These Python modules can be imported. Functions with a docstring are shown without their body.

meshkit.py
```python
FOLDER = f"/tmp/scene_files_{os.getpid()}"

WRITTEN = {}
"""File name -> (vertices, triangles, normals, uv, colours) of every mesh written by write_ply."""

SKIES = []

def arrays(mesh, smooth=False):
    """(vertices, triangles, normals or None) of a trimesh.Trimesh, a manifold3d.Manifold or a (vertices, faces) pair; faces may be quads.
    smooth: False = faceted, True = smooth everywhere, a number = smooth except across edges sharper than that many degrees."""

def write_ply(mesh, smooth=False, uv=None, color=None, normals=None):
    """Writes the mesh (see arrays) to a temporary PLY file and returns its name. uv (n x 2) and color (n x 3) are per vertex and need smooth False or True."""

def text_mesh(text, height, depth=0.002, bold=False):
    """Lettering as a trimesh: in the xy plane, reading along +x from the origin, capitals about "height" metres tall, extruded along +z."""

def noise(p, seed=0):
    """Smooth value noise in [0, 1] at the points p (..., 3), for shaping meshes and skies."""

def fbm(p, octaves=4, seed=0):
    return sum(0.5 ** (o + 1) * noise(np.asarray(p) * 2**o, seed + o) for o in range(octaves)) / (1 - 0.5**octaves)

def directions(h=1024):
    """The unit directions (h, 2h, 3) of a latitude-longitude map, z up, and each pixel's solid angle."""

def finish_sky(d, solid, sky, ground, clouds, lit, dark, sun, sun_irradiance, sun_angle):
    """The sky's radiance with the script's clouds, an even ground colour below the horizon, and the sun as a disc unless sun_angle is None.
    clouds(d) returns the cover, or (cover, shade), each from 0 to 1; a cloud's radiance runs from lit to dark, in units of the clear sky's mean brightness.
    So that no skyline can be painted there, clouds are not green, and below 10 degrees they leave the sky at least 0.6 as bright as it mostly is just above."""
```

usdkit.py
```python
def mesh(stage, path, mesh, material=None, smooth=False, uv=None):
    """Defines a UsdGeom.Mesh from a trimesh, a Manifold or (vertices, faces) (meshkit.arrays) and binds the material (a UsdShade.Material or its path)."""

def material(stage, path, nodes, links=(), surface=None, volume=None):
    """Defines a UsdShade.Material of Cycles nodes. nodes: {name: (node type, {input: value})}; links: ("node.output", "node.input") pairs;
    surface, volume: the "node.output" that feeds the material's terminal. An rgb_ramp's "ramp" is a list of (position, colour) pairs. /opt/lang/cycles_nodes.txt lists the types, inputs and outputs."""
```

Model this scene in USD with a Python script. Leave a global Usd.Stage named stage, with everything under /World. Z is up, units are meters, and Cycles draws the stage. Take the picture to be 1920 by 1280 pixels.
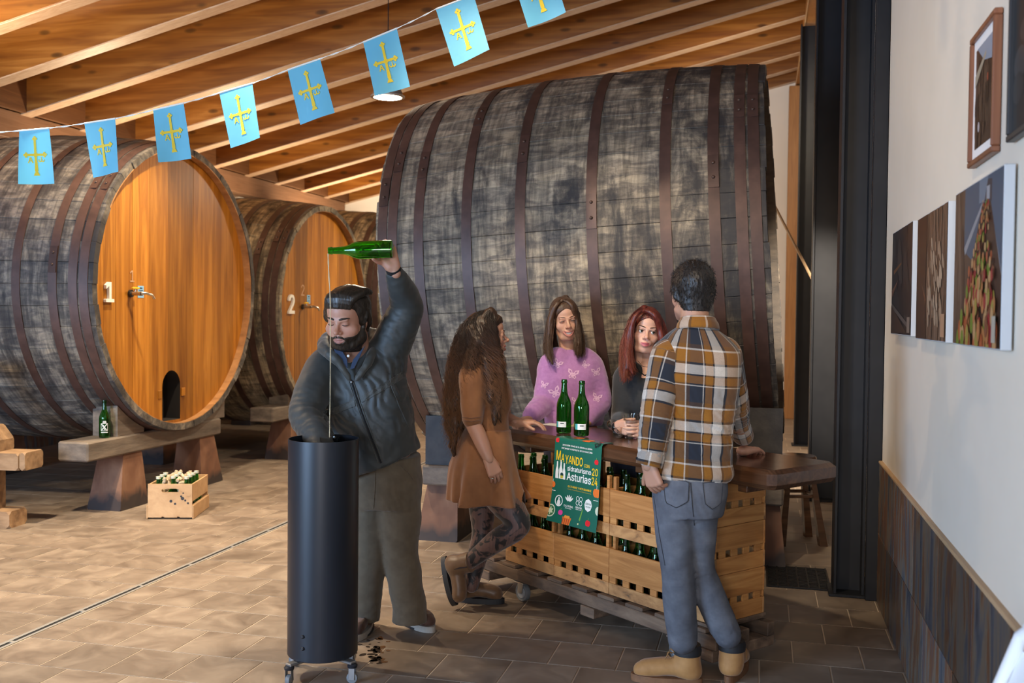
import math, random, sys
import numpy as np, trimesh, usdkit, meshkit
from shapely.geometry import Polygon, Point, box as sbox
from shapely.ops import unary_union
from shapely import affinity
from pxr import Usd, UsdGeom, UsdLux, UsdShade, Gf, Sdf, Vt

# ---------------------------------------------------------------- stage, camera, sky, lamps, exposure
stage = Usd.Stage.CreateInMemory()
UsdGeom.SetStageUpAxis(stage, UsdGeom.Tokens.z)
UsdGeom.SetStageMetersPerUnit(stage, 1.0)
UsdGeom.Xform.Define(stage, '/World')
A_ = np.array
CAM_H, FPX = 1.55, 1867.0
_y, _p, _r = np.radians([14.0646, -1.5428, 0.5743])
FWD = A_([-np.sin(_y) * np.cos(_p), np.cos(_y) * np.cos(_p), np.sin(_p)])
_r0 = A_([np.cos(_y), np.sin(_y), 0.0]); _u0 = np.cross(_r0, FWD)
RGT = _r0 * np.cos(_r) + _u0 * np.sin(_r)
UPV = -_r0 * np.sin(_r) + _u0 * np.cos(_r)
CAM = A_([0, 0, CAM_H])
def at(px, py, x=None, y=None, z=None, d=None):
    """the point of the place that the photograph shows at a pixel, on a plane x, y or z or at a distance d"""
    w = RGT * (px - 960) / FPX - UPV * (py - 640) / FPX + FWD
    t = d if d is not None else x / w[0] if x is not None else y / w[1] if y is not None else (z - CAM_H) / w[2]
    return CAM + w * t
def dist(p): return float((A_(p, float) - CAM) @ FWD)

cam = UsdGeom.Camera.Define(stage, '/World/camera')
cam.CreateFocalLengthAttr(35.0); cam.CreateHorizontalApertureAttr(36.0); cam.CreateVerticalApertureAttr(24.0)
cam.CreateClippingRangeAttr(Gf.Vec2f(0.05, 200))
cam.CreateFStopAttr(3.2); cam.CreateFocusDistanceAttr(4.9)
cam.CreateExposureAttr(-1.82)
_m = Gf.Matrix4d(*[float(v) for v in (*RGT, 0, *UPV, 0, *(-FWD), 0, *CAM, 1)])
UsdGeom.Xformable(cam).AddTransformOp().Set(_m)

def lookat(src, dst):
    z = A_(src, float) - A_(dst, float); z /= np.linalg.norm(z)
    x = np.cross([0, 0, 1.0], z)
    x = A_([1.0, 0, 0]) if np.linalg.norm(x) < 1e-6 else x / np.linalg.norm(x)
    y = np.cross(z, x)
    return Gf.Matrix4d(*[float(v) for v in (*x, 0, *y, 0, *z, 0, *src, 1)])
UsdGeom.Xform.Define(stage, '/World/lights')
def rect_light(name, src, dst, w, h, power, col):
    l = UsdLux.RectLight.Define(stage, '/World/lights/' + name)
    l.CreateWidthAttr(w); l.CreateHeightAttr(h); l.CreateIntensityAttr(power); l.CreateColorAttr(Gf.Vec3f(*col)); l.CreateNormalizeAttr(True)
    UsdGeom.Xformable(l).AddTransformOp().Set(lookat(src, dst)); return l
def disk_light(name, src, dst, rad, power, col):
    l = UsdLux.DiskLight.Define(stage, '/World/lights/' + name)
    l.CreateRadiusAttr(rad); l.CreateIntensityAttr(power); l.CreateColorAttr(Gf.Vec3f(*col)); l.CreateNormalizeAttr(True)
    UsdGeom.Xformable(l).AddTransformOp().Set(lookat(src, dst)); return l
def spot_light(name, src, dst, rad, power, col, cone, soft=0.3):
    l = UsdLux.SphereLight.Define(stage, '/World/lights/' + name)
    l.CreateRadiusAttr(rad); l.CreateIntensityAttr(power); l.CreateColorAttr(Gf.Vec3f(*col)); l.CreateNormalizeAttr(True)
    s = UsdLux.ShapingAPI.Apply(l.GetPrim()); s.CreateShapingConeAngleAttr(cone); s.CreateShapingConeSoftnessAttr(soft)
    UsdGeom.Xformable(l).AddTransformOp().Set(lookat(src, dst)); return l
WARM, WARM2, COOL = (1.0, 0.78, 0.52), (1.0, 0.83, 0.60), (0.62, 0.78, 1.0)
dome = UsdLux.DomeLight.Define(stage, '/World/lights/sky'); dome.CreateIntensityAttr(0.06); dome.CreateColorAttr(Gf.Vec3f(0.80, 0.88, 1.0))
# daylight through the big doors behind and to the left of the camera
rect_light('daylight_doors', (-5.6, -2.2, 1.7), (-2.6, 5.0, 1.0), 3.0, 2.6, 740, (0.45, 0.67, 1.0))
rect_light('daylight_window', (-0.35, -2.4, 1.35), (0.2, 4.4, 0.9), 1.2, 1.5, 125, (0.92, 0.93, 1.0))
# aisle lamps hanging from the rafters (one in view, the others outside the frame or behind the big barrel) with uplights between the barrels, and a few added spots
for i, (x, y, z, pw) in enumerate([(-2.866, 7.373, 3.245, 85), (-2.9, 11.2, 3.3, 120)]):
    disk_light('aisle_lamp_%d' % i, (x, y, z), (x, y + 0.01, 0), 0.10, pw, WARM2)
spot_light('front_aisle_lamp', (-4.3, 4.3, 3.7), (-4.3, 4.5, 0), 0.10, 1150, WARM2, 46, 0.6)
spot_light('table_lamp', (-1.7, 3.2, 3.8), (-0.70, 5.6, 1.45), 0.08, 420, WARM2, 23, 0.7)
spot_light('corridor_lamp', (0.16, 6.25, 3.9), (0.50, 8.9, 1.35), 0.06, 2600, (1.0, 0.88, 0.72), 13, 0.8)  # unseen spot added to light the face of the middle column
spot_light('entrance_lamp', (-0.9, 0.5, 3.9), (0.10, 5.2, 1.75), 0.12, 420, (1.0, 0.75, 0.47), 21, 0.9)  # unseen warm fill added for the right wall and the people
spot_light('barrel_lamp', (-3.75, 6.5, 4.12), (-4.2, 6.3, 0.0), 0.05, 560, WARM2, 44, 0.5)  # unseen spot added to brighten the floor by the first barrel
spot_light('flag_spot', (-2.75, 3.85, 3.75), (-2.47, 4.47, 2.46), 0.03, 330, (1.0, 0.93, 0.82), 7.5, 0.4)  # unseen narrow spot added to pale the fourth flag
for i, (y, pw) in enumerate([(5.7, 130), (8.95, 80), (11.75, 80), (14.4, 120)]):
    disk_light('uplight_%d' % i, (-6.3, y, 2.75 if y < 6 else 2.2), (-5.5, y, 4.2), 0.14, pw, WARM)
disk_light('back_lamp', (-0.3, 11.5, 4.2), (-0.2, 15.0, 1.4), 0.12, 80, WARM2)

# ---------------------------------------------------------------- naming
_used = {}
def numbered(parent, name):
    k = (str(parent), name); n = _used.get(k, 0); _used[k] = n + 1
    return f'{parent}/{name}' + (f'_{n:03d}' if n else '')
def data(prim, **kw):
    for k, v in kw.items():
        if v: prim.SetCustomDataByKey(k, v)
    return prim
def mat4(R=None, t=(0, 0, 0)):
    M = np.eye(4)
    if R is not None: M[:3, :3] = R
    M[:3, 3] = t
    return M
def rotz(a): c, s = math.cos(a), math.sin(a); return A_([[c, -s, 0], [s, c, 0], [0, 0, 1.0]])
def rotx(a): c, s = math.cos(a), math.sin(a); return A_([[1.0, 0, 0], [0, c, -s], [0, s, c]])
def roty(a): c, s = math.cos(a), math.sin(a); return A_([[c, 0, s], [0, 1.0, 0], [-s, 0, c]])
def unit(v): v = A_(v, float); return v / np.linalg.norm(v)
def frame(y, z):
    """rotation whose columns are x, y, z: y kept, z made square to it"""
    y = unit(y); x = unit(np.cross(y, z)); return np.stack([x, y, np.cross(x, y)], 1)
def xform(path, M):
    x = UsdGeom.Xform.Define(stage, path)
    x.AddTransformOp().Set(Gf.Matrix4d(*[float(v) for v in np.asarray(M, float).T.ravel()])); return x.GetPrim()
def thing(name, label, cat, M=None, group=None, kind=None):
    if M is None: M = np.eye(4)
    M = np.asarray(M, float)
    if M.ndim == 1: M = mat4(None, M)
    p = xform(numbered('/World', name), M)
    return data(p, label=label, category=cat, group=group, kind=kind)
def copy_of(src, M, label=None, group=None):
    base = src.GetName().rstrip('0123456789').rstrip('_')
    p = xform(numbered('/World', base), M)
    p.GetReferences().AddInternalReference(src.GetPath()); p.SetInstanceable(True)
    d = src.GetCustomData()
    return data(p, label=label or d['label'], category=d['category'], group=group or d.get('group'))
def part(parent, name, mesh, m, smooth=False, label=None, kind=None, uv=None, col=None):
    """one Mesh prim under a thing or a part (or a top-level one if parent is None)"""
    path = numbered(parent.GetPath() if parent is not None else '/World', name)
    g = usdkit.mesh(stage, path, mesh, m, smooth=smooth, uv=uv)
    if col is not None:
        UsdGeom.PrimvarsAPI(g).CreatePrimvar('tint', Sdf.ValueTypeNames.Color3fArray, 'vertex').Set(Vt.Vec3fArray.FromNumpy(np.asarray(col, np.float32)))
    return data(g.GetPrim(), label=label, kind=kind)
def struct(name, mesh, m, label, cat, smooth=False):
    return data(part(None, name, mesh, m, smooth), label=label, category=cat, kind='structure')
def curves(parent, name, strands, width, m, grad, var=.25, sides=3, label=None):
    """strands of hair as fine tapered tubes in one part; grad = colours from root to tip"""
    P = np.stack([np.asarray(s, float) for s in strands]); n, k = P.shape[:2]; u = np.linspace(0, 1, k)
    T = np.gradient(P, axis=1); T /= np.linalg.norm(T, axis=2, keepdims=True) + 1e-12
    U = np.cross(T, FWD); U /= np.linalg.norm(U, axis=2, keepdims=True) + 1e-12; W = np.cross(T, U); r = width / 2 * np.interp(u, [0, .65, 1], [1, 1, .3])
    an = np.arange(sides) * 2 * np.pi / sides
    V = P[:, :, None] + r[None, :, None, None] * (np.cos(an)[None, None, :, None] * U[:, :, None] + np.sin(an)[None, None, :, None] * W[:, :, None])
    g = A_(grad, float); C = np.stack([np.interp(u, np.linspace(0, 1, len(g)), g[:, c]) for c in range(3)], -1)
    C = C[None] * np.random.default_rng(n).uniform(1 - var, 1 + var * 1.6, (n, 1, 1)); C = np.repeat(C[:, :, None], sides, 2)
    i, s_, j = np.meshgrid(np.arange(n), np.arange(k - 1), np.arange(sides), indexing='ij'); b = (i * k + s_) * sides; a0, a1 = (b + j).ravel(), (b + (j + 1) % sides).ravel()
    F = np.vstack([np.stack([a0, a1, a1 + sides], 1), np.stack([a0, a1 + sides, a0 + sides], 1)])
    return part(parent, name, (V.reshape(-1, 3), F), m, smooth=True, col=C.reshape(-1, 3), label=label)

# ---------------------------------------------------------------- mesh helpers: all return (vertices, triangles)
def tri(m): return (np.asarray(m.vertices, float), np.asarray(m.faces, int)) if hasattr(m, 'vertices') else m
def join(*ms):
    vs, fs, n = [], [], 0
    for m in ms:
        v, f = tri(m); vs.append(v); fs.append(f + n); n += len(v)
    return np.vstack(vs), np.vstack(fs)
def move(m, M):
    v, f = tri(m)
    M = np.asarray(M, float)
    if M.shape == (3,): return v + M, f
    if M.shape == (3, 3): return v @ M.T, f
    return v @ M[:3, :3].T + M[:3, 3], f
def cbox(sx, sy, sz, c=0.004, at=(0, 0, 0)):
    """box with chamfered edges, 24 vertices"""
    h = A_([sx, sy, sz]) / 2; c = min(c, 0.45 * min(sx, sy, sz)); v = []
    for s in [(a, b, d) for a in (-1, 1) for b in (-1, 1) for d in (-1, 1)]:
        for k in range(3):
            q = h - c; q[k] = h[k]; v.append(A_(s) * q)
    m = trimesh.convex.convex_hull(A_(v))
    return np.asarray(m.vertices) + A_(at), np.asarray(m.faces)
def box(lo, hi):
    m = trimesh.creation.box(bounds=[lo, hi]); return tri(m)
def bar(a, b, w, h, c=0.004, up=(0, 0, 1)):
    """chamfered bar from a to b, w across, h along up"""
    a, b = A_(a, float), A_(b, float); L = np.linalg.norm(b - a)
    return move(cbox(w, L, h, c), mat4(frame(b - a, up), (a + b) / 2))
def hull(pts):
    m = trimesh.convex.convex_hull(A_(pts, float)); return tri(m)
def tube(points, radii, sides=10, cap=True):
    p = A_(points, float); n = len(p); r = np.broadcast_to(A_(radii, float), (n,))
    t = np.gradient(p, axis=0); t /= np.linalg.norm(t, axis=1, keepdims=True) + 1e-12
    u = np.zeros_like(p); ref = A_([0, 0, 1.0]) if abs(t[0, 2]) < 0.9 else A_([1.0, 0, 0])
    for i in range(n):
        u[i] = unit(ref - t[i] * (ref @ t[i])); ref = u[i]
    w = np.cross(t, u); an = np.arange(sides) * 2 * np.pi / sides
    v = (p[:, None] + r[:, None, None] * (np.cos(an)[None, :, None] * u[:, None] + np.sin(an)[None, :, None] * w[:, None])).reshape(-1, 3)
    f = []
    for i in range(n - 1):
        for j in range(sides):
            a, b = i * sides + j, i * sides + (j + 1) % sides
            f += [[a, b, b + sides], [a, b + sides, a + sides]]
    if cap:
        v = np.vstack([v, p[0], p[-1]])
        for j in range(sides):
            f += [[len(v) - 2, (j + 1) % sides, j], [len(v) - 1, (n - 1) * sides + j, (n - 1) * sides + (j + 1) % sides]]
    return v, A_(f)
def lathe(profile, sides=32, close=False):
    """profile of (radius, z) turned about z"""
    p = A_(profile, float); n = len(p); an = np.arange(sides) * 2 * np.pi / sides
    v = np.stack([p[:, 0:1] * np.cos(an), p[:, 0:1] * np.sin(an), np.repeat(p[:, 1:2], sides, 1)], -1).reshape(-1, 3)
    f = []
    for i in range(n if close else n - 1):
        k = (i + 1) % n
        for j in range(sides):
            a, b, c, d = i * sides + j, i * sides + (j + 1) % sides, k * sides + (j + 1) % sides, k * sides + j
            f += [[a, b, c], [a, c, d]]
    return v, A_(f)
def extrude(poly, h, z=0.0):
    gs = getattr(poly, 'geoms', [poly])
    return move(join(*[trimesh.creation.extrude_polygon(g, h, engine='earcut') for g in gs if g.area > 1e-9]), A_([0, 0, z]))
def grid_sheet(fn, nu, nv, thick=0.0):
    """sheet from fn(u, v) -> points, u and v in 0..1; with thickness along its normals"""
    u, v = np.meshgrid(np.linspace(0, 1, nu), np.linspace(0, 1, nv), indexing='ij')
    P = fn(u, v).reshape(-1, 3); i, j = np.meshgrid(np.arange(nu - 1), np.arange(nv - 1), indexing='ij')
    a = (i * nv + j).ravel(); q = np.stack([a, a + nv, a + nv + 1, a + 1], 1)
    f = np.vstack([q[:, [0, 1, 2]], q[:, [0, 2, 3]]])
    if not thick: return P, f
    t = trimesh.Trimesh(P, f, process=False); N = np.array(t.vertex_normals)
    b = np.r_[np.arange(nv - 1), np.arange(nv - 1, nu * nv - 1, nv), np.arange(nu * nv - 1, (nu - 1) * nv, -1), np.arange((nu - 1) * nv, 0, -nv)]
    c = np.roll(b, -1); n = len(P)
    side = np.vstack([np.stack([b, b + n, c + n], 1), np.stack([b, c + n, c], 1)])
    return np.vstack([P, P - N * thick]), np.vstack([f, f[:, ::-1] + n, side])

# ---------------------------------------------------------------- materials
UsdGeom.Scope.Define(stage, '/World/Looks')
def M_(name, nodes, links, surface='p.BSDF'):
    return usdkit.material(stage, '/World/Looks/' + name, nodes, links, surface=surface)
def plain(name, col, rough=0.5, metal=0.0, **kw):
    return M_(name, {'p': ('principled_bsdf', dict(base_color=col, roughness=rough, metallic=metal, **kw))}, [])
def mottled(name, ramp, scale, rough=0.6, bump=0.0, bdist=0.01, detail=6, dist=0.0, rnd=0.0, metal=0.0, rough2=None, hue=0.0, **kw):
    """colours by noise over the object's own coordinates; rnd varies the tone from piece to piece"""
    sc = (scale,) * 3 if np.ndim(scale) == 0 else scale
    nodes = {'tc': ('texture_coordinate', {}), 'mp': ('mapping', {'scale': sc}), 'n': ('noise_texture', {'scale': 1.0, 'detail': detail, 'roughness': 0.6, 'distortion': dist}),
             'r': ('rgb_ramp', {'ramp': ramp}), 'p': ('principled_bsdf', dict(roughness=rough, metallic=metal, **kw))}
    links = [('tc.object', 'mp.vector'), ('n.fac', 'r.fac')]
    if rnd or hue:
        nodes['oi'] = ('object_info', {}); nodes['mr'] = ('map_range', {'from_min': 0.0, 'from_max': 1.0, 'to_min': 1 - rnd, 'to_max': 1 + rnd})
        nodes['hs'] = ('hsv', {'hue': 0.5, 'saturation': 1.0, 'fac': 1.0})
        nodes['rv'] = ('combine_xyz', {}); nodes['m7'] = ('math', {'math_type': 'multiply', 'value2': 17.0}); nodes['va'] = ('mix_color', {'blend_type': 'add', 'fac': 1.0, 'use_clamp': False})
        links += [('oi.random', 'm7.value1'), ('m7.value', 'rv.x'), ('m7.value', 'rv.y'), ('m7.value', 'rv.z'), ('mp.vector', 'va.a'), ('rv.vector', 'va.b'), ('va.result', 'n.vector'),
                  ('oi.random', 'mr.value'), ('mr.result', 'hs.value'), ('r.color', 'hs.color'), ('hs.color', 'p.base_color')]
    else:
        links += [('mp.vector', 'n.vector'), ('r.color', 'p.base_color')]
    if bump:
        nodes['b'] = ('bump', {'strength': bump, 'distance': bdist}); links += [('n.fac', 'b.height'), ('b.normal', 'p.normal')]
    if rough2 is not None:
        nodes['rr'] = ('map_range', {'from_min': 0.3, 'from_max': 0.7, 'to_min': rough, 'to_max': rough2, 'clamp': True}); links += [('n.fac', 'rr.value'), ('rr.result', 'p.roughness')]
    return M_(name, nodes, links)
def tinted(name, rough=0.6, bump=0.0, bscale=400.0, **kw):
    """colour from the mesh's own tint (print, skin)"""
    nodes = {'a': ('attribute', {'attribute': 'tint'}), 'p': ('principled_bsdf', dict(roughness=rough, **kw))}
    links = [('a.color', 'p.base_color')]
    if bump:
        nodes.update(tc=('texture_coordinate', {}), n=('noise_texture', {'scale': bscale, 'detail': 3.0}), b=('bump', {'strength': bump, 'distance': 0.002}))
        links += [('tc.object', 'n.vector'), ('n.fac', 'b.height'), ('b.normal', 'p.normal')]
    return M_(name, nodes, links)
rng = np.random.default_rng(7)
# ---------------------------------------------------------------- the room
m_grout = plain('grout', (0.50, 0.40, 0.30), 0.9)
m_tile = mottled('floor_tile', [(0.25, (0.125, 0.092, 0.068)), (0.5, (0.205, 0.155, 0.115)), (0.75, (0.30, 0.235, 0.175))], 5.0, rough=0.42, rough2=0.6, bump=0.15, bdist=0.004, rnd=0.16, dist=0.6)
m_plaster = mottled('plaster', [(0.2, (0.68, 0.60, 0.48)), (0.8, (0.76, 0.68, 0.57))], 1.3, rough=0.9, bump=0.08, bdist=0.01)
m_white = mottled('white_plaster', [(0.2, (0.78, 0.74, 0.68)), (0.8, (0.84, 0.80, 0.75))], 1.3, rough=0.9)
m_slate = mottled('slate_tile', [(0.30, (0.022, 0.028, 0.040)), (0.42, (0.075, 0.085, 0.100)), (0.49, (0.16, 0.125, 0.090)), (0.55, (0.15, 0.060, 0.024)), (0.63, (0.065, 0.075, 0.090)), (0.75, (0.22, 0.19, 0.14))], (3.0, 7.5, 1.4), rough=0.4, bump=0.35, bdist=0.01, detail=8, dist=0.8, rnd=0.45)
m_slate_joint = plain('slate_joint', (0.16, 0.13, 0.11), 0.9)
m_capwood = mottled('cap_wood', [(0.3, (0.42, 0.27, 0.14)), (0.7, (0.56, 0.38, 0.22))], (20, 2, 20), rough=0.5)
m_steel = mottled('painted_steel', [(0.3, (0.010, 0.0105, 0.013)), (0.7, (0.015, 0.0155, 0.018))], 6.0, rough=0.5, bump=0.04, bdist=0.004, specular_ior_level=0.25)
def wood(name, ramp, along, rough=0.5, grain=26.0, long=1.6, bump=0.2, bdist=0.004, rnd=0.2, dist=1.2, **kw):
    s = [grain] * 3; s['xyz'.index(along)] = long
    return mottled(name, ramp, tuple(s), rough=rough, bump=bump, bdist=bdist, rnd=rnd, dist=dist, **kw)
def knotty(name, ramp, along, rough, rnd):
    """sawn pine: streaks along the grain with small dark knots"""
    s = [15.0] * 3; s['xyz'.index(along)] = 1.1
    k = [7.0] * 3; k['xyz'.index(along)] = 2.6
    nodes = {'tc': ('texture_coordinate', {}), 'mp': ('mapping', {'scale': tuple(s)}), 'mk': ('mapping', {'scale': tuple(k)}), 'n': ('noise_texture', {'scale': 1.0, 'detail': 6.0, 'distortion': 0.7}),
             'v': ('voronoi_texture', {'scale': 1.0}), 'kr': ('rgb_ramp', {'ramp': [(0.0, (0.22, 0.22, 0.22)), (0.12, (0.45, 0.45, 0.45)), (0.2, (1, 1, 1)), (1, (1, 1, 1))]}),
             'r': ('rgb_ramp', {'ramp': ramp}), 'mm': ('mix_color', {'blend_type': 'multiply', 'fac': 1.0}), 'oi': ('object_info', {}), 'mr': ('map_range', {'from_min': 0.0, 'from_max': 1.0, 'to_min': 1 - rnd, 'to_max': 1 + rnd}),
             'hs': ('hsv', {'hue': 0.5, 'saturation': 1.0, 'fac': 1.0}), 'b': ('bump', {'strength': 0.15, 'distance': 0.004}), 'p': ('principled_bsdf', {'roughness': rough, 'coat_weight': 0.5, 'coat_roughness': 0.32})}
    return M_(name, nodes, [('tc.object', 'mp.vector'), ('tc.object', 'mk.vector'), ('mp.vector', 'n.vector'), ('mk.vector', 'v.vector'), ('v.distance', 'kr.fac'), ('n.fac', 'r.fac'), ('r.color', 'mm.a'), ('kr.color', 'mm.b'),
                            ('oi.random', 'mr.value'), ('mr.result', 'hs.value'), ('mm.result', 'hs.color'), ('hs.color', 'p.base_color'), ('n.fac', 'b.height'), ('b.normal', 'p.normal')])
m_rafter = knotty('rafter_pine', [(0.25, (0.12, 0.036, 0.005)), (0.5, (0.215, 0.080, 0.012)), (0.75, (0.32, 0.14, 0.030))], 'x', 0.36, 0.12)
m_bounce = wood('bounce_lit_wood', [(0.25, (0.36, 0.22, 0.13)), (0.5, (0.46, 0.31, 0.20)), (0.75, (0.54, 0.39, 0.27))], 'x', rough=0.45, rnd=0.08)  # paler than the rafters: light bounced off the floor put into the colour
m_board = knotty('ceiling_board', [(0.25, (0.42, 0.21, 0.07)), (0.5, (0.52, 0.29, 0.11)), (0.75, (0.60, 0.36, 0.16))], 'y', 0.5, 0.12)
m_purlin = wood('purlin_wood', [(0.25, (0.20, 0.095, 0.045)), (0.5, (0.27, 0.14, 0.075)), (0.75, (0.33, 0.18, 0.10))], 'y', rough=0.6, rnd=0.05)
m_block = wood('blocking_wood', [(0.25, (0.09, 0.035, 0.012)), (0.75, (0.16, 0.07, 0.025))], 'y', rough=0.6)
m_post = wood('glulam_post', [(0.25, (0.26, 0.11, 0.03)), (0.75, (0.42, 0.20, 0.06))], 'z', rough=0.5, rnd=0.05)

# floor: square tiles in staggered rows; those in view are pieces of their own, the rest one field
TX, TY, Y0 = 0.305, 0.311, 3.676
floor = thing('floor', 'beige to brown ceramic tile floor in staggered rows', 'floor', kind='structure')
part(floor, 'grout', box((-8.2, -1.6, -0.06), (3.6, 16.6, -0.0022)), m_grout)
DR0, DR1 = -3.405, -3.345                       # the linear drain crosses the floor along y
def tile_mesh(x0, y0, x1, y1):
    g, c, b = 0.0030, 0.0018, -0.012
    a = A_([[x0 + g, y0 + g], [x1 - g, y0 + g], [x1 - g, y1 - g], [x0 + g, y1 - g]])
    i = A_([[c, c], [-c, c], [-c, -c], [c, -c]])
    v = np.vstack([np.c_[a, np.full(4, b)], np.c_[a, np.full(4, -c * 0.6)], np.c_[a + i, np.zeros(4)]])
    f = [[8, 9, 10], [8, 10, 11]]
    for k in range(4):
        n = (k + 1) % 4
        for o in (0, 4): f += [[o + k, o + n, o + 4 + n], [o + k, o + 4 + n, o + 4 + k]]
    return v, A_(f)
tiles = []
for r in range(-14, 43):
    y0 = Y0 + r * TY; off = (-2.731 if r % 2 == 0 else -2.583) % TX
    for c in range(-28, 14):
        x0 = off + c * TX; x1 = x0 + TX
        if y0 > 5.72 and x0 > 3.5: continue
        for a, b in ((x0, min(x1, DR0)), (max(x0, DR1), x1)) if x0 < DR1 and x1 > DR0 else ((x0, x1),):
            if b - a < 0.02 or a > 3.5 or b < -8.2: continue
            tiles.append((a, y0, b, y0 + TY))
def in_view(t):
    p = A_([(t[0] + t[2]) / 2, (t[1] + t[3]) / 2, 0.0]) - CAM; d = p @ FWD
    if d < 1: return 1e9
    x, y = 960 + FPX * (p @ RGT) / d, 640 - FPX * (p @ UPV) / d
    return d if -20 < x < 1720 and y < 1330 and not (t[0] > 0.66) else 1e9
order = sorted(tiles, key=in_view)
for t in order[:300]:
    part(floor, 'tile', tile_mesh(*t), m_tile)
for chunk in range(3):                          # the far field in three tones so that neighbours still differ
    pass
part(floor, 'tile_field', join(*[tile_mesh(*t) for t in order[300:]]), m_tile, kind='stuff')
drain = thing('floor_drain', 'long narrow steel slot drain running across the tile floor', 'drain', (0, 0, 0), kind='structure')
m_zinc = plain('drain_steel', (0.40, 0.39, 0.37), 0.45, 0.6)
m_dark = plain('dark_void', (0.006, 0.006, 0.007), 0.9)
for nm, a, b in (('rail', DR0 + 0.002, DR0 + 0.022), ('rail', DR1 - 0.018, DR1 - 0.002)):
    part(drain, nm, box((a, -1, -0.02), (b, 16, 0.0015)), m_zinc)
part(drain, 'channel', box((DR0 + 0.022, -1, -0.03), (DR1 - 0.018, 16, -0.0012)), m_dark)
for k in range(26):
    y = 2.9 + k * 0.5
    part(drain, 'bridge', box((DR0 + 0.02, y, -0.012), (DR1 - 0.016, y + 0.02, 0.0005)), m_zinc)

# right wall with slate wainscot
WX, WY = 0.648, 5.72
wr = thing('wall_right', 'cream plaster wall with a slate tiled lower part and timber cap', 'wall', kind='structure')
part(wr, 'plaster', box((WX, -1.6, 0), (WX + 0.25, WY, 5.6)), m_plaster)
part(wr, 'joint_bed', box((WX - 0.006, -1.6, 0), (WX, WY, 0.765)), m_slate_joint)
edges = [5.72, 5.50, 5.06, 4.455, 3.85, 3.25, 2.65, 2.05, 1.45, 0.85, 0.25, -0.35, -0.95, -1.6]
edges2 = [5.72, 5.36, 4.76, 4.16, 3.55, 2.95, 2.35, 1.75, 1.15, 0.55, -0.05, -0.65, -1.6]
for es, z0, z1 in ((edges, 0.380, 0.762), (edges2, 0.003, 0.376)):
    for a, b in zip(es[1:], es):
        part(wr, 'tile', cbox(0.012, b - a - 0.004, z1 - z0, 0.0015, (WX - 0.009, (a + b) / 2, (z0 + z1) / 2)), m_slate)
part(wr, 'cap_strip', cbox(0.022, WY + 1.6, 0.014, 0.003, (WX - 0.008, (WY - 1.6) / 2, 0.770)), m_capwood)
part(wr, 'edge_strip', cbox(0.016, 0.012, 0.765, 0.002, (WX - 0.006, WY + 0.004, 0.3825)), m_capwood)
# back wall, left wall, and the side wall behind the steel columns
struct('wall_back', box((-8.1, 16.1, 0), (3.6, 16.3, 6)), m_white, 'white plastered end wall behind the barrels under the last rafter', 'wall')
wl = thing('wall_left', 'far side wall behind the barrels with dark stone tiles along its foot', 'wall', kind='structure')
part(wl, 'plaster', box((-8.1, -1.6, 0), (-7.9, 16.1, 3.9)), m_white)
for k in range(40):
    y = -1.4 + k * 0.44
    part(wl, 'tile', cbox(0.016, 0.434, 0.82, 0.002, (-7.892, y + 0.22, 0.41)), m_slate)
struct('wall_side', box((0.72, WY + 0.02, 0), (0.9, 16.1, 5.6)), m_white, 'plaster wall behind the row of dark steel columns', 'wall')

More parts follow.
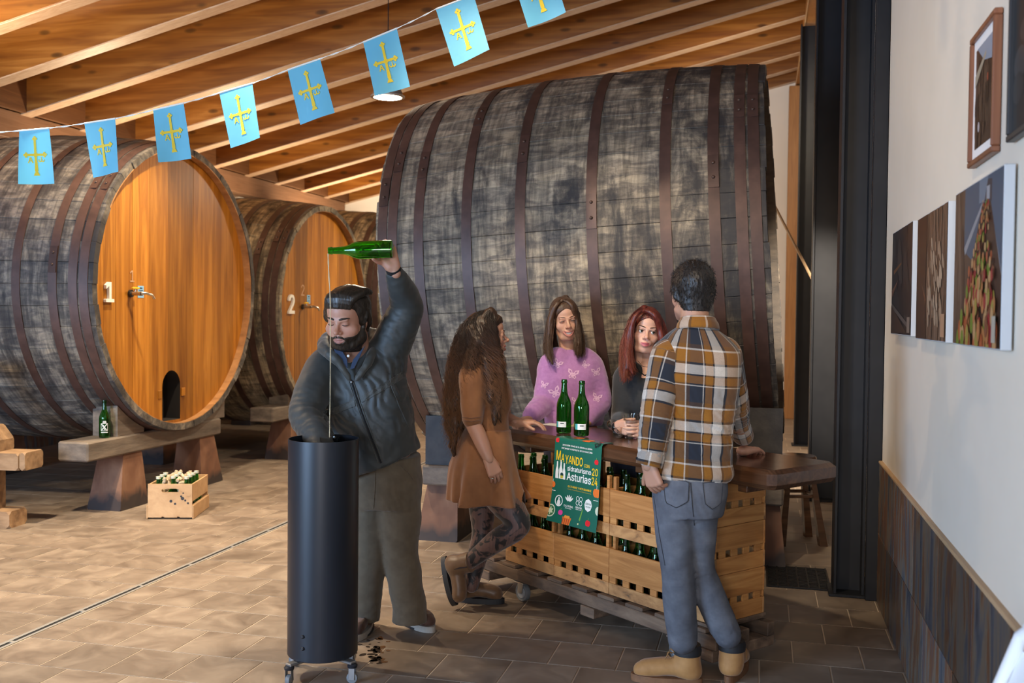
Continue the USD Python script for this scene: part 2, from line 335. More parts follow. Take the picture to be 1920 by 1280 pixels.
# steel columns: rolled H sections standing in a row in front of the side wall
def column(y, x0, x1, dpt, top, label):
    t = thing('steel_column', label, 'column', (x0, y, 0), kind='structure')
    w = x1 - x0
    part(t, 'flange', cbox(0.016, dpt, top, 0.002, (0.008, dpt / 2, top / 2)), m_steel)
    part(t, 'flange', cbox(0.016, dpt, top, 0.002, (w - 0.008, dpt / 2, top / 2)), m_steel)
    part(t, 'web', box((0.016, dpt / 2 - 0.005, 0), (w - 0.016, dpt / 2 + 0.005, top)), m_steel)
    part(t, 'base_plate', cbox(w + 0.05, dpt + 0.04, 0.015, 0.002, (w / 2, dpt / 2, 0.0085)), m_steel)
    return t
column(5.79, 0.412, 0.575, 0.20, 5.05, 'dark steel column nearest the camera beside the picture wall')
part(None, 'column_cladding', cbox(0.075, 0.05, 5.3, 0.004, (0.6125, 5.765, 2.65)), m_steel)
data(stage.GetPrimAtPath('/World/column_cladding'), label='dark steel cover plate between the near column and the cream wall', category='cover plate', kind='structure')
column(8.75, 0.405, 0.64, 0.20, 5.05, 'dark steel column in the middle of the row, lit along its face')
column(12.45, 0.40, 0.66, 0.20, 5.05, 'dark steel column farthest from the camera beside the timber post')
t = thing('timber_post', 'orange glued timber post standing at the white end wall', 'post', (0.0, 0, 0), kind='structure')
part(t, 'shaft', cbox(0.30, 0.30, 5.06, 0.006, (0.50, 15.9, 2.53)), m_post)
# ceiling: purlin, rafters, boards, main beam
SL = 0.234
def raft_z(x): return 3.455 + SL * (x + 7.0)
ceil = thing('ceiling', 'sloping timber ceiling of closely spaced deep rafters under pale boards', 'ceiling', kind='structure')
RY = [8.25 + 0.8625 * k for k in range(-10, 10)]
for y in RY:
    a, b = A_([-7.9, y + 0.075, raft_z(-7.9) + 0.2]), A_([0.60, y + 0.075, raft_z(0.60) + 0.2])
    if y < 4: b = A_([3.5, y + 0.075, raft_z(3.5) + 0.2])
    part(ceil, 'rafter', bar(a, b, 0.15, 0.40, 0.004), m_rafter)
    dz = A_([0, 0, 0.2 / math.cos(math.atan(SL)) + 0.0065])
    part(ceil, 'soffit_strip', bar(a - dz, b - dz, 0.150, 0.012, 0.002), m_bounce)  # added strip whose pale tone paints bounced light on the rafter underside
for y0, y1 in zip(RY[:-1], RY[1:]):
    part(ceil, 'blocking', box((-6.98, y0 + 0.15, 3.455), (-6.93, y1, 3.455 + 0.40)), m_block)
ang = math.atan(SL)
for k in range(60):
    x = -7.9 + (k + 0.5) * 0.145; xe = 0.72
    if x > xe: continue
    part(ceil, 'board', move(cbox(0.1455, 18.4, 0.022, 0.004), mat4(roty(-ang), (x, 6.9, raft_z(x) + 0.2 + 0.2 / math.cos(ang) + 0.012))), m_board)
part(ceil, 'roof_deck', move(box((-5.3, -9.2, 0), (7.0, 9.4, 0.06)), mat4(roty(-ang), (-3.6, 6.9, raft_z(-3.6) + 0.2 + 0.2 / math.cos(ang) + 0.03))), m_block)
t = thing('purlin_beam', 'long brown timber beam carrying the rafter ends above the barrels', 'beam', (0, 0, 0), kind='structure')
part(t, 'beam', cbox(0.26, 17.6, 0.262, 0.006, (-7.13, 7.2, 3.322)), m_purlin)
t = thing('main_beam', 'orange glued timber beam along the row of steel columns', 'beam', (0, 0, 0), kind='structure')
part(t, 'beam', cbox(0.22, 14.2, 0.50, 0.006, (0.56, 9.0, 5.335)), m_post)
part(t, 'edge_strip', box((0.440, 1.9, 5.075), (0.452, 16.0, 5.10)), m_capwood)
# ---------------------------------------------------------------- barrels: staves, hoops, heads, taps
HOOPS = [-0.965, -0.905, -0.754, -0.486, -0.198, 0.167, 0.526, 0.757, 0.882, 0.947]
def stave_mat(name, L, dark, mid, light, tan, seed, tilt=0.0):
    """old weathered staves: grey and tan wood with black mould patches and dark bands beside the hoops; tilt adds mould and painted shade towards one end"""
    ramp = [(0.0, (0, 0, 0))]
    for h in HOOPS:
        c = (h + 1) / 2; s = 0.016
        ramp += [(c - s * 1.9, (0.0,) * 3), (c - s * 0.8, (0.35,) * 3), (c + s * 0.9, (0.8,) * 3), (c + s * 2.3, (0.0,) * 3)]
    for c in (0.30, 0.455, 0.70): ramp += [(c - 0.012, (0,) * 3), (c, (0.45,) * 3), (c + 0.014, (0.4,) * 3), (c + 0.022, (0,) * 3)]
    ramp = sorted(ramp, key=lambda s: s[0])
    nodes = {'tc': ('texture_coordinate', {}), 'oi': ('object_info', {}), 'sp': ('separate_xyz', {}),
             'mx': ('map_range', {'from_min': -L / 2, 'from_max': L / 2, 'to_min': 0.0, 'to_max': 1.0}), 'band': ('rgb_ramp', {'ramp': ramp}),
             'm1': ('mapping', {'scale': (5.0, 17.0, 17.0)}), 'n1': ('noise_texture', {'scale': 1.0, 'detail': 8.0, 'roughness': 0.65, 'distortion': 0.6}),
             'm2': ('mapping', {'scale': (5.6, 1.7, 1.7), 'location': (seed, seed * 2, 0.0)}), 'n2': ('noise_texture', {'scale': 1.0, 'detail': 9.0, 'roughness': 0.68, 'distortion': 0.5}),
             'm3': ('mapping', {'scale': (46.0, 5.0, 5.0)}), 'n3': ('noise_texture', {'scale': 1.0, 'detail': 4.0}),
             'r1': ('rgb_ramp', {'ramp': [(0.28, dark), (0.45, mid), (0.58, light), (0.75, tan)]}),
             'r2': ('rgb_ramp', {'ramp': [(0.46, (0, 0, 0)), (0.53, (0.55,) * 3), (0.62, (0.92,) * 3)]}), 'mo': ('math', {'math_type': 'multiply_add', 'value2': tilt, 'value3': -tilt * 0.62}), 'md': ('math', {'math_type': 'add'}), 'r3': ('rgb_ramp', {'ramp': [(0.35, (0.50,) * 3), (0.6, (1,) * 3)]}),
             'mul': ('mix_color', {'blend_type': 'multiply', 'fac': 1.0}), 'mk': ('mix_color', {'blend_type': 'mix', 'b': (0.016, 0.015, 0.017)}),
             'bw': ('math', {'math_type': 'multiply'}), 'mb': ('mix_color', {'blend_type': 'mix', 'b': (0.030, 0.022, 0.018)}), 'sb': ('separate_color', {}), 's2': ('separate_color', {}),
             'mr': ('map_range', {'from_min': 0.0, 'from_max': 1.0, 'to_min': 0.82, 'to_max': 1.18}), 'hs': ('hsv', {'hue': 0.5, 'saturation': 1.0, 'fac': 1.0}),
             'b': ('bump', {'strength': 0.5, 'distance': 0.006}), 'p': ('principled_bsdf', {'roughness': 0.72})}
    links = [('tc.object', 'sp.vector'), ('sp.x', 'mx.value'), ('mx.result', 'band.fac'), ('tc.object', 'm1.vector'), ('m1.vector', 'n1.vector'), ('tc.object', 'm2.vector'), ('m2.vector', 'n2.vector'), ('tc.object', 'm3.vector'), ('m3.vector', 'n3.vector'),
             ('n1.fac', 'r1.fac'), ('mx.result', 'mo.value1'), ('mo.value', 'md.value1'), ('n2.fac', 'md.value2'), ('md.value', 'r2.fac'), ('n3.fac', 'r3.fac'), ('r1.color', 'mul.a'), ('r3.color', 'mul.b'), ('mul.result', 'hs.color'), ('oi.random', 'mr.value'), ('mr.result', 'hs.value'),
             ('hs.color', 'mk.a'), ('r2.color', 's2.color'), ('s2.r', 'mk.fac'), ('mk.result', 'mb.a'), ('band.color', 'sb.color'), ('sb.r', 'bw.value1'), ('n1.fac', 'bw.value2'), ('bw.value', 'mb.fac'), ('mb.result', 'p.base_color'),
             ('n1.fac', 'b.height'), ('b.normal', 'p.normal')]
    return M_(name, nodes, links)
m_hoop = mottled('hoop_iron', [(0.3, (0.050, 0.026, 0.021)), (0.6, (0.085, 0.045, 0.036)), (0.8, (0.12, 0.066, 0.05))], 7.0, rough=0.5, metal=0.25, bump=0.1, bdist=0.004, rnd=0.12)
m_headwood = wood('head_oak', [(0.25, (0.20, 0.066, 0.006)), (0.45, (0.31, 0.115, 0.012)), (0.6, (0.41, 0.165, 0.020)), (0.8, (0.52, 0.235, 0.040))], 'z', rough=0.38, grain=13, long=0.9, bump=0.08, rnd=0.36, dist=1.0, detail=5, specular_ior_level=0.3)
m_chime = mottled('chime_oak', [(0.3, (0.22, 0.10, 0.035)), (0.6, (0.38, 0.19, 0.07)), (0.8, (0.5, 0.30, 0.13))], (4, 12, 12), rough=0.6, bump=0.3, rnd=0.3)
m_olddark = mottled('old_dark_oak', [(0.3, (0.018, 0.014, 0.011)), (0.7, (0.055, 0.042, 0.030))], (6, 18, 18), rough=0.8, bump=0.5)
m_inside = plain('shaded_inside', (0.010, 0.008, 0.007), 0.9)  # near-black: the shade of the closed inside put into the colour
m_numeral = plain('white_numeral', (0.80, 0.78, 0.72), 0.5)
m_chalk = mottled('faded_paint', [(0.3, (0.40, 0.22, 0.11)), (0.7, (0.52, 0.34, 0.22))], 40, rough=0.8)
m_brass = plain('tap_brass', (0.55, 0.50, 0.42), 0.25, 1.0)
m_tapiron = plain('tap_iron', (0.05, 0.045, 0.04), 0.4, 0.7)
m_yellow = plain('tap_handle', (0.80, 0.46, 0.02), 0.45)
m_tag = plain('tag_blue', (0.25, 0.52, 0.78), 0.5)
m_tagdark = plain('tag_print', (0.03, 0.07, 0.16), 0.5)
m_rivet = plain('rivet_iron', (0.07, 0.04, 0.03), 0.45, 0.4)

def barrel(name, label, M, L, Re, Rm, n, sm, head_ends, hoops=HOOPS, hw=0.066, seed=0, lap=True):
    rg = np.random.default_rng(seed + 11)
    t = thing(name, label, 'barrel', M)
    R = lambda s: Rm - (Rm - Re) * s * s
    S = np.linspace(-1, 1, 13); th_ = 0.055
    for k in range(n):
        a0, a1 = 2 * np.pi * k / n, 2 * np.pi * (k + 1) / n; jog = rg.uniform(-0.004, 0.005); v = []
        e0, e1 = rg.uniform(-.006, .008, 2)
        for i, s in enumerate(S):
            r = R(s) + jog * 0.6; g = 0.0007 / r; x = s * L / 2 + (-e0 if i == 0 else e1 if i == 12 else 0)
            for a, q in ((a0 + g, r - .0025), (a0 + g + .0032 / r, r), (a1 - g - .0032 / r, r), (a1 - g, r - .0025), (a1 - g, r - th_), (a0 + g, r - th_)):
                v.append((x, q * math.cos(a), q * math.sin(a)))
        f = []
        for i in range(12):
            for j in range(6):
                a, b = i * 6 + j, i * 6 + (j + 1) % 6; f += [[a, a + 6, b + 6], [a, b + 6, b]]
        for o, fl in ((0, 1), (72, 0)):
            for j in range(1, 5): f.append([o, o + j + (1 - fl), o + j + fl])
        part(t, 'stave', (A_(v), A_(f)), sm, smooth=False)
    for h in hoops:
        s0, s1 = h - hw / L, h + hw / L; q = []
        for s, d in ((s0, 0.0), (s0, .005), (s1, .005), (s1, 0.0)): q.append((R(s) + d, s * L / 2))
        v, f = lathe(q, 96, close=True)
        hp = part(t, 'hoop', move((v, f), roty(math.pi / 2)), m_hoop, smooth=30)
        if lap:                                 # the riveted overlap of the hoop
            an = rg.uniform(2.2, 3.0) if h < 0.8 else 2.35
            a = np.linspace(an, an + 0.16, 6); w = hw * 0.48; x = h * L / 2
            P = lambda u, w_: np.stack([x + (w_ - .5) * 2 * w, -np.cos(np.pi - an - .16 * u) * (R(h) + .010) * -1 * -1, np.sin(np.pi - an - .16 * u) * (R(h) + .010)], -1)
            part(hp, 'lap_plate', grid_sheet(P, 7, 2, 0.004), m_hoop)
            for u in (0.25, 0.7):
                c = P(A_(u), A_(0.5)); part(hp, 'rivet', move(trimesh.creation.icosphere(1, 0.011), c), m_rivet, smooth=True)
    for sgn, kind in head_ends:
        xh = sgn * (L / 2 - 0.075); Ri = Re - th_ + 0.004
        ring = [(Ri - 0.001, sgn * (L / 2 - .003)), (Ri - 0.010, sgn * (L / 2 - .003)), (Ri - 0.004, xh - sgn * .02), (Ri - .001, xh - sgn * .02)]
        part(t, 'chime_lining', move(lathe(ring, 96, close=True), roty(math.pi / 2)), m_chime if kind else m_olddark, smooth=30)
        circ = Point(0, 0).buffer(Ri - 0.003, 64)
        hole = None
        if kind and 'hole' in kind:
            hy, hz, hw_, hh = kind['hole']
            hole = unary_union([sbox(hy - hw_, hz - .02, hy + hw_, hz + hh - hw_), Point(hy, hz + hh - hw_).buffer(hw_, 24)])
        cuts = kind['planks'] if kind else np.linspace(-Re, Re, 11)
        rot = sgn * math.pi / 2
        B = np.stack([A_([0, 1.0, 0]) * sgn, A_([0, 0, 1.0]), A_([1.0, 0, 0]) * sgn], 1)    # head plane: u along y, v up, w outwards
        for a, b in zip(cuts[:-1], cuts[1:]):
            g = sbox(a + .0012, -2, b - .0012, 2).intersection(circ)
            if hole is not None: g = g.difference(hole)
            if g.area > 1e-4:
                part(t, 'head_plank', move(extrude(g, 0.035 + rg.uniform(0, .003), -0.035), mat4(B, (xh, 0, 0))), m_headwood)
        if hole is not None:
            part(t, 'doorway_lining', move(extrude(hole.buffer(0.012).difference(hole.buffer(-.002)).intersection(circ), 0.16, -0.16), mat4(B, (xh - sgn * .002, 0, 0))), m_inside)
            part(t, 'doorway_back', move(extrude(hole.buffer(0.012).intersection(circ), 0.01, -0.17), mat4(B, (xh, 0, 0))), m_inside)
            for s_ in (-1, 1):
                part(t, 'door_clamp', move(cbox(.05, .07, .012, .003, (hy + s_ * (hw_ + .035), hz + hh * .52, .006)), mat4(B, (xh, 0, 0))), m_headwood)
        if kind and 'digit' in kind:
            dg = kind['digit']; H = kind['dh']
            tx = lambda h, dp, bd=True: tri(meshkit.text_mesh(dg, h, dp, bold=bd))
            def put(nm, m, u, v, mm, **k): return part(t, nm, move(m, mat4(B, A_([xh, 0, 0]) + B @ A_([u, v, 0.003]))), mm, **k)
            put('numeral', tx(H, 0.022), *kind['num'], m_numeral, label='thick white numeral block')
            put('painted_numeral', tx(H * .62, 0.0012, False), *kind['chalk'], m_chalk, label='faded painted numeral')
            tu, tv = kind['tap']
            tp = put('tap', join(tube([(tu, tv, 0), (tu, tv, .10)], .016, 12), tube([(tu, tv, .05), (tu, tv + .035, .05)], .010, 10), tube([(tu, tv, .10), (tu + .02, tv + .004, .13), (tu + .06, tv - .012, .16), (tu + .075, tv - .04, .165)], [.013, .012, .011, .010], 10)), 0, 0, m_brass, smooth=40)
            put('tap_collar', tube([(tu, tv, 0), (tu, tv, .018)], .03, 14), 0, 0, m_tapiron)
            put('tap_handle', cbox(.085, .016, .018, .004, (tu, tv + .042, .05)), 0, 0, m_yellow)
            lu, lv = kind['tag']
            tg = put('label_card', cbox(.078, .095, .002, .0005, (lu, lv, .001)), 0, 0, m_tag, label='small blue card with dark print')
            part(tg, 'print', move(join(cbox(.04, .012, .001, .0002, (lu, lv + .03, .0025)), cbox(.055, .006, .001, .0002, (lu, lv + .012, .0025)), cbox(.05, .008, .001, .0002, (lu, lv - .01, .0025)), cbox(.05, .008, .001, .0002, (lu, lv - .028, .0025))), mat4(B, A_([xh, 0, 0]) + B @ A_([0, 0, .003]))), m_tagdark)
    return t
g3, t3 = (0.16, 0.148, 0.14), (0.30, 0.255, 0.19)
sm_big = stave_mat('staves_big', 2.492, (0.065, 0.054, 0.043), (0.185, 0.150, 0.112), (0.36, 0.29, 0.20), (0.54, 0.43, 0.28), 3.7, 0.20)  # right end darker: heavier mould, and the weaker light there painted in
sm_one = stave_mat('staves_one', 2.5, (0.045, 0.041, 0.038), (0.135, 0.12, 0.105), (0.265, 0.23, 0.18), (0.42, 0.345, 0.24), 9.1)
sm_two = stave_mat('staves_two', 2.4, (0.12, 0.10, 0.07), (0.30, 0.24, 0.155), (0.46, 0.37, 0.235), (0.58, 0.47, 0.30), 1.3)
# the great barrel behind the table: axis across the aisle, slightly tipped
BT, BP = 0.062, -0.037
ax = A_([math.cos(BP) * math.cos(BT), math.sin(BP) * math.cos(BT), math.sin(BT)]); ay = A_([-math.sin(BP), math.cos(BP), 0]); az = np.cross(ax, ay)
barrel('barrel', 'huge weathered grey wooden barrel with brown iron hoops behind the people at the table', mat4(np.stack([ax, ay, az], 1), (-1.161, 7.40, 1.914)), 2.492, 1.32, 1.385, 54, sm_big, [(-1, None), (1, None)], seed=1)
XH = -4.74
def head_uv(p, yc, zc): return p[1] - yc, p[2] - zc
YB1, ZB1, YB2, ZB2 = 7.50, 1.745, 10.36, 1.575
xp = XH - 0.075
hp1 = lambda px, py: tuple(head_uv(at(px, py, x=xp), YB1, ZB1))
hp2 = lambda px, py: tuple(head_uv(at(px, py, x=xp), YB2, ZB2))
arch = hp1(321, 783)
k1 = dict(planks=[-1.3] + [hp1(px, 560)[0] for px in (193, 216, 248, 280, 314, 362, 401, 437)] + [1.3], digit='1', dh=0.145, num=hp1(190, 565), chalk=hp1(241, 528), tap=hp1(243, 550), tag=hp1(263, 547), hole=(arch[0], arch[1], 0.135, 0.40))
barrel('barrel', 'barrel with orange oak head marked 1 and an arched opening at its foot', mat4(None, (XH - 1.25, YB1, ZB1)), 2.5, 1.195, 1.30, 48, sm_one, [(1, k1), (-1, None)], seed=2)
k2 = dict(planks=[-1.3] + [hp2(px, 560)[0] for px in (552, 576, 603, 632, 655)] + [1.3], digit='2', dh=0.19, num=hp2(536, 587), chalk=hp2(563, 554), tap=hp2(566, 575), tag=hp2(578, 561))
barrel('barrel', 'barrel with orange oak head marked 2 standing behind the pouring man', mat4(None, (XH - 1.20, YB2, ZB2)), 2.4, 1.165, 1.27, 46, sm_two, [(1, k2), (-1, None)], seed=3)
k3 = dict(planks=np.linspace(-1.25, 1.25, 9))
barrel('barrel', 'farthest barrel of the left row, a strip of it seen beside the big grey barrel', mat4(None, (XH - 1.20, 13.1, 1.72)), 2.4, 1.165, 1.27, 46, sm_two, [(1, k3), (-1, None)], seed=4)

# ---------------------------------------------------------------- cradles under the barrels
m_cradle = mottled('cradle_beam', [(0.25, (0.07, 0.055, 0.045)), (0.5, (0.15, 0.12, 0.095)), (0.75, (0.24, 0.19, 0.145))], (7, 2.5, 14), rough=0.75, bump=0.5, bdist=0.012, rnd=0.15)
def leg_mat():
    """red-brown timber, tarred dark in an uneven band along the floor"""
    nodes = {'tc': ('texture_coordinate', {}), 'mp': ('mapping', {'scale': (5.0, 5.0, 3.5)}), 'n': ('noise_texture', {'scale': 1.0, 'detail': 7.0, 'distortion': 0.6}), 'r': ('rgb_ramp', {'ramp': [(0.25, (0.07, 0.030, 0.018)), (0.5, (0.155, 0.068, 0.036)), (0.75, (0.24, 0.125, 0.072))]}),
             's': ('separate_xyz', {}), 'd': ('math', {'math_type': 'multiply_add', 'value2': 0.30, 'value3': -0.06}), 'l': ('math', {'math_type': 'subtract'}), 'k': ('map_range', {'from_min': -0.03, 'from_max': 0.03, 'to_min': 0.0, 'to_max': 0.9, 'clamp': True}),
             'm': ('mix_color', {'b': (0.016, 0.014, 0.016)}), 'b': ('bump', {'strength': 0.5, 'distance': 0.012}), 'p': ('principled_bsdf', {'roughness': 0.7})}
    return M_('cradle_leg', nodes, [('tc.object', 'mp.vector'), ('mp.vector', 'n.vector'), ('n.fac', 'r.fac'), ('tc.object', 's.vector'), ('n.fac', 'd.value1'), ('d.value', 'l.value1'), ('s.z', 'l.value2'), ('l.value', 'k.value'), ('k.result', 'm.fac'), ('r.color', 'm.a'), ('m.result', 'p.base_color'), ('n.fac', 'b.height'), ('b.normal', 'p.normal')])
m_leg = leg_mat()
m_pitch = mottled('tarred_wood', [(0.3, (0.012, 0.012, 0.015)), (0.7, (0.045, 0.04, 0.04))], 9, rough=0.6, bump=0.4)
def frustum(cx, cy, z0, z1, bx, by, tx, ty, lean=0.0):
    p = [(cx + sx * bx / 2, cy + sy * by / 2, z0) for sx in (-1, 1) for sy in (-1, 1)] + [(cx + sx * tx / 2, cy + lean + sy * ty / 2, z1) for sx in (-1, 1) for sy in (-1, 1)]
    m = trimesh.convex.convex_hull(A_(p)); return chamfer(m)
def chamfer(m, c=0.012):
    """knocks the corners off a convex block"""
    v = np.asarray(m.vertices); q = []
    for a in range(len(v)):
        nb = set(m.edges_unique[(m.edges_unique == a).any(1)].ravel()) - {a}
        for b in nb:
            d = v[b] - v[a]; q.append(v[a] + d / np.linalg.norm(d) * c)
    return tri(trimesh.convex.convex_hull(A_(q)))
def cradle(x, yc, beam_y, zb, zt, legs, label, wedge=True, Rb=None, mirror=1):
    """a beam along y on splayed legs, wedges on top holding the barrel"""
    t = thing('barrel_cradle', label, 'support', (x, yc, 0))
    y0, y1 = beam_y
    part(t, 'beam', cbox(0.26, y1 - y0, zt - zb, 0.012, (0, (y0 + y1) / 2, (zb + zt) / 2)), m_cradle)
    for c, bw, tw, lean in legs:
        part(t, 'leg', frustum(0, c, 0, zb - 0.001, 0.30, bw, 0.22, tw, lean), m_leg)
    return t
def wedge(t, cx, cy, w, d, z0, yc, zc, R, m=None):
    """block on the beam whose top follows the barrel's round"""
    ys = np.linspace(cy - d / 2, cy + d / 2, 6); v = []
    for y in ys:
        zt = max(zc - math.sqrt(max(R * R - (y - yc) ** 2, 0.0)) - 0.002, z0 + .02)
        for sx in (-1, 1): v += [(cx + sx * w / 2, y, z0), (cx + sx * w / 2, y, zt)]
    f = []
    for i in range(5):
        o = i * 4
        for a, b in ((0, 1), (1, 3), (3, 2), (2, 0)): f += [[o + a, o + b, o + 4 + b], [o + a, o + 4 + b, o + 4 + a]]
    f += [[0, 2, 3], [0, 3, 1], [20, 23, 22], [20, 21, 23]]
    part(t, 'wedge', (A_(v), A_(f)), m or m_cradle)
for yc, zc, Re_, fx, rx, names in ((YB1, ZB1, 1.215, -4.93, -7.0, ('front cradle of the barrel marked 1, grey beam on two brown splayed legs', 'rear cradle of the barrel marked 1 near the far wall')),
                                   (YB2, ZB2, 1.185, -4.93, -6.9, ('front cradle of the barrel marked 2, rough beam end beside the black bin', 'rear cradle under the barrel marked 2')),
                                   (13.1, 1.72, 1.185, -4.93, -6.9, ('front cradle of the farthest barrel in the left row', 'rear cradle of the farthest barrel in the left row'))):
    for x, nm in ((fx, names[0]), (rx, names[1])):
        t = cradle(x, yc, (-1.17, 0.70), 0.43, 0.575, [(-0.63, 0.36, 0.24, 0.03), (0.52, 0.36, 0.24, -0.03)], nm)
        for s in (-0.62, 0.62): wedge(t, 0, s, 0.22, 0.34, 0.576, 0, zc, Re_ + 0.003)
for x, nm in ((-2.13, 'left cradle of the huge grey barrel, partly behind the woman in brown'), (0.02, 'right cradle of the huge grey barrel seen under the table end')):
    zc = 1.914 + (x + 1.161) * math.tan(BT); yc = 7.44 if x < -1 else 7.36
    t = cradle(x, yc, (-0.95, 0.95), 0.37, 0.505, [(-0.80, 0.42, 0.24, 0.04), (0.80, 0.42, 0.24, -0.04)], nm)
    for s in (-0.72, 0.72): wedge(t, 0, s, 0.24, 0.36, 0.506, 0, zc, 1.35, m_pitch)
    if x < -1: part(t, 'spreader', cbox(0.17, 0.36, 0.12, 0.01, (0.22, -0.62, 0.74)), m_leg)
# ---------------------------------------------------------------- glass, timber and metal of the furniture
def glass(name, col, rough=0.03):
    return M_(name, {'p': ('principled_bsdf', dict(base_color=col, roughness=rough, transmission_weight=1.0, ior=1.46))}, [])
m_green = glass('green_glass', (0.10, 0.50, 0.09))
m_bright = glass('bright_green_glass', (0.16, 0.80, 0.06))
m_clear = glass('clear_glass', (0.97, 0.98, 0.97), 0.01)
m_cider = glass('cider', (0.95, 0.80, 0.42), 0.02)
m_paper = plain('paper', (0.78, 0.78, 0.74), 0.7)
m_tealp = plain('label_teal', (0.05, 0.35, 0.34), 0.5)
m_ink = plain('ink', (0.02, 0.02, 0.025), 0.6)
m_crate = wood('crate_pine', [(0.2, (0.27, 0.10, 0.024)), (0.45, (0.42, 0.175, 0.045)), (0.65, (0.54, 0.25, 0.075)), (0.85, (0.62, 0.34, 0.13))], 'x', rough=0.6, grain=22, long=1.8, rnd=0.15, dist=1.6)
m_crate_end = wood('crate_pine_end', [(0.2, (0.26, 0.10, 0.024)), (0.45, (0.40, 0.17, 0.045)), (0.65, (0.50, 0.24, 0.072)), (0.85, (0.58, 0.32, 0.12))], 'y', rough=0.6, grain=22, long=1.8, rnd=0.15, dist=1.6)
m_crate_dirty = mottled('crate_dirty', [(0.28, (0.09, 0.055, 0.03)), (0.42, (0.36, 0.17, 0.06)), (0.6, (0.52, 0.27, 0.10))], (9, 14, 18), rough=0.7, bump=0.3, rnd=0.2, dist=0.5)
m_pallet = mottled('pallet_wood', [(0.3, (0.06, 0.04, 0.028)), (0.55, (0.15, 0.095, 0.06)), (0.8, (0.25, 0.17, 0.11))], (4, 14, 18), rough=0.75, bump=0.4, rnd=0.25, dist=0.4)
m_walnut = wood('table_walnut', [(0.25, (0.030, 0.012, 0.006)), (0.5, (0.070, 0.030, 0.014)), (0.75, (0.12, 0.055, 0.026))], 'x', rough=0.22, grain=16, long=1.2, rnd=0.05, dist=1.5, coat_weight=0.4, coat_roughness=0.15)
m_rubber = plain('castor_rubber', (0.16, 0.165, 0.17), 0.6)
m_wheel = plain('castor_wheel', (0.30, 0.31, 0.32), 0.5)
m_galv = plain('galvanised', (0.42, 0.42, 0.42), 0.35, 0.9)
m_black = mottled('black_lacquer', [(0.3, (0.007, 0.009, 0.014)), (0.7, (0.012, 0.015, 0.022))], (6, 6, 1.5), rough=0.38, bump=0.03, bdist=0.003)
BOTTLE = [(0, 0.004), (.030, 0.0), (.0385, .003), (.040, .010), (.040, .145), (.0385, .160), (.033, .178), (.0235, .198), (.0185, .214), (.0165, .235), (.0148, .262), (.0148, .268), (.0170, .269), (.0172, .276), (.0158, .277), (.0158, .284), (.0150, .287), (.0112, .287)]
INNER = [(.0110, .270), (.0118, .236), (.0145, .214), (.0200, .196), (.0295, .176), (.0350, .158), (.0365, .143), (.0365, .012), (.028, .008), (0, .012)]
def bottle_mesh(n=28): return lathe(BOTTLE + INNER, n)
def bottle(label, M, m, group=None, card=False, n=28):
    t = thing('cider_bottle', label, 'bottle', M, group)
    part(t, 'glass', bottle_mesh(n), m, smooth=40)
    if card:
        a = np.linspace(-.75, .75, 9)
        f = lambda u, v: np.stack([.0406 * np.sin((u - .5) * 1.5), -.0406 * np.cos((u - .5) * 1.5), .035 + v * .030], -1)
        l = part(t, 'label', grid_sheet(f, 9, 2), m_paper)
        g = lambda u, v: np.stack([.0409 * np.sin(u * .35 - .72), -.0409 * np.cos(u * .35 - .72), .035 + v * .030], -1)
        part(l, 'stripe', grid_sheet(g, 4, 2), m_tealp)
        g2 = lambda u, v: np.stack([.0409 * np.sin(u * .5 - .05), -.0409 * np.cos(u * .5 - .05), .053 + v * .005], -1)
        part(l, 'print', grid_sheet(g2, 4, 2), m_ink)
    return t

# ---------------------------------------------------------------- the bar: crates on a wheeled pallet, a thick table slab on top
EX, EV = A_([0.7826, -0.6225, 0]), A_([0.6225, 0.7826, 0])
BO = A_([-1.355, 5.31, 0])
BR = np.stack([EX, EV, A_([0, 0, 1.0])], 1)
def bm(u, v, z): return mat4(BR, BO + EX * u + EV * v + A_([0, 0, z]))
def crate_parts(t, L, D, hb, hs, ht, nslot, th=0.012, posts=0.0, hand=False):
    """walls of bottom board, row of slots, top board; corner posts; floor slats"""
    H = hb + hs + ht
    for s in (0, 1):
        y = th / 2 if s == 0 else D - th / 2
        part(t, 'bottom_board', cbox(L, th, hb - .001, .0015, (L / 2, y, hb / 2)), m_crate_dirty)
        part(t, 'top_board', cbox(L, th, ht, .002, (L / 2, y, hb + hs + ht / 2)), m_crate)
        for k in range(nslot + 1):
            w = L / (nslot * 2 + 1.6)
            part(t, 'spacer', cbox(w, th * .8, hs, .001, (w * .55 + (L - w * 1.1) * k / nslot, y + (.001 if s == 0 else -.001), hb + hs / 2)), m_crate)
        x = th / 2 if s == 0 else L - th / 2
        part(t, 'end_bottom_board', cbox(th, D - 2 * th, hb - .001, .0015, (x, D / 2, hb / 2)), m_crate_end)
        part(t, 'end_top_board', cbox(th, D - 2 * th, ht, .002, (x, D / 2, hb + hs + ht / 2)), m_crate_end)
        for k in range(4):
            part(t, 'end_spacer', cbox(th * .8, .042, hs, .001, (x, .05 + (D - .10) * k / 3, hb + hs / 2)), m_crate_end)
    for k in range(4):
        part(t, 'floor_slat', cbox(L - .03, D / 4 - .012, .010, .001, (L / 2, D * (k + .5) / 4, .008)), m_crate)
    if posts:
        for x in (.022, L - .022):
            for y in (.022, D - .022): part(t, 'corner_post', cbox(.02, .02, posts - .012, .001, (x, y, .012 + (posts - .012) / 2)), m_crate)
PT = 0.193                                      # top of the pallet
CL = 0.4167
rows = ('bottom', 'top'); cols = ('left', 'middle', 'right')
proto = thing('bottle_crate', 'open pine bottle crate in the bottom row of the bar, left of three', 'crate', bm(0, 0, PT), 'bottle crates of the bar front')
crate_parts(proto, CL - .003, .34, .058, .031, .137, 4, posts=.287)
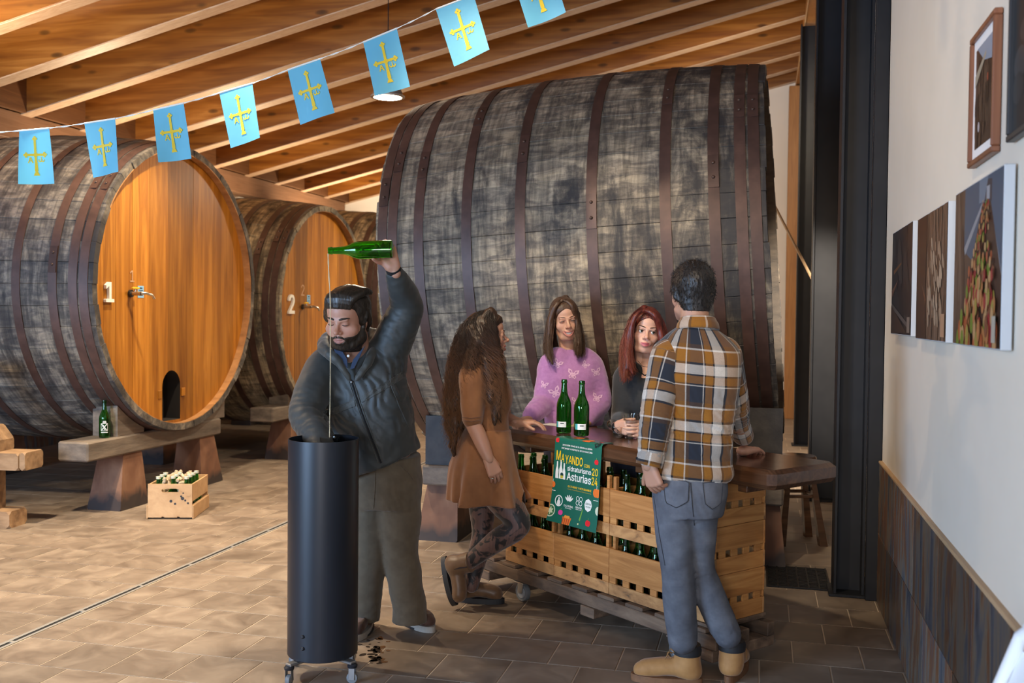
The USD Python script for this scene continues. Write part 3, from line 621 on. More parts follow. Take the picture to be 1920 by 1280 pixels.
for r in range(2):
    for c in range(3):
        if r or c:
            copy_of(proto, bm(CL * c, 0, PT + .289 * r), f'open pine bottle crate in the {rows[r]} row of the bar, {cols[c]} of three')
nb = 0; first = None
for r in range(2):
    for c in range(3):
        for j in range(2):
            for k in range(4):
                u, v = CL * c + .058 + k * .1005, .058 + j * .088
                lab = f'green cider bottle in the {rows[r]} {cols[c]} bar crate, {("front", "second")[j]} row, {("first", "second", "third", "last")[k]} from left'
                Mb = bm(u, v, PT + .289 * r + .0135)
                if first is None: first = bottle(lab, Mb, m_green, 'bottles standing in the bar crates', n=20)
                else: copy_of(first, Mb, lab)
lv = ('bottom', 'middle', 'top')
low = None
for k in range(3):
    lab = f'low pine crate at the right end of the bar, {lv[k]} of its stack of three'
    if low is None:
        low = thing('low_crate', lab, 'crate', bm(3 * CL + .002, 0, PT + .016), 'low crates stacked at the bar end')
        crate_parts(low, .25, .34, .075, .030, .1065, 3)
    else: copy_of(low, bm(3 * CL + .002, 0, PT + .016 + .2128 * k), lab)
pal = thing('wheeled_pallet', 'dirty wooden pallet on castors under the bottle crates', 'pallet', bm(0, 0, 0))
for k in range(9):
    part(pal, 'deck_board', cbox(.115, .40, .018, .003, (-.19 + .065 + k * .1935, .17, PT - .010 - .0005)), m_pallet)
part(pal, 'deck_board', cbox(.25, .36, .0150, .002, (3 * CL + .129, .17, PT + .0077)), m_pallet)
for v in (-.005, .17, .345):
    part(pal, 'stringer', cbox(1.73, .05, .062, .004, (.675, v, PT - .0515)), m_pallet)
for u in (-.17, .70, 1.46):
    part(pal, 'block', cbox(.10, .42, .05, .004, (u + .02, .17, PT - .108)), m_pallet)
def castor(t, u, v, r, top):
    c = part(t, 'castor_wheel', move(lathe([(0, -.013), (r * .82, -.013), (r * .85, -.016), (r * .97, -.014), (r, -.008), (r, .008), (r * .97, .014), (r * .85, .016), (r * .82, .013), (0, .013)], 28), mat4(rotx(math.pi / 2), (u, v, r + .0015))), m_rubber, smooth=40)
    part(c, 'hub', move(lathe([(0, -.016), (r * .62, -.016), (r * .66, -.013), (r * .66, .013), (r * .62, .016), (0, .016)], 24), mat4(rotx(math.pi / 2), (u, v, r + .0015))), m_wheel, smooth=40)
    for s in (-1, 1): part(t, 'castor_fork', hull([(u - .018, v + s * .020, r), (u + .018, v + s * .020, r), (u + .03, v + s * .020, top), (u - .02, v + s * .020, top), (u - .018, v + s * .023, r), (u + .018, v + s * .023, r), (u + .03, v + s * .023, top), (u - .02, v + s * .023, top)]), m_galv)
    part(t, 'castor_plate', cbox(.09, .075, .006, .001, (u, v, top - .003)), m_galv)
for u, v in ((.16, .0), (1.30, .0), (.16, .33), (1.30, .33)): castor(pal, u, v, .049, .110)

TZ = 0.92
tb = thing('bar_table', 'long dark varnished timber table slab lying over the bottle crates', 'table', bm(0, 0, 0))
TL0, TL1, TW = -0.06, 1.80, 0.475
prof = [(0.0, .012), (.012, .0), (TW - .014, 0), (TW, .014), (TW, .066), (TW - .012, .082), (.012, .082), (0, .07)]
out = [(TL0, 0), (TL1 - .03, -.0), (TL1, .03), (TL1, TW - .04), (TL1 - .04, TW), (TL0, TW)]
ov = Polygon(out); tops = [list(g.exterior.coords)[:-1] for g in (ov.buffer(-.016, join_style=2), ov, ov, ov.buffer(-.022, join_style=2))]
v = [(x, y, z) for g, z in zip(tops, (TZ - .083, TZ - .062, TZ - .016, TZ)) for x, y in g]
part(tb, 'slab', chamfer(trimesh.convex.convex_hull(A_(v)), .004), m_walnut)
for u in (.15, 1.0, 1.62):
    part(tb, 'batten', cbox(.05, .36, .03, .003, (u, .21, TZ - .0985)), m_walnut)

# poster hanging over the table edge: fabric of one sheet, print in shapes of its own
PW, PL, FO = 0.355, 0.505, 0.065                # width, length, part that lies on the table
pu0 = 0.435
def poster_pt(x, y, lift=0.0):
    """x from the left, y down the sheet, both in metres, to the bar's frame"""
    x, y = np.asarray(x, float), np.asarray(y, float); s = y - FO; rr = 0.014
    bend = np.clip(s / (rr * np.pi / 2), 0, 1) * np.pi / 2
    hang = np.clip(s - rr * np.pi / 2, 0, None); fl = np.clip(s, None, 0)
    vv = -.012 - rr * np.sin(bend) + rr * 0 - fl + .012
    zz = TZ + .002 - rr * (1 - np.cos(bend)) - hang
    k = np.clip(hang / .42, 0, 1)
    vv = vv - .012 * np.sin(k * 2.6) - .030 * k ** 4 + .006 * np.sin(x / PW * np.pi) * k
    u = pu0 + x - .028 * k ** 5 * (1 - x / PW)
    n = np.stack([0 * u, -np.sin(bend), np.cos(bend)], -1)
    return np.stack([u, vv, zz], -1) + n * np.asarray(lift)[..., None]
m_poster = M_('poster_sheet', {'p': ('principled_bsdf', dict(base_color=(0.012, 0.125, 0.085), roughness=0.28, coat_weight=0.3))}, [])
m_print = tinted('poster_print', 0.35)
po = thing('event_poster', 'green event poster hanging over the front edge of the bar table', 'poster', bm(0, 0, 0))
part(po, 'sheet', grid_sheet(lambda a, b: poster_pt(a * PW, b * PL), 8, 44, 0.0006), m_poster, smooth=60)
def print2d(geoms):
    """flat shapes (polygon, colour) in sheet coordinates, laid on the sheet"""
    vs, fs, cs, n = [], [], [], 0
    for gi, (g, c, lay) in enumerate(geoms):
        for q in getattr(g, 'geoms', [g]):
            if q.is_empty or q.area < 1e-8: continue
            q = q.intersection(sbox(0.001, 0.001, PW - .001, PL - .001))
            for qq in getattr(q, 'geoms', [q]):
                if qq.geom_type != 'Polygon' or qq.area < 1e-8: continue
                a, f = trimesh.creation.triangulate_polygon(qq, engine='earcut')
                a3, f = trimesh.remesh.subdivide_to_size(np.c_[a, np.zeros(len(a))], f, 0.02) if qq.area > 2e-4 else (np.c_[a, np.zeros(len(a))], f)
                P = poster_pt(a3[:, 0], a3[:, 1], np.full(len(a3), .0016 + lay * .00025))
                vs.append(P); fs.append(f[:, ::-1] + n); cs.append(np.tile(c, (len(P), 1))); n += len(P)
    return np.vstack(vs), np.vstack(fs), np.vstack(cs)
def text2d(s, x, y, h, width=None, bold=True, slant=0.0):
    """lettering as a flat shape: left end x, baseline y (downwards), capital height h, squeezed to a width"""
    m = meshkit.text_mesh(s, h, 0.001, bold=bold); v = np.asarray(m.vertices); f = m.faces
    top = v[:, 2] > 0.0005; keep = top[f].all(1)
    g = unary_union([Polygon(v[t][:, :2]).buffer(1e-6) for t in f[keep]])
    if width: b = g.bounds; g = affinity.scale(g, width / (b[2] - b[0]), 1, origin=(b[0], 0)); g = affinity.translate(g, -b[0], 0)
    g = affinity.affine_transform(g, [1, 0, slant, -1, x, y])
    return g
YEL, WHT, RED, ORG, GRN, PNK, BLK = (0.85, 0.52, 0.02), (0.80, 0.80, 0.76), (0.70, 0.02, 0.03), (0.75, 0.17, 0.03), (0.16, 0.36, 0.06), (0.72, 0.06, 0.28), (0.01, 0.02, 0.02)
Yf = lambda v: FO + v
disc = lambda x, y, r, sx=1, sy=1: affinity.scale(Point(x, y).buffer(r, 12), sx, sy)
G = []
for x, y, r, c in ((.020, Yf(.022), .013, RED), (.323, Yf(.10), .014, RED), (.290, Yf(.405), .017, RED), (.300, .03, .012, RED), (.004, Yf(.25), .018, ORG), (.336, Yf(.25), .025, ORG), (.085, Yf(.385), .015, PNK)):
    G.append((unary_union([disc(x - r * .3, y, r * .75, 1, 1.15), disc(x + r * .3, y, r * .75, 1, 1.15)]), c, 0))
    G.append((sbox(x - .0012, y - r * 1.5, x + .0012, y - r * .7), WHT if c == ORG else GRN, 0))
G += [(sbox(x - .015, y, x + .02, y + .003), WHT, 0) for x, y in ((.008, Yf(.28)), (.330, Yf(.285)))]
for bx, by in ((.228, .052), (.12, .022), (.137, Yf(.418))):
    G.append((Polygon([(bx - .032, by - .016), (bx + .032, by - .016), (bx + .025, by + .022), (bx - .025, by + .022)]), ORG, 0))
    G += [(sbox(bx - .028 + k * .014, by - .012, bx - .022 + k * .014, by + .020), (0.42, 0.07, 0.02), 1) for k in range(4)] + [(disc(bx - .012 + .012 * k, by - .018, .008), (0.8, 0.3, 0.05), 1) for k in range(3)]
G.append((unary_union([disc(.322, Yf(.015), .014, 1.5, .6), disc(.334, Yf(.004), .006), disc(.312, Yf(.025), .007), sbox(.325, Yf(-.002), .329, Yf(.03))]), BLK, 0))
G += [(text2d('DESCUBRE COMO SE ELABORA LA SIDRA', .062, Yf(.045), .0075, .225), WHT, 0), (text2d('ENTIENDE Y DISFRUTA DE SU CULTURA', .055, Yf(.062), .0075, .235), WHT, 0)]
for ch, x, h, dy in zip('MAYANDO', (.018, .057, .088, .115, .141, .170, .197), (.047, .040, .042, .037, .040, .040, .041), (.122, .128, .133, .130, .131, .133, .133)):
    G.append((text2d(ch, x, Yf(dy), h, .034 if ch == 'M' else .025), YEL, 0))
G += [(text2d('CON', .234, Yf(.135), .0155, .040), YEL, 0), (text2d('sidraturismo', .108, Yf(.167), .0235, .180), WHT, 0), (text2d('Asturias', .106, Yf(.213), .037, .184), WHT, 0),
      (text2d('20', .294, Yf(.167), .034, .044), YEL, 0), (text2d('24', .294, Yf(.214), .037, .044), YEL, 0)]
for bx, top, w in ((.030, .130, .021), (.058, .122, .022), (.083, .134, .021)):
    G.append((unary_union([sbox(bx - w / 2, Yf(top + .045), bx + w / 2, Yf(.215)), Polygon([(bx - w / 2, Yf(top + .045)), (bx - w / 5, Yf(top + .025)), (bx - w / 5, Yf(top)), (bx + w / 5, Yf(top)), (bx + w / 5, Yf(top + .025)), (bx + w / 2, Yf(top + .045))])]).buffer(.001), WHT, 0))
G += [(disc(.068, Yf(.195), .012, 1.0, 1.0), (0.01, 0.05, 0.05), 1), (sbox(.058, Yf(.198), .078, Yf(.212)), (0.55, 0.48, 0.05), 2)]
G += [(text2d('OCTUBRE Y NOVIEMBRE', .118, Yf(.250), .0095, .178), YEL, 0), (text2d('CONSULTA LA PROGRAMACION COMPLETA', .118, Yf(.262), .0045, .178), (0.45, 0.33, 0.05), 0)]
ring = lambda x, y, r, w: disc(x, y, r).difference(disc(x, y, r - w))
G += [(ring(.060, Yf(.328), .029, .006), WHT, 0), (disc(.060, Yf(.338), .015, .8, 1.15), WHT, 0), (disc(.060, Yf(.316), .006), WHT, 0)]
for a in (-50, -25, 0, 25, 50): G.append((affinity.rotate(disc(.134, Yf(.303), .016, .28, 1.0), a, origin=(.134, Yf(.325))), WHT, 0))
G += [(text2d('CAJA RURAL', .100, Yf(.350), .0095, .070), WHT, 0), (text2d('DE ASTURIAS', .112, Yf(.359), .005, .046), WHT, 0)]
for k in range(2):
    for j in range(2): G.append((ring(.198 + k * .024, Yf(.297 + j * .022), .012, .003), WHT, 0))
G += [(text2d('Asturias', .186, Yf(.345), .0105, .048), WHT, 0), (text2d('TURISMO ASTURIAS', .186, Yf(.353), .0045, .048), WHT, 0)]
G += [(Polygon([(.279 + .028 * math.cos(a), Yf(.318) + .032 * math.sin(a)) for a in np.linspace(0, 2 * np.pi, 9)]), WHT, 0), (text2d('SIDRA', .258, Yf(.316), .009, .042), (0.012, 0.125, 0.085), 1), (text2d('ASTURIAS', .260, Yf(.330), .007, .038), (0.012, 0.125, 0.085), 1)]
G += [(disc(.012, Yf(.385), .033), (0.62, 0.66, 0.50), 0), (disc(.012, Yf(.385), .027), (0.05, 0.16, 0.06), 1)] + [(affinity.rotate(disc(.012, Yf(.385), .021, .28, 1), a), (0.55, 0.62, 0.40), 2) for a in (0, 60, 120)]
G += [(disc(.356, Yf(.335), .022), (0.62, 0.66, 0.50), 0), (Polygon([(.222, Yf(.40)), (.240, Yf(.34)), (.243, Yf(.345)), (.232, Yf(.405))]), GRN, 0), (disc(.222, Yf(.42), .005), (0.6, 0.6, 0.3), 0)]
pv, pf, pc = print2d(G)
part(po, 'print', (pv, pf), m_print, col=pc)

# things on the table
def on_table(px, py): return at(px, py, z=TZ)
p = on_table(1057, 812); bottle('tall green bottle with white label on the bar table, farther of the two', mat4(rotz(-.25), (p[0], p[1], TZ + .001)), m_green, 'bottles on the bar table', True)
p = on_table(1090, 818); bottle('tall green bottle with white label standing on the top edge of the poster', mat4(rotz(.02), (p[0], p[1], TZ + .0035)), m_green, 'bottles on the bar table', True)
p = on_table(1046, 797)
t = thing('leaflet', 'white and yellow leaflet lying on the table by the hand of the woman in brown', 'leaflet', mat4(rotz(-.5), (p[0], p[1], TZ + .0015)))
part(t, 'sheet', cbox(.21, .10, .001, .0003), m_paper); part(t, 'printed_panel', cbox(.08, .08, .0006, .0002, (.055, 0, .0008)), m_yellow)
def tumbler(label, M, r=.043, h=.12):
    t = thing('cider_glass', label, 'glass', M)
    part(t, 'glass', lathe([(0, 0), (r * .74, 0), (r * .76, .004), (r, h), (r - .0016, h), (r * .74 - .0012, .009), (0, .008)], 32), m_clear, smooth=40)
    return t
# ---------------------------------------------------------------- people: smooth bodies from joints, meshed on a grid
from scipy.interpolate import PchipInterpolator
class Body:
    """a distance field on a grid: round limbs, ellipsoids and lofted trunks joined smoothly"""
    GS = 1.0                                    # size of the person being built
    def __init__(s, lo, hi, h, gs=None):
        s.gs = Body.GS if gs is None else gs
        s.lo = A_(lo, float); s.h = h
        n = np.ceil((A_(hi) - s.lo) / h).astype(int) + 1
        s.ax = [s.lo[i] + h * np.arange(n[i]) for i in range(3)]
        s.v = np.full(n, 0.4, np.float32)
    def cut(s, lo, hi):
        sl = tuple(slice(max(0, int(np.floor((lo[i] - s.lo[i]) / s.h))), max(0, min(len(s.ax[i]), int(np.ceil((hi[i] - s.lo[i]) / s.h)) + 1))) for i in range(3))
        if any(q.stop - q.start < 1 for q in sl): return None, None
        return sl, np.stack(np.meshgrid(*[s.ax[i][sl[i]] for i in range(3)], indexing='ij'), -1)
    def mix(s, sl, d, k, op):
        v = s.v[sl]; k = max(k, 1e-5)
        if op == 'u':
            t = np.clip(.5 + .5 * (v - d) / k, 0, 1); s.v[sl] = v + (d - v) * t - k * t * (1 - t)
        else:
            t = np.clip(.5 - .5 * (v + d) / k, 0, 1); s.v[sl] = v + (-d - v) * t + k * t * (1 - t)
        return s
    def chain(s, pts, rad, k=.02, op='u', flat=None):
        """limb through points with a radius at each; flat = (direction, factor) squashes it along a direction"""
        P = A_(pts, float); r = np.broadcast_to(A_(rad, float), (len(P),)) * s.gs
        if len(P) > 2:
            t = np.r_[0, np.cumsum(np.linalg.norm(np.diff(P, axis=0), axis=1))]; tt = np.linspace(0, t[-1], 3 * len(P))
            tt = np.unique(np.r_[tt, t]); P, r = PchipInterpolator(t, P)(tt), PchipInterpolator(t, r)(tt)
        pad = k + 3 * s.h; R = r.max() * (max(1, 1 / flat[1]) if flat else 1) + pad
        sl, X = s.cut(P.min(0) - R, P.max(0) + R)
        if sl is None: return s
        d = np.full(X.shape[:3], 9.0)
        for a, b, ra, rb in zip(P[:-1], P[1:], r[:-1], r[1:]):
            e = b - a; L = e @ e + 1e-12; q = X - a; t = np.clip(q @ e / L, 0, 1); q = q - t[..., None] * e
            if flat is not None:
                c = q @ A_(flat[0]); q = q + A_(flat[0]) * (c * (flat[1] - 1))[..., None]
            d = np.minimum(d, np.sqrt((q * q).sum(-1)) - (ra + t * (rb - ra)))
        return s.mix(sl, d, k, op)
    def ell(s, c, rad, k=.02, R=None, op='u'):
        rad = A_(rad, float); pad = rad.max() + k + 3 * s.h
        sl, X = s.cut(A_(c) - pad, A_(c) + pad)
        if sl is None: return s
        q = X - A_(c)
        if R is not None: q = q @ R
        g = np.sqrt(((q / rad) ** 2).sum(-1)); g2 = np.sqrt(((q / rad ** 2) ** 2).sum(-1)) + 1e-9
        return s.mix(sl, g * (g - 1) / g2, k, op)
    def loft(s, a, b, lat, rows, k=.03, n=2.3, op='u', wav=None):
        """trunk from a to b: rows of (t, half width, half depth front, half depth back, shift sideways, shift forwards)"""
        a, b = A_(a, float), A_(b, float); ax = b - a; L = np.linalg.norm(ax); ax /= L
        lat = unit(A_(lat) - ax * (A_(lat) @ ax)); fr = np.cross(ax, lat)      # lat = the person's right, fr = forwards
        rows = A_([list(r) + [0] * (6 - len(r)) for r in rows], float); rows[:, 1:] *= s.gs; f = PchipInterpolator(rows[:, 0], rows[:, 1:])
        t0, t1 = rows[0, 0], rows[-1, 0]; R = np.abs(rows[:, 1:4]).max() + np.abs(rows[:, 4:]).max() + k + 3 * s.h
        ends = A_([a + ax * L * t0, a + ax * L * t1]); sl, X = s.cut(ends.min(0) - R, ends.max(0) + R)
        if sl is None: return s
        q = X - a; t = q @ ax / L; w = f(np.clip(t, t0, t1)); x = q @ lat - w[..., 3]; y = q @ fr - w[..., 4]
        A, B = w[..., 0], np.where(y > 0, w[..., 1], w[..., 2])
        if wav is not None: sc = wav(np.arctan2(y, x), t); A, B = A * sc, B * sc
        r = ((np.abs(x) / A) ** n + (np.abs(y) / B) ** n) ** (1 / n)
        d = (r - 1) * np.minimum(A, B) * .92
        e = np.maximum((t - t1) * L, (t0 - t) * L)
        return s.mix(sl, np.maximum(d, e), k, op)
    def keep(s, p, nrm):
        """cuts away what lies beyond a plane (nrm points outwards)"""
        X = np.stack(np.meshgrid(*s.ax, indexing='ij'), -1); s.v = np.maximum(s.v, ((X - A_(p)) @ unit(nrm)).astype(np.float32)); return s
    def region(s, fn):
        X = np.stack(np.meshgrid(*s.ax, indexing='ij'), -1); s.v = np.maximum(s.v, fn(X[..., 0], X[..., 1], X[..., 2]).astype(np.float32)); return s
    def ruffle(s, fn):
        """adds fn(points) to the distance near the surface: folds and creases"""
        m = np.abs(s.v) < .03; i = np.argwhere(m); X = s.lo + i * s.h; s.v[m] += fn(X).astype(np.float32); return s
    def copy(s):
        o = Body.__new__(Body); o.lo, o.h, o.ax, o.v, o.gs = s.lo, s.h, s.ax, s.v.copy(), s.gs; return o
    def mesh(s, relax=1):
        v, h = s.v, s.h; ins = v < 0
        c = [ins[i:ins.shape[0] - 1 + i, j:ins.shape[1] - 1 + j, k:ins.shape[2] - 1 + k] for i in (0, 1) for j in (0, 1) for k in (0, 1)]
        tot = sum(x.astype(np.int8) for x in c); act = (tot > 0) & (tot < 8); cells = np.argwhere(act)
        idx = np.full(act.shape, -1, np.int64); idx[act] = np.arange(len(cells))
        acc = np.zeros((len(cells), 3)); cnt = np.zeros(len(cells)); off = A_([(i, j, k) for i in (0, 1) for j in (0, 1) for k in (0, 1)])
        cv = np.stack([v[tuple((cells + o).T)] for o in off], 1)
        for p in range(8):
            for q in range(p + 1, 8):
                if np.abs(off[p] - off[q]).sum() != 1: continue
                m = (cv[:, p] < 0) != (cv[:, q] < 0); t = cv[m, p] / (cv[m, p] - cv[m, q])
                acc[m] += off[p] + t[:, None] * (off[q] - off[p]); cnt[m] += 1
        V = s.lo + (cells + acc / cnt[:, None]) * h; F = []
        for a in range(3):
            b, c_ = (a + 1) % 3, (a + 2) % 3; sh = [slice(None)] * 3; s0, s1 = list(sh), list(sh); s0[a], s1[a] = slice(0, -1), slice(1, None)
            x = ins[tuple(s0)] != ins[tuple(s1)]; e = np.argwhere(x); e = e[(e[:, b] > 0) & (e[:, c_] > 0) & (e[:, b] < ins.shape[b] - 1) & (e[:, c_] < ins.shape[c_] - 1)]
            fl = ins[tuple(e.T)]; q = []
            for db, dc in ((1, 1), (0, 1), (0, 0), (1, 0)):
                g = e.copy(); g[:, b] -= db; g[:, c_] -= dc; q.append(idx[tuple(g.T)])
            q = np.stack(q, 1); q[~fl] = q[~fl][:, ::-1]; F.append(q)
        F = np.vstack(F); T = np.vstack([F[:, [0, 1, 2]], F[:, [0, 2, 3]]])
        for _ in range(relax):
            S = np.zeros_like(V); n = np.zeros(len(V))
            for i in range(4):
                np.add.at(S, F[:, i], V[F[:, (i + 1) % 4]]); np.add.at(n, F[:, i], 1)
            V = .5 * V + .5 * S / np.maximum(n, 1)[:, None]
        return V, T
def folds(amp, freq, stretch=(1, 1, 1), seed=0, oct=3):
    sc = A_(stretch) * freq
    return lambda X: amp * (meshkit.fbm(X * sc, oct, seed) * 2 - 1)
def creases(amp, wave, axis, seed=0, warp=.03, at_=None, reach=.1):
    """sharp folds across an axis, strongest near some points"""
    def f(X):
        w = (meshkit.fbm(X * 9, 2, seed) - .5) * warp * 4
        s = np.sin((X @ unit(axis) + w) * 2 * np.pi / wave)
        g = 1.0
        if at_ is not None: g = sum(np.exp(-((X - A_(p)) ** 2).sum(-1) / (reach ** 2)) for p in at_)
        return amp * np.abs(s) * -1 * g + amp * .5 * g
    return f

# ---------------------------------------------------------------- heads (x = the person's right, y = forwards, z = up; origin between the ears)
def head_field(male=True, smile=0.0, lids=0.5, jaw=1.0, fat=0.0, open_=0.0, h=.0028):
    B = Body((-.115, -.135, -.185), (.115, .145, .15), h, 1.0); j = jaw
    B.ell((0, -.018, .036), (.074 + fat * .3, .096, .088))
    B.chain([(0, .030, .045), (0, .040, -.045)], (.060, .046 * j + fat * .4), .03)
    B.ell((0, .022, -.058), (.053 * j + fat, .060, .050 + fat * .3), .03)
    B.ell((0, .066, -.093), (.024 * j, .020, .020), .025)
    for s in (-1, 1):
        B.ell((s * (.040 + fat * .3), .060, -.026), (.024 + fat * .4, .020, .022 + smile * .002), .022)
        B.chain([(s * (.058 if male else .046) * j, .010, -.070), (s * .034 * j, .052, -.094)], (.016 * j + fat * .5, .016), .025)
        B.ell((s * .031, .098, .006), (.019, .013, .0125), .010, op='s')
        B.ell((s * .031, .0765, .006), (.0150, .0130, .0135), .004)
        B.chain([(s * .014, .0885, .021), (s * .040, .083, .0245)], (.0075, .006), .010)
    B.chain([(0, .086, .020), (0, .098, -.006), (0, .112, -.024)], (.0085, .0085, .0115), .008)
    for s in (-1, 1):
        B.ell((s * .0125, .098, -.029), (.0075, .010, .0075), .006)
        B.ell((s * .0065, .105, -.0345), (.004, .005, .003), .003, op='s')
    w, up = .021 + .010 * smile, .0085 * smile
    B.ell((0, .084, -.056), (.030, .014, .020), .015)
    B.chain([(-w, .084 - .004 * smile, -.060 + up), (0, .0985, -.0565), (w, .084 - .004 * smile, -.060 + up)], (.0035, .0062, .0035), .004)
    B.chain([(-w * .85, .084 - .003 * smile, -.0635 + up * .8 - open_ * .4), (0, .0965, -.0705 - open_), (w * .85, .084 - .003 * smile, -.0635 + up * .8 - open_ * .4)], (.0035, .0072, .0035), .005)
    yo = .105 if open_ == 0 else .0975
    B.chain([(-w, .090 - .003 * smile, -.0605 + up), (0, yo, -.0628 - open_ * .5), (w, .090 - .003 * smile, -.0605 + up)], (.0012, .0020 + open_ * .55, .0012), .002, op='s')
    if smile > .4:
        for s in (-1, 1): B.chain([(s * .022, .094, -.030), (s * .036, .084, -.056)], (.0022, .002), .008, op='s')
    for s in (-1, 1):
        Re = rotz(-s * .30) @ roty(s * .1)
        B.ell((s * .077, -.008, -.006), (.0095, .020, .031), .006, Re); B.ell((s * .084, -.002, -.003), (.007, .011, .019), .004, Re, op='s')
        B.ell((s * .075, .004, -.032), (.006, .008, .009), .005)
    r = (.056 + fat if male else .043)
    B.chain([(0, -.026, -.04), (0, -.036, -.165)], (r, r * 1.02), .03)
    return B
def head_tint(V, skin, lip, smile, blush=.12, stubble=0.0, open_=0.0):
    C = np.tile(A_(skin, float), (len(V), 1)); x, y, z = V.T
    w, up = .021 + .010 * smile, .0085 * smile; mid = -.0635 + up * (np.abs(x) / w) ** 1.6 - open_ * .5
    m = np.clip(1.3 - np.sqrt((x / (w * 1.08)) ** 2 + ((z - mid) / (.0125 + open_ * .6)) ** 2) ** 3, 0, 1) * (y > .078)
    b = sum(np.exp(-(((x - s * .042) / .020) ** 2 + ((z + .028) / .016) ** 2)) for s in (-1, 1)) * (y > .03) + .7 * np.exp(-((x / .012) ** 2 + ((z + .026) / .012) ** 2)) * (y > .09)
    C = C * (1 - blush * b[:, None]) + A_((.55, .16, .12)) * (blush * b)[:, None]
    e = sum(np.exp(-(((x - s * .031) / .017) ** 2 + ((z - .008) / .010) ** 2) ** 2) for s in (-1, 1)) * (y > .06)
    C = C * (1 - .22 * e[:, None]) + A_((.22, .10, .08)) * (.22 * e)[:, None]
    if stubble:
        s_ = np.clip((-.042 - z) / .02, 0, 1) * (y > -.02) * stubble; C = C * (1 - s_[:, None]) + A_((.12, .09, .08)) * s_[:, None]
    return C * (1 - m[:, None]) + A_(lip) * m[:, None]
m_skin = tinted('skin', 0.48, 0.12, 500.0, subsurface_weight=0.12, subsurface_scale=0.01)
m_eye = tinted('eyeball', 0.12)
m_tooth = plain('teeth', (0.82, 0.78, 0.70), 0.25)
m_lash = plain('lashes', (0.012, 0.009, 0.008), 0.7)
def hairmat(name, a, b, rough=.42):
    nodes = {'tc': ('texture_coordinate', {}), 'mp': ('mapping', {'scale': (110.0, 110.0, 9.0)}), 'n': ('noise_texture', {'scale': 1.0, 'detail': 3.0, 'distortion': 0.4}), 'r': ('rgb_ramp', {'ramp': [(0.3, a), (0.7, b)]}), 'b': ('bump', {'strength': 0.6, 'distance': 0.004}), 'p': ('principled_bsdf', {'roughness': rough, 'specular_ior_level': 0.4})}
    return M_(name, nodes, [('tc.object', 'mp.vector'), ('mp.vector', 'n.vector'), ('n.fac', 'r.fac'), ('r.color', 'p.base_color'), ('n.fac', 'b.height'), ('b.normal', 'p.normal')])
m_strands = tinted('hair_strands', .40, specular_ior_level=.5)
def place_head(p, HM, B, skin, lip, eyes, smile=0, lids=None, gaze=(0, 1, 0), brow=None, browmat=None, teeth=False, open_=0.0, iris=(.10, .05, .02), browz=0.0, stubble=0.0, sc=1.0):
    """the face's parts go under the person; returns the head's own mesh and tint for the one body mesh"""
    V, F = B.mesh(); C = head_tint(V, skin, lip, smile, stubble=stubble, open_=open_)
    T = lambda m: move(m, HM @ mat4(np.eye(3) * sc * Body.GS))
    for s in (-1, 1):
        c = A_((s * .031, .0765, .006))
        if eyes > 0:
            m = trimesh.creation.icosphere(3, .0122); v = np.asarray(m.vertices); g = unit(gaze); a = v @ g / .0122
            col = np.where((a > .90)[:, None], A_((.004, .004, .004)), np.where((a > .72)[:, None], A_(iris), A_((.62, .60, .57))))
            R = A_((1, 1.0, 1))
            part(p, 'eye', T((v * R + c + A_((0, .0022, -.0005)), np.asarray(m.faces))), m_eye, smooth=True, col=col)
            hy = .0055 * eyes
            t = np.linspace(-1, 1, 9)
            lid = np.stack([c[0] + t * .0145, .0895 - .0055 * t * t + 0 * t, .0065 + hy * (1 - t * t) - .001 + 0 * t], 1)
            part(p, 'eyelash', T(tube(lid, [.0010, .0014, .0018, .0019, .0019, .0019, .0018, .0014, .0010], 6)), m_lash, smooth=True)
            lidu = np.concatenate([[c + A_((0, .0022, 0)) + .0135 * unit((x, math.sqrt(max(1 - x * x - q * q, .01)), q)) for x in np.linspace(-.95, .95, 12)] for q in np.linspace(.32 * eyes + .08, .95, 6)])
            i, k = np.meshgrid(np.arange(5), np.arange(11), indexing='ij'); a_ = (i * 12 + k).ravel(); q = np.stack([a_, a_ + 1, a_ + 13, a_ + 12], 1)
            part(p, 'eyelid', T((lidu, np.vstack([q[:, [0, 1, 2]], q[:, [0, 2, 3]]]))), m_skin, smooth=True, col=np.tile(A_(skin) * .82, (len(lidu), 1)))
        else:
            t = np.linspace(-1, 1, 9); bow = .003 if smile > .5 else -.0028
            lid = np.stack([c[0] + t * .0145, .0905 - .0055 * t * t, .0025 + bow * (1 - t * t)], 1)
            part(p, 'eyelash', T(tube(lid, [.0008, .0012, .0016, .0017, .0017, .0017, .0016, .0012, .0008], 6)), m_lash, smooth=True)
        if brow is not None:
            t = np.linspace(0, 1, 8); x = s * (.012 + t * .040)
            b = np.stack([x, .0955 - .019 * t ** 2.2, .0255 + browz + .006 * np.sin(t * 2.3) - .002 * t], 1)
            part(p, 'eyebrow', T(tube(b, A_([.003, .0036, .0038, .0036, .0032, .0026, .002, .001]) * brow, 8)), browmat, smooth=True)
    if teeth:
        w = .020 + .009 * smile; f = lambda u, v: np.stack([(u - .5) * 1.7 * w, .0925 - .008 * ((u - .5) * 2) ** 2 + 0 * v, -.0600 + .006 * smile * ((u - .5) * 2) ** 2 - v * (open_ * 1.3 + .001)], -1)
        part(p, 'teeth', T(grid_sheet(f, 12, 4)), m_tooth, smooth=True)
    return T((V, F)), C
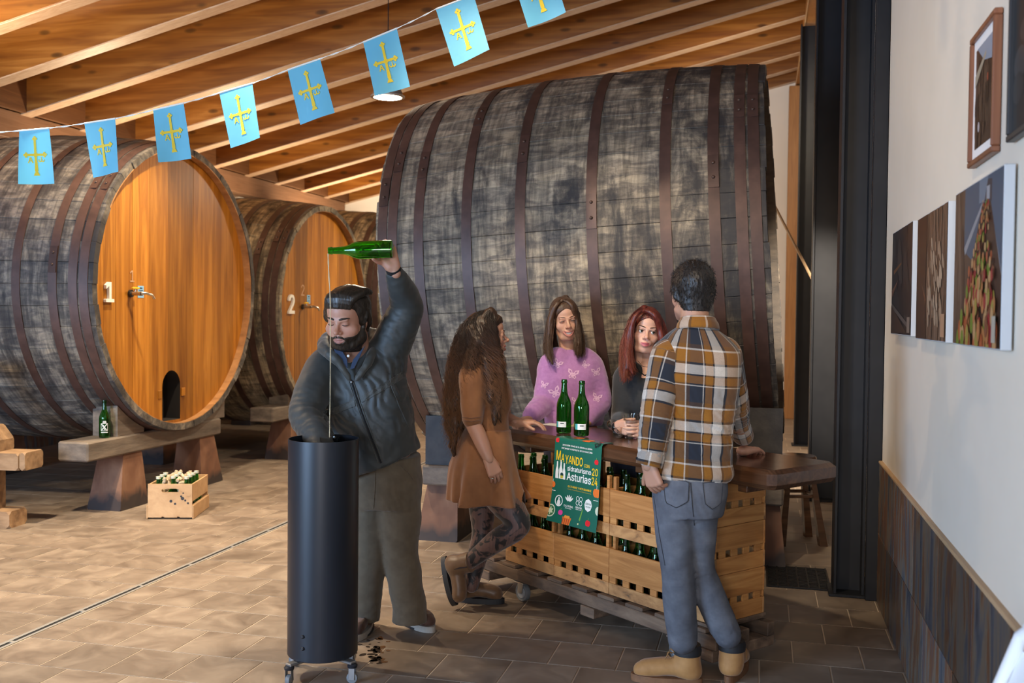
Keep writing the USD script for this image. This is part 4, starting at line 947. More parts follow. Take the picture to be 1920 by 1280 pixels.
# ---------------------------------------------------------------- hands (y towards the fingers, z out of the back of the hand, thumb on the +x side)
def hand_mesh(curl=(.3, .4, .3), spread=.05, thumb=(.5, .2), s=1.0, curls=None, h=.0026, flip=False, thumb_in=0.0):
    B = Body((-.075, -.06, -.115), (.105, .215, .06), h, 1.0); r = .0088
    B.chain([(0, -.028, 0), (0, .0, 0)], (.0245, .0255), .012, flat=((0, 0, 1.0), 1.3))
    for x in (-.030, -.011, .009, .028):
        B.chain([(x * .55, .0, 0), (x, .082 - abs(x + .002) * .18, .003)], (.0165, .0125), .012)
    B.chain([(.014, .01, -.008), (.032, .045, -.013)], (.017, .014), .014)
    for i, (x, L, a) in enumerate(((.029, .072, -1), (.0095, .080, -.3), (-.0105, .074, .35), (-.029, .058, 1.05))):
        c = curls[i] if curls else curl; an = 0.0; p = A_((x, .082 - abs(x + .002) * .18, .002)); sx = -a * spread; pts = [p]
        for f, q in zip((.46, .30, .24), c):
            an += q; d = A_((sx * math.cos(an), math.cos(an), -math.sin(an))); p = p + d * L * f; pts.append(p)
        B.chain(pts, A_((1.08, .98, .92, .80)) * r * (.9 if i == 3 else 1), .004)
    a, b = thumb; p = A_((.030, .030, -.010)); d = unit((math.sin(a), math.cos(a), -.35 - thumb_in)); p1 = p + d * .036
    d2 = unit((math.sin(a - b), math.cos(a - b), -.35 - thumb_in * 1.6)); p2 = p1 + d2 * .030
    B.chain([(.018, .006, -.006), p, p1, p2], (.014, .0135, .0108, .0090), .006)
    V, F = B.mesh()
    V = V * s * Body.GS
    if flip: V = V * A_((-1, 1, 1)); F = F[:, ::-1]
    return V, F
def shoe(p, name, M, sole_m, upper_m, shaft=.0, L=.285, W=.098, toe=.042, heel=.024, lace=None, elastic=None, band=None, folds_=.0015):
    """shoe: sole and heel, upper with or without a shaft; local y forwards, z up, heel end near y = -.07"""
    o = []
    for t in np.linspace(0, 2 * np.pi, 40, endpoint=False):
        y = math.cos(t); x = math.sin(t); w = W / 2 * (.80 + .2 * np.clip(y + .35, 0, 1)) ; o.append((x * w * (1 - .10 * (y < -.3) * (-y - .3)), y * L / 2 + L / 2 - .075))
    fp = Polygon(o).buffer(0)
    s = part(p, name, move(extrude(fp, heel), M), sole_m, label=None)
    B = Body((-.075, -.10, .004), (.075, L - .05, max(.15, shaft + .09)), .0042, 1.0)
    B.chain([(0, -.030, heel + .028), (0, .05, heel + .040), (0, L * .5, heel + .026), (0, L - .125, heel + .016)], (.040, .043, .044, .040), .03, flat=((0, 0, 1.0), 1.12))
    B.chain([(0, -.020, heel + .03), (0, -.012, max(.10, shaft))], (.042, .043 if shaft else .040), .03)
    if shaft > .1: B.chain([(0, -.012, .09), (0, -.010, shaft)], (.046, .050), .03)
    B.keep((0, 0, heel), (0, 0, -1)); B.keep((0, 0, max(.105, shaft)), (0, .12, 1)); B.ruffle(folds(folds_, 28))
    part(s, 'upper', move(B.mesh(), M), upper_m, smooth=True)
    if elastic is not None:
        for sx in (-1, 1): part(s, 'elastic_gore', move(move(extrude(Polygon([(-.022, shaft - .004), (.022, shaft - .004), (.014, .075), (-.010, .075)]), .004), mat4(A_([[0, 0, sx], [1.0, 0, 0], [0, 1.0, 0]]), (sx * .047, -.008, 0))), M), elastic)
    if band is not None: part(s, 'padded_collar', move(move(lathe([(.046, shaft - .040), (.0575, shaft - .036), (.060, shaft - .014), (.055, shaft + .006), (.040, shaft + .008)], 28, close=True), A_((0, -.011, 0))), M), band, smooth=60)
    if lace is not None:
        for k in range(5):
            z0 = heel + .062 + k * .021; y0 = .085 - k * .019
            part(s, 'lace', move(tube([(-.028, y0 - .012, z0), (-.012, y0 + .006, z0 + .010), (.012, y0 + .006, z0 + .012), (.028, y0 - .012, z0 + .004)], .0024, 6), M), lace)
        part(s, 'lace_bow', move(join(tube([(0, .03, shaft - .04), (.03, .06, shaft - .03), (.045, .075, shaft - .06), (.05, .07, shaft - .10)], .0022, 6), tube([(0, .03, shaft - .04), (-.028, .065, shaft - .025), (-.04, .08, shaft - .055)], .0022, 6)), M), lace)
    return s
UPZ = A_([0, 0, 1.0]); FH = A_([-np.sin(_y), np.cos(_y), 0]); RH = _r0
def facing(a, pitch=0.0):
    """direction: 0 looks at the camera, positive turns to the picture's right; pitch up is positive (degrees)"""
    a, p = math.radians(a), math.radians(pitch)
    return (-FH * math.cos(a) + RH * math.sin(a)) * math.cos(p) + UPZ * math.sin(p)
def headM(c, a, pitch=0.0, tilt=0.0):
    return mat4(frame(facing(a, pitch), UPZ * math.cos(math.radians(tilt)) + RH * math.sin(math.radians(tilt))), c)
def project(V):
    q = V - CAM; d = q @ FWD
    return np.stack([960 + FPX * (q @ RGT) / d, 640 - FPX * (q @ UPV) / d], 1), d
from scipy.spatial import cKDTree
class Front:
    """finds the nearest surface of a garment behind points of the picture, for seams and prints on it"""
    def __init__(s, V): s.V = V; s.p, s.d = project(V); s.t = cKDTree(s.p)
    def __call__(s, pts, off=.002, k=24, slack=.05):
        out = []
        for q in np.atleast_2d(A_(pts, float)):
            r, i = s.t.query(q, k=k); dd = s.d[i]; m = dd < dd.min() + slack; w = 1 / (r[m] + .3) ** 2
            out.append(at(q[0], q[1], d=(s.d[i][m] * w).sum() / w.sum() - off))
        return A_(out)
    def line(s, pts, r, n=24, off=.0015, sides=6):
        P = A_(pts, float); t = np.linspace(0, 1, len(P)); u = np.linspace(0, 1, n)
        return tube(s(np.stack([np.interp(u, t, P[:, 0]), np.interp(u, t, P[:, 1])], 1), off), r, sides)
    def patch(s, poly, step=4.0, off=.002):
        """a shape given in the picture laid on the surface"""
        g = Polygon(poly).buffer(0) if not hasattr(poly, 'geoms') and not isinstance(poly, Polygon) else poly; vs, fs, n = [], [], 0
        for q in getattr(g, 'geoms', [g]):
            a, f = trimesh.creation.triangulate_polygon(q, engine='earcut'); a3, f = trimesh.remesh.subdivide_to_size(np.c_[a, 0 * a[:, 0]], f, step)
            vs.append(s(a3[:, :2], off)); fs.append(f[:, ::-1] + n); n += len(a3)
        return np.vstack(vs), np.vstack(fs)
class Person:
    def __init__(s, label, base, h=.0075):
        s.base = A_([base[0], base[1], 0.0]); s.t = thing('person', label, 'person', s.base); s.flesh, s.tint = [], []
    def skin(s, mesh, col):
        v, f = tri(mesh); s.flesh.append((v - s.base, f)); s.tint.append(np.tile(col, (len(v), 1)) if np.ndim(col) == 1 else col)
    def add(s, name, mesh, m, smooth=True, parent=None, **k): return part(parent or s.t, name, move(mesh, -s.base), m, smooth=smooth, **k)
    def L(s, M): return mat4(None, -s.base) @ M
    def done(s): part(s.t, 'body', join(*s.flesh), m_skin, smooth=True, col=np.vstack(s.tint))
def bounds(pts, pad): P = A_(pts, float); return P.min(0) - pad, P.max(0) + pad
def cloth_mat(name, col, col2=None, rough=.75, scale=30, bump=.15, sheen=.2, **kw):
    return mottled(name, [(.3, col), (.7, col2 or tuple(A_(col) * 1.25))], scale, rough=rough, bump=bump, bdist=.003, sheen_weight=sheen, **kw)
def shell(B, off, fn, nz=(0, 60), seed=0):
    H = B.copy(); X = np.stack(np.meshgrid(*H.ax, indexing='ij'), -1); g = fn(X[..., 0], X[..., 1], X[..., 2]); H.v = (H.v - off * np.clip(-g / .045 + .3, .3, 1)).astype(np.float32)
    if nz[0]: H.ruffle(lambda X: nz[0] * (meshkit.fbm(X * A_((1, .45, .45)) * nz[1], 3, seed) * 2 - 1))
    H.region(fn); return H.mesh()
def hairline(front=.070, side=-.012, nape=-.075, sweep=0.0):
    ys, zs = [-.12, -.05, -.022, -.006, .018, .030, .050, .075, .10, .13], [nape, nape + .008, -.052, .016, side, side + .02, .048, front - .006, front, front]
    return lambda x, y, z: np.interp(y, ys, zs) + (.010 * np.clip(np.abs(x) / .07, 0, 1) - sweep * np.clip(np.abs(x) / .055, 0, 1.2) ** 1.4) * (y > .03) - z
def strands(guides, n, rs, wave=(0, 1), pts=26):
    """hair along guide curves: guides = lists of points, n strands each, rs = spread at the points; wave = (size, turns per metre)"""
    out = []
    for gi, (G, k, sp) in enumerate(zip(guides, n, rs)):
        G = A_(G, float); t = np.linspace(0, 1, len(G)); f = PchipInterpolator(t, G); w = PchipInterpolator(t, A_(sp, float))
        for _ in range(k):
            o = rng.normal(size=3); o = o / np.linalg.norm(o) * rng.uniform(.15, 1.0) ** .6; e = rng.uniform(.80, 1.0); u = np.linspace(0, e, pts)
            c = f(u) + o * w(u)[:, None]; L = np.r_[0, np.cumsum(np.linalg.norm(np.diff(c, axis=0), axis=1))]; ph = rng.uniform(0, 6.28); fq = wave[1] * rng.uniform(.8, 1.2)
            amp = wave[0] * np.clip(L / .12, 0, 1); an = ph + L * fq * 6.28
            c = c + RGT * (amp * np.cos(an))[:, None] + FWD * (amp * np.sin(an))[:, None] + UPV * (amp * .4 * np.sin(an * 1.3))[:, None]
            out.append(c)
    return out
def limb(B, pts, r, k=.03, **kw): return B.chain(pts, r, k, **kw)
SK_M, SK_F = (.44, .215, .140), (.47, .245, .165)

# ---------------------------------------------------------------- the man pouring cider
b = at(735, 1185, z=0); p = Person('bearded man in dark green jacket and khaki trousers pouring cider from a raised bottle', b)
Q = lambda x, y, d: at(x, y, d=d)
f0 = facing(-16); lat = np.cross(f0, UPZ)
hipc, neck = Q(716, 885, 4.76), Q(662, 662, 4.70)
shR, elR, wrR = Q(608, 690, 4.66), Q(578, 772, 4.50), Q(607, 850, 4.27)
shL, elL, wrL = Q(722, 668, 4.70), Q(757, 573, 4.64), Q(737, 503, 4.47)
hL, kL, aL = Q(748, 915, 4.79), Q(750, 1030, 4.80), Q(768, 1150, 4.84)
hR, kR, aR = Q(694, 915, 4.80), Q(692, 1030, 4.80), Q(682, 1158, 4.86)
HMw = headM(Q(651, 598, 4.56), -17, -17, 2)
hb = head_field(True, 0, fat=.009, jaw=1.08)
m_hairm = hairmat('man_hair', (.010, .007, .005), (.035, .024, .016), .35)
hd, tc = place_head(p.t, p.L(HMw), hb, SK_M, (.36, .15, .12), 0, 0, brow=1.15, browmat=m_hairm, sc=1.10, stubble=.35)
p.flesh.append(hd); p.tint.append(tc)
S = mat4(np.eye(3) * 1.10)
hair = shell(hb, .016, hairline(.076, -.022, -.078), (.006, 55), 2)
p.add('hair', move(hair, HMw @ S), m_hairm)
quiff = Body((-.13, -.10, .0), (.11, .13, .17), .003)
for i, x in enumerate(np.linspace(.052, -.050, 8)):
    quiff.chain([(x, .085 - abs(x) * .35, .078 - abs(x) * .12), (x - .012, .055, .122 - abs(x) * .28), (x - .035, .0, .132 - abs(x) * .25), (x - .04, -.05, .105)], (.010, .019, .018, .012), .008)
p.add('fringe', move(quiff.mesh(), HMw @ S), m_hairm)
beard = shell(hb, .0055, lambda x, y, z: np.maximum(np.maximum(z + .050 - .020 * np.clip((.075 - y) / .07, 0, 1) - .045 * np.clip((.03 - y) / .05, 0, 1), -(y - .004)), np.maximum(-(z + .135), .0005 - (np.sqrt((x / .025) ** 2 + ((z + .0635) / .011) ** 2) - 1) * .011 * (y > .06) + (-1) * (y <= .06))), (.002, 120), 4)
p.add('beard', move(beard, HMw @ S), m_hairm)
p.add('moustache', move(join(*[tube([(s * .003, .1035, -.046), (s * .014, .101, -.048), (s * .025, .092, -.056), (s * .029, .086, -.068)], [.004, .0050, .0042, .0032], 8) for s in (-1, 1)]), HMw @ S), m_hairm)
fb = Body(*bounds([hipc, neck, shR, elR, wrR, shL, elL, wrL, kL, aR, aL], .14), .011)
fb.loft(hipc - UPZ * .06, neck, lat, [(0, .17, .11, .10), (.4, .17, .13, .09), (.75, .18, .11, .10), (1, .07, .06, .06)])
limb(fb, [neck - UPZ * .02, Q(657, 632, 4.66)], (.062, .060)); limb(fb, [shR, elR, wrR], (.055, .045, .031)); limb(fb, [shL, elL, wrL], (.055, .045, .0215))
limb(fb, [hL, kL, aL], (.085, .06, .042)); limb(fb, [hR, kR, aR], (.085, .06, .042)); p.skin(fb.mesh(), SK_M)
HL = mat4(frame(unit(-.36 * RH + .94 * UPZ + .02 * FH), FH), wrL - FH * 0 + UPZ * .004)
p.skin(move(hand_mesh(curls=[(.30, .95, .8), (.35, 1.0, .8), (.38, 1.0, .85), (.42, 1.0, .9)], spread=.10, thumb=(.95, .35), thumb_in=.65, s=1.03), HL), SK_M)
HR = mat4(frame(unit(RH * .25 - UPZ * .8 - FH * .3), unit(-RH * .9 - FH * .2)), wrR)
p.skin(move(hand_mesh(curl=(.8, .8, .5), thumb=(.7, .3), thumb_in=.5, flip=False), HR), SK_M)
m_jacket = cloth_mat('jacket_cloth', (.020, .024, .024), (.034, .038, .036), .55, 14, .12, .15)
m_jack2 = cloth_mat('jacket_trim', (.030, .032, .028), (.05, .05, .043), .6, 20)
m_navy = cloth_mat('navy_polo', (.012, .026, .062), None, .8, 60)
jb = Body(*bounds([hipc, neck, shR, elR, wrR, shL, elL, wrL], .20), .0085)
lo_ = Q(713, 888, 4.76)
jb.loft(lo_, neck + UPZ * .02, lat, [(0, .195, .155, .125), (.10, .222, .185, .135), (.35, .222, .195, .135), (.65, .215, .165, .13), (.82, .195, .135, .12), (.93, .13, .10, .10), (1.0, .088, .075, .08)], .02)
limb(jb, [Q(640, 668, 4.70), shR, (shR + elR) / 2 - RH * .012, elR - RH * .01, elR * .45 + wrR * .55, wrR * .93 + elR * .07], (.085, .088, .084, .076, .064, .050), .05)
limb(jb, [Q(695, 690, 4.70), shL, (shL + elL) / 2 + RH * .012, elL + RH * .014, elL * .45 + wrL * .55 + RH * .01, wrL * .84 + elL * .16], (.10, .094, .088, .078, .064, .046), .06)
jb.chain([Q(641, 650, 4.52), Q(660, 720, 4.50)], (.075, .012), .012, op='s')
jb.keep(Q(700, 876, 4.76), -UPZ + RH * .42)
jb.ruffle(folds(.012, 7, (1, 1, .6), 3)); jb.ruffle(folds(.006, 17, (1, 1, .6), 33)); jb.ruffle(creases(.005, .075, elL - shL + RH * .02, 5, .03, [elL, (elL + shL) / 2, shL], .12)); jb.ruffle(creases(.005, .07, elR - shR + UPZ * .02, 6, .03, [elR, (elR + wrR) / 2], .12))
jb.ruffle(creases(.007, .075, unit(RH * .8 + UPZ * .5), 8, .04, [Q(735, 760, 4.6), Q(720, 700, 4.6), Q(640, 800, 4.6)], .16))
jm = jb.mesh(); jk = p.add('jacket', jm, m_jacket); F = Front(jm[0])
p.add('zip', F.line([(658, 712), (668, 745), (684, 790), (703, 838), (714, 868)], .0045), m_dark, parent=jk)
for e in (-4, 4): p.add('placket_edge', F.line([(658 + e, 714), (668 + e, 745), (684 + e, 790), (703 + e, 838), (714 + e, 868)], .0026), m_jack2, parent=jk)
for ln in ([(602, 772), (630, 762), (664, 748)], [(676, 742), (712, 722), (754, 696)]):
    p.add('yoke_flap', F.patch([*ln, *[(x + 2, y + 13) for x, y in ln[::-1]]], 4, .004), m_jack2, smooth=False, parent=jk)
for ln in ([(612, 778), (620, 800), (628, 822)], [(733, 722), (748, 760), (766, 800)]): p.add('pocket_zip', F.line(ln, .0032), m_jack2, parent=jk)
p.add('zip_pull', move(trimesh.creation.icosphere(2, .006), F([(659, 716)], .006)[0]), m_galv, parent=jk)
hoodb = Body(*bounds([neck, shR, shL, Q(650, 640, 4.8)], .16), .0075)
hoodb.chain([Q(655, 712, 4.535), Q(628, 672, 4.535), Q(608, 652, 4.62), Q(618, 637, 4.76), Q(655, 628, 4.86), Q(700, 628, 4.80), Q(706, 650, 4.66), Q(690, 680, 4.56), Q(668, 712, 4.53)], (.012, .024, .034, .040, .044, .034, .026, .020, .010), .02)
hoodb.ruffle(folds(.008, 22, (1, 1, 1), 9)); p.add('hood', hoodb.mesh(), m_jack2)
pol = Body(*bounds([neck, Q(660, 730, 4.55), shR, shL], .12), .007)
pol.loft(Q(700, 830, 4.74), neck + UPZ * .02, lat, [(0, .17, .16, .1), (.6, .18, .150, .1), (.85, .15, .115, .1), (1, .078, .07, .07)], .02)
pm = pol.mesh(); po_ = p.add('polo_shirt', pm, m_navy)
for s, pts in ((-1, [(630, 640), (626, 655), (640, 684), (652, 690), (650, 672)]), (1, [(684, 648), (676, 664), (664, 690), (656, 692), (662, 674)])):
    q = [Q(x, y, 4.53 - .0 * s) for x, y in pts]; p.add('collar_leaf', hull(q + [v + FWD * .012 for v in q]), m_navy, smooth=False, parent=po_)
p.add('button', move(lathe([(0, 0), (.006, 0), (.006, .002), (0, .003)], 14), mat4(frame(UPZ, -FH), Q(653, 667, 4.515))), m_paper, parent=po_)
m_khaki = cloth_mat('khaki_cotton', (.085, .060, .034), (.122, .090, .054), .8, 22, .12)
tb_ = Body(*bounds([hipc, hL, kL, aL, hR, kR, aR], .16), .0085)
tb_.loft(Q(720, 945, 4.78), Q(718, 850, 4.76), lat, [(0, .16, .12, .13), (.5, .185, .15, .14), (1, .185, .15, .13)], .03)
limb(tb_, [Q(745, 900, 4.78), Q(748, 960, 4.78), kL, kL * .5 + aL * .5, aL + UPZ * .01, aL - UPZ * .035], (.100, .108, .088, .084, .080, .084), .02)
limb(tb_, [Q(695, 900, 4.80), Q(694, 960, 4.80), kR, kR * .5 + aR * .5, aR + UPZ * .01, aR - UPZ * .03], (.100, .104, .086, .082, .078, .080), .02)
tb_.ruffle(folds(.007, 9, (1, 1, 1.4), 12)); tb_.ruffle(creases(.008, .045, UPZ + RH * .3, 13, .03, [kL + UPZ * .02, aL + UPZ * .03, aR + UPZ * .03], .09)); tb_.ruffle(creases(.007, .06, UPZ * .6 + RH, 15, .03, [Q(740, 925, 4.7)], .12))
tb_.keep((0, 0, .055), -UPZ)
tm = tb_.mesh(); tr = p.add('trousers', tm, m_khaki); F = Front(tm[0])
p.add('fly_seam', F.line([(704, 880), (703, 915), (700, 955)], .002), m_khaki, parent=tr); p.add('pocket_seam', F.line([(745, 868), (765, 885), (776, 900)], .002), m_khaki, parent=tr)
m_shoe1 = cloth_mat('brown_suede_shoe', (.055, .022, .012), (.085, .038, .022), .7, 30); m_sole1 = plain('pale_sole', (.36, .33, .29), .6); m_solek = plain('black_sole', (.02, .02, .022), .6)
for fx, fy, ang, nm in ((769, 1168, 40, 'l'), (683, 1180, -8, 'r')):
    g = at(fx, fy, z=0); g[2] = .001; d = facing(ang); sh = shoe(p.t, 'shoe', p.L(mat4(frame(d, UPZ), g - d * .02)), m_sole1, m_shoe1, L=.295, W=.108, heel=.030)
    part(sh, 'outsole', move(extrude(affinity.scale(Polygon([(.05 * math.sin(a), .1475 * math.cos(a) + .0725) for a in np.linspace(0, 6.28, 30)]), 1.02, 1.0), .010), p.L(mat4(frame(d, UPZ), g - d * .02))), m_solek)
ax_ = unit(wrL - elL)
p.add('wristwatch', move(lathe([(.031, -.013), (.0345, -.013), (.0345, .013), (.031, .013)], 32, close=True), mat4(frame(np.cross(ax_, RH), ax_), wrL - ax_ * .010)), m_dark)
p.done()
bc = Q(737, 467, 4.405); bz = unit(-RGT - UPV * .025)
Mb = mat4(np.stack([unit(np.cross(FWD, bz)), np.cross(bz, unit(np.cross(FWD, bz))), bz], 1), bc)
t = thing('pouring_bottle', 'bright green bottle held level overhead by the bearded man', 'bottle', Mb)
part(t, 'glass', bottle_mesh(48), m_bright, smooth=40)
fill = lathe([(0, .014), (.0362, .014), (.0362, .143), (.0292, .176), (.0197, .196), (.0142, .214), (.0115, .24), (.0108, .284), (0, .284)], 40)
mouth = bc + bz * .287
t = thing('cider_stream', 'thin falling stream of cider from the raised bottle down to the bin', 'liquid', mouth)
sp = [mouth - UPZ * .012, Q(616, 500, 4.40), Q(619, 560, 4.39), Q(619.5, 640, 4.37), Q(619, 730, 4.34), Q(618, 800, 4.31), Q(617, 846, 4.285)]
tt = np.linspace(0, 1, 60); sc_ = PchipInterpolator(np.linspace(0, 1, 7), A_(sp))(tt)
m_stream = M_('stream_cider', {'p': ('principled_bsdf', dict(base_color=(.95, .82, .55), roughness=.12, transmission_weight=.55, ior=1.33))}, [])
part(t, 'stream', move(tube(sc_, (.0030 - .0012 * tt) * (1 + .35 * np.sin(tt * 60) * rng.uniform(.3, 1, 60)), 8), -mouth), m_stream, smooth=True)
gl = Q(617, 872, 4.275); tumbler('wide thin cider glass held low inside the black bin under the stream', mat4(None, gl))

# ---------------------------------------------------------------- the woman in the brown dress
b = at(892, 1138, z=0); p = Person('woman with very long curly brown hair in a brown dress leaning on the table', b)
f0 = facing(112); lat = np.cross(f0, UPZ)
waist, neck = Q(912, 805, 5.24), Q(905, 690, 5.24)
shN, elN, wrN = Q(884, 706, 5.10), Q(886, 788, 5.07), Q(917, 862, 5.03)
shF, elF, wrF = Q(914, 704, 5.38), Q(942, 778, 5.42), Q(976, 793, 5.36)
hN, kN, aN = Q(905, 880, 5.18), Q(972, 982, 5.10), Q(868, 1062, 5.22)
hF, kF, aF = Q(905, 880, 5.33), Q(904, 1000, 5.31), Q(884, 1098, 5.28)
HMw = headM(Q(913, 631, 5.22), 100, 3, 2); hb = head_field(False, 1.0, jaw=.94, open_=.004)
m_hairb = hairmat('curly_hair', (.022, .011, .007), (.060, .030, .016), .45)
hd, tc = place_head(p.t, p.L(HMw), hb, SK_F, (.50, .17, .14), .9, 1.0, brow=.7, browmat=m_hairb, teeth=True, open_=.004, gaze=(0, 1, 0), sc=.96)
p.flesh.append(hd); p.tint.append(tc); S = mat4(np.eye(3) * .96)
p.add('hair', move(shell(hb, .017, hairline(.074, -.03, -.10), (.006, 40), 21), HMw @ S), m_hairb)
fb = Body(*bounds([waist, neck, shN, elN, wrN, shF, elF, wrF, hN], .14), .008)
fb.loft(Q(908, 900, 5.26), neck, lat, [(0, .15, .10, .11), (.4, .12, .09, .08), (.75, .15, .11, .08), (.9, .14, .07, .07), (1, .05, .05, .05)])
limb(fb, [neck, Q(910, 655, 5.23)], (.048, .045)); limb(fb, [shN, shN * .5 + elN * .5, elN, elN * .6 + wrN * .4, wrN], (.048, .047, .041, .040, .027)); limb(fb, [shF, elF, wrF], (.046, .038, .026))
p.skin(fb.mesh(), SK_F)
p.skin(move(hand_mesh(curl=(.45, .55, .4), spread=.03, thumb=(.35, .1), s=.93, thumb_in=.3, flip=True), mat4(frame(unit(wrN - elN + RH * .05 - UPZ * .1), unit(-FH + RH * .35)), wrN)), SK_F)
p.skin(move(hand_mesh(curl=(.25, .35, .3), spread=.10, thumb=(.6, .2), s=.93), mat4(frame(unit(RH * .96 - UPZ * .04 - FH * .1), UPZ), wrF + UPZ * .006)), SK_F)
p.add('ring', move(lathe([(.0085, -.002), (.0098, -.002), (.0098, .002), (.0085, .002)], 16, close=True), mat4(frame(RH, unit(wrN - elN)), Q(923, 897, 4.99))), m_brass)
m_tan = cloth_mat('suede_dress', (.215, .080, .024), (.275, .110, .036), .75, 18, .1, .3)
m_tan2 = cloth_mat('suede_trim', (.12, .045, .015), None, .75, 18, .1, .3)
db = Body(*bounds([waist, neck, shN, elN, shF, elF, Q(835, 940, 5.2), Q(985, 930, 5.2)], .14), .0075)
db.loft(Q(912, 818, 5.24), neck + UPZ * .012, lat, [(0, .135, .115, .105), (.25, .135, .115, .10), (.55, .155, .145, .10), (.8, .165, .115, .095), (.93, .10, .07, .075), (1, .065, .055, .06)], .02)
limb(db, [Q(898, 696, 5.18), shN, shN * .5 + elN * .5, elN + UPZ * .01], (.07, .066, .060, .053), .03); limb(db, [Q(908, 696, 5.32), shF, shF * .6 + elF * .4, elF + UPZ * .02], (.07, .062, .055, .048), .03)
db.ruffle(folds(.005, 12, (1, 1, 1), 22)); db.ruffle(creases(.006, .04, UPZ, 23, .02, [shN - UPZ * .02], .07))
dm = db.mesh(); dr = p.add('dress_bodice', dm, m_tan); F = Front(dm[0])
for y0 in (782, 788): p.add('sleeve_seam', F.line([(866, y0), (884, y0 + 2), (905, y0 - 1)], .0018), m_tan2, parent=dr)
sk = Body(*bounds([Q(830, 945, 5.0), Q(990, 945, 5.5), waist], .06), .0065)
wv = lambda a, t: 1 + np.clip(t, 0, 1) * t * (.15 * np.sin(a * 5 + .6) + .13 * np.sin(a * 8 + 2.0) + .06 * np.sin(a * 13))
sk.loft(Q(914, 803, 5.24), Q(910, 938, 5.24), -lat, [(0, .140, .118, .112), (.3, .185, .135, .160), (.65, .215, .165, .195), (1.0, .25, .212, .205)], .01, 2.1, wav=wv)
skm = sk.mesh(); skp = p.add('skirt', skm, m_tan); F = Front(skm[0])
F = Front(dm[0]); fl = p.add('pocket_flap', F.patch([(931, 812), (950, 810), (949, 824), (940, 828), (932, 826)], 4, .006), m_tan2, smooth=False); p.add('button', move(trimesh.creation.icosphere(2, .006), F([(940, 823)], .010)[0]), m_brass, parent=fl)
m_tights = M_('lace_tights', {'tc': ('texture_coordinate', {}), 'v': ('voronoi_texture', {'scale': 16.0, 'feature': 'distance_to_edge'}), 'n': ('noise_texture', {'scale': 11.0, 'detail': 3.0, 'distortion': 1.5}), 'r': ('rgb_ramp', {'ramp': [(.48, (.150, .078, .062)), (.53, (.010, .008, .010))]}), 'w': ('wave_texture', {'scale': 40.0, 'distortion': 1.0}), 'mx': ('mix_color', {'blend_type': 'multiply', 'fac': .35}), 'p': ('principled_bsdf', {'roughness': .55, 'sheen_weight': .3})},
               [('tc.object', 'n.vector'), ('tc.object', 'w.vector'), ('n.fac', 'r.fac'), ('r.color', 'mx.a'), ('w.color', 'mx.b'), ('mx.result', 'p.base_color')])
for pts, r in (([hN, hN * .5 + kN * .5, kN, kN * .62 + aN * .38, aN * .75 + kN * .25, aN], (.092, .086, .064, .058, .044, .037)), ([hF, hF * .5 + kF * .5, kF, kF * .62 + aF * .38, aF * .8 + kF * .2, aF], (.09, .078, .055, .054, .042, .037))):
    B = Body(*bounds(pts, .13), .007); B.chain(pts, r, .01); p.add('tights_leg', B.mesh(), m_tights)
m_boot = cloth_mat('brown_boot_leather', (.115, .060, .028), (.175, .095, .045), .45, 16, .12); m_elastic = plain('boot_elastic', (.020, .012, .016), .8)
g = at(884, 1128, z=0); g[2] = .001; d = facing(82)
shoe(p.t, 'boot', p.L(mat4(frame(d, UPZ), g - d * .01)), m_solek, m_boot, shaft=.175, L=.265, W=.090, heel=.028, elastic=m_elastic)
dn = unit(Q(868, 1140, 5.20) - Q(846, 1045, 5.26)); lg = unit(kN - aN)
Rb = frame(dn, unit(lg - .2 * UPZ))
shoe(p.t, 'boot', p.L(mat4(Rb, aN - Rb[:, 2] * .112 - dn * .002)), m_solek, m_boot, shaft=.165, L=.26, W=.090, heel=.028, elastic=m_elastic)
p.done()
Hc = Q(913, 631, 5.22)
top_ = lambda dx, dy, dd: Q(913 + dx, 631 + dy, 5.22 + dd)
gd, nn, rr = [], [], []
for (x1, y1, d1), (x2, y2, d2), (x3, y3, d3), (x4, y4, d4), n_, w_ in (
    ((-10, -42, -.02), (-42, -5, -.06), (-60, 60, -.05), (-68, 205, 0), 190, 1.0), ((-4, -44, -.05), (-38, 10, -.10), (-52, 90, -.09), (-62, 225, -.04), 190, 1.0), ((-12, -40, .03), (-45, 0, .04), (-55, 80, .03), (-58, 190, .03), 150, 1.0),
    ((0, -45, -.05), (-20, 10, -.11), (-32, 70, -.15), (-48, 170, -.10), 150, .9), ((-20, -30, 0), (-52, 20, 0), (-70, 110, 0), (-74, 190, .0), 120, .9), ((5, -45, -.06), (-4, -5, -.105), (2, 60, -.14), (8, 130, -.17), 150, 1.0),
    ((8, -44, -.04), (6, 0, -.10), (14, 70, -.12), (26, 160, -.10), 190, 1.05), ((9, -43, -.02), (10, 10, -.085), (24, 90, -.08), (30, 150, -.06), 170, 1.0), ((6, -43, .05), (8, 10, .09), (22, 80, .06), (28, 140, .0), 120, 1.0), ((9, -42, -.03), (12, 20, -.075), (20, 60, -.10), (14, 165, -.14), 130, 1.0)):
    n_ = int(n_ * 1.6); gd.append([top_(x1, y1, d1), top_(x2, y2, d2), top_(x3, y3, d3), top_(x4, y4, d4)]); nn.append(n_); rr.append(A_([.022, .036, .044, .040]) * w_)
hm = Body(*bounds([q for g in gd for q in g], .08), .008)
for g in gd: hm.chain(g, (.016, .026, .026, .010), .025)
hm.ruffle(folds(.016, 22, (1, 1, .8), 31)); p.add('hair_mass', hm.mesh(), m_hairb)
curves(p.t, 'curls', [s - p.base for s in strands(gd, nn, rr, (.0120, 17), 46)], .0022, m_strands, [(.012, .007, .005), (.020, .010, .006), (.050, .021, .010), (.14, .060, .024), (.26, .120, .048)], .4)

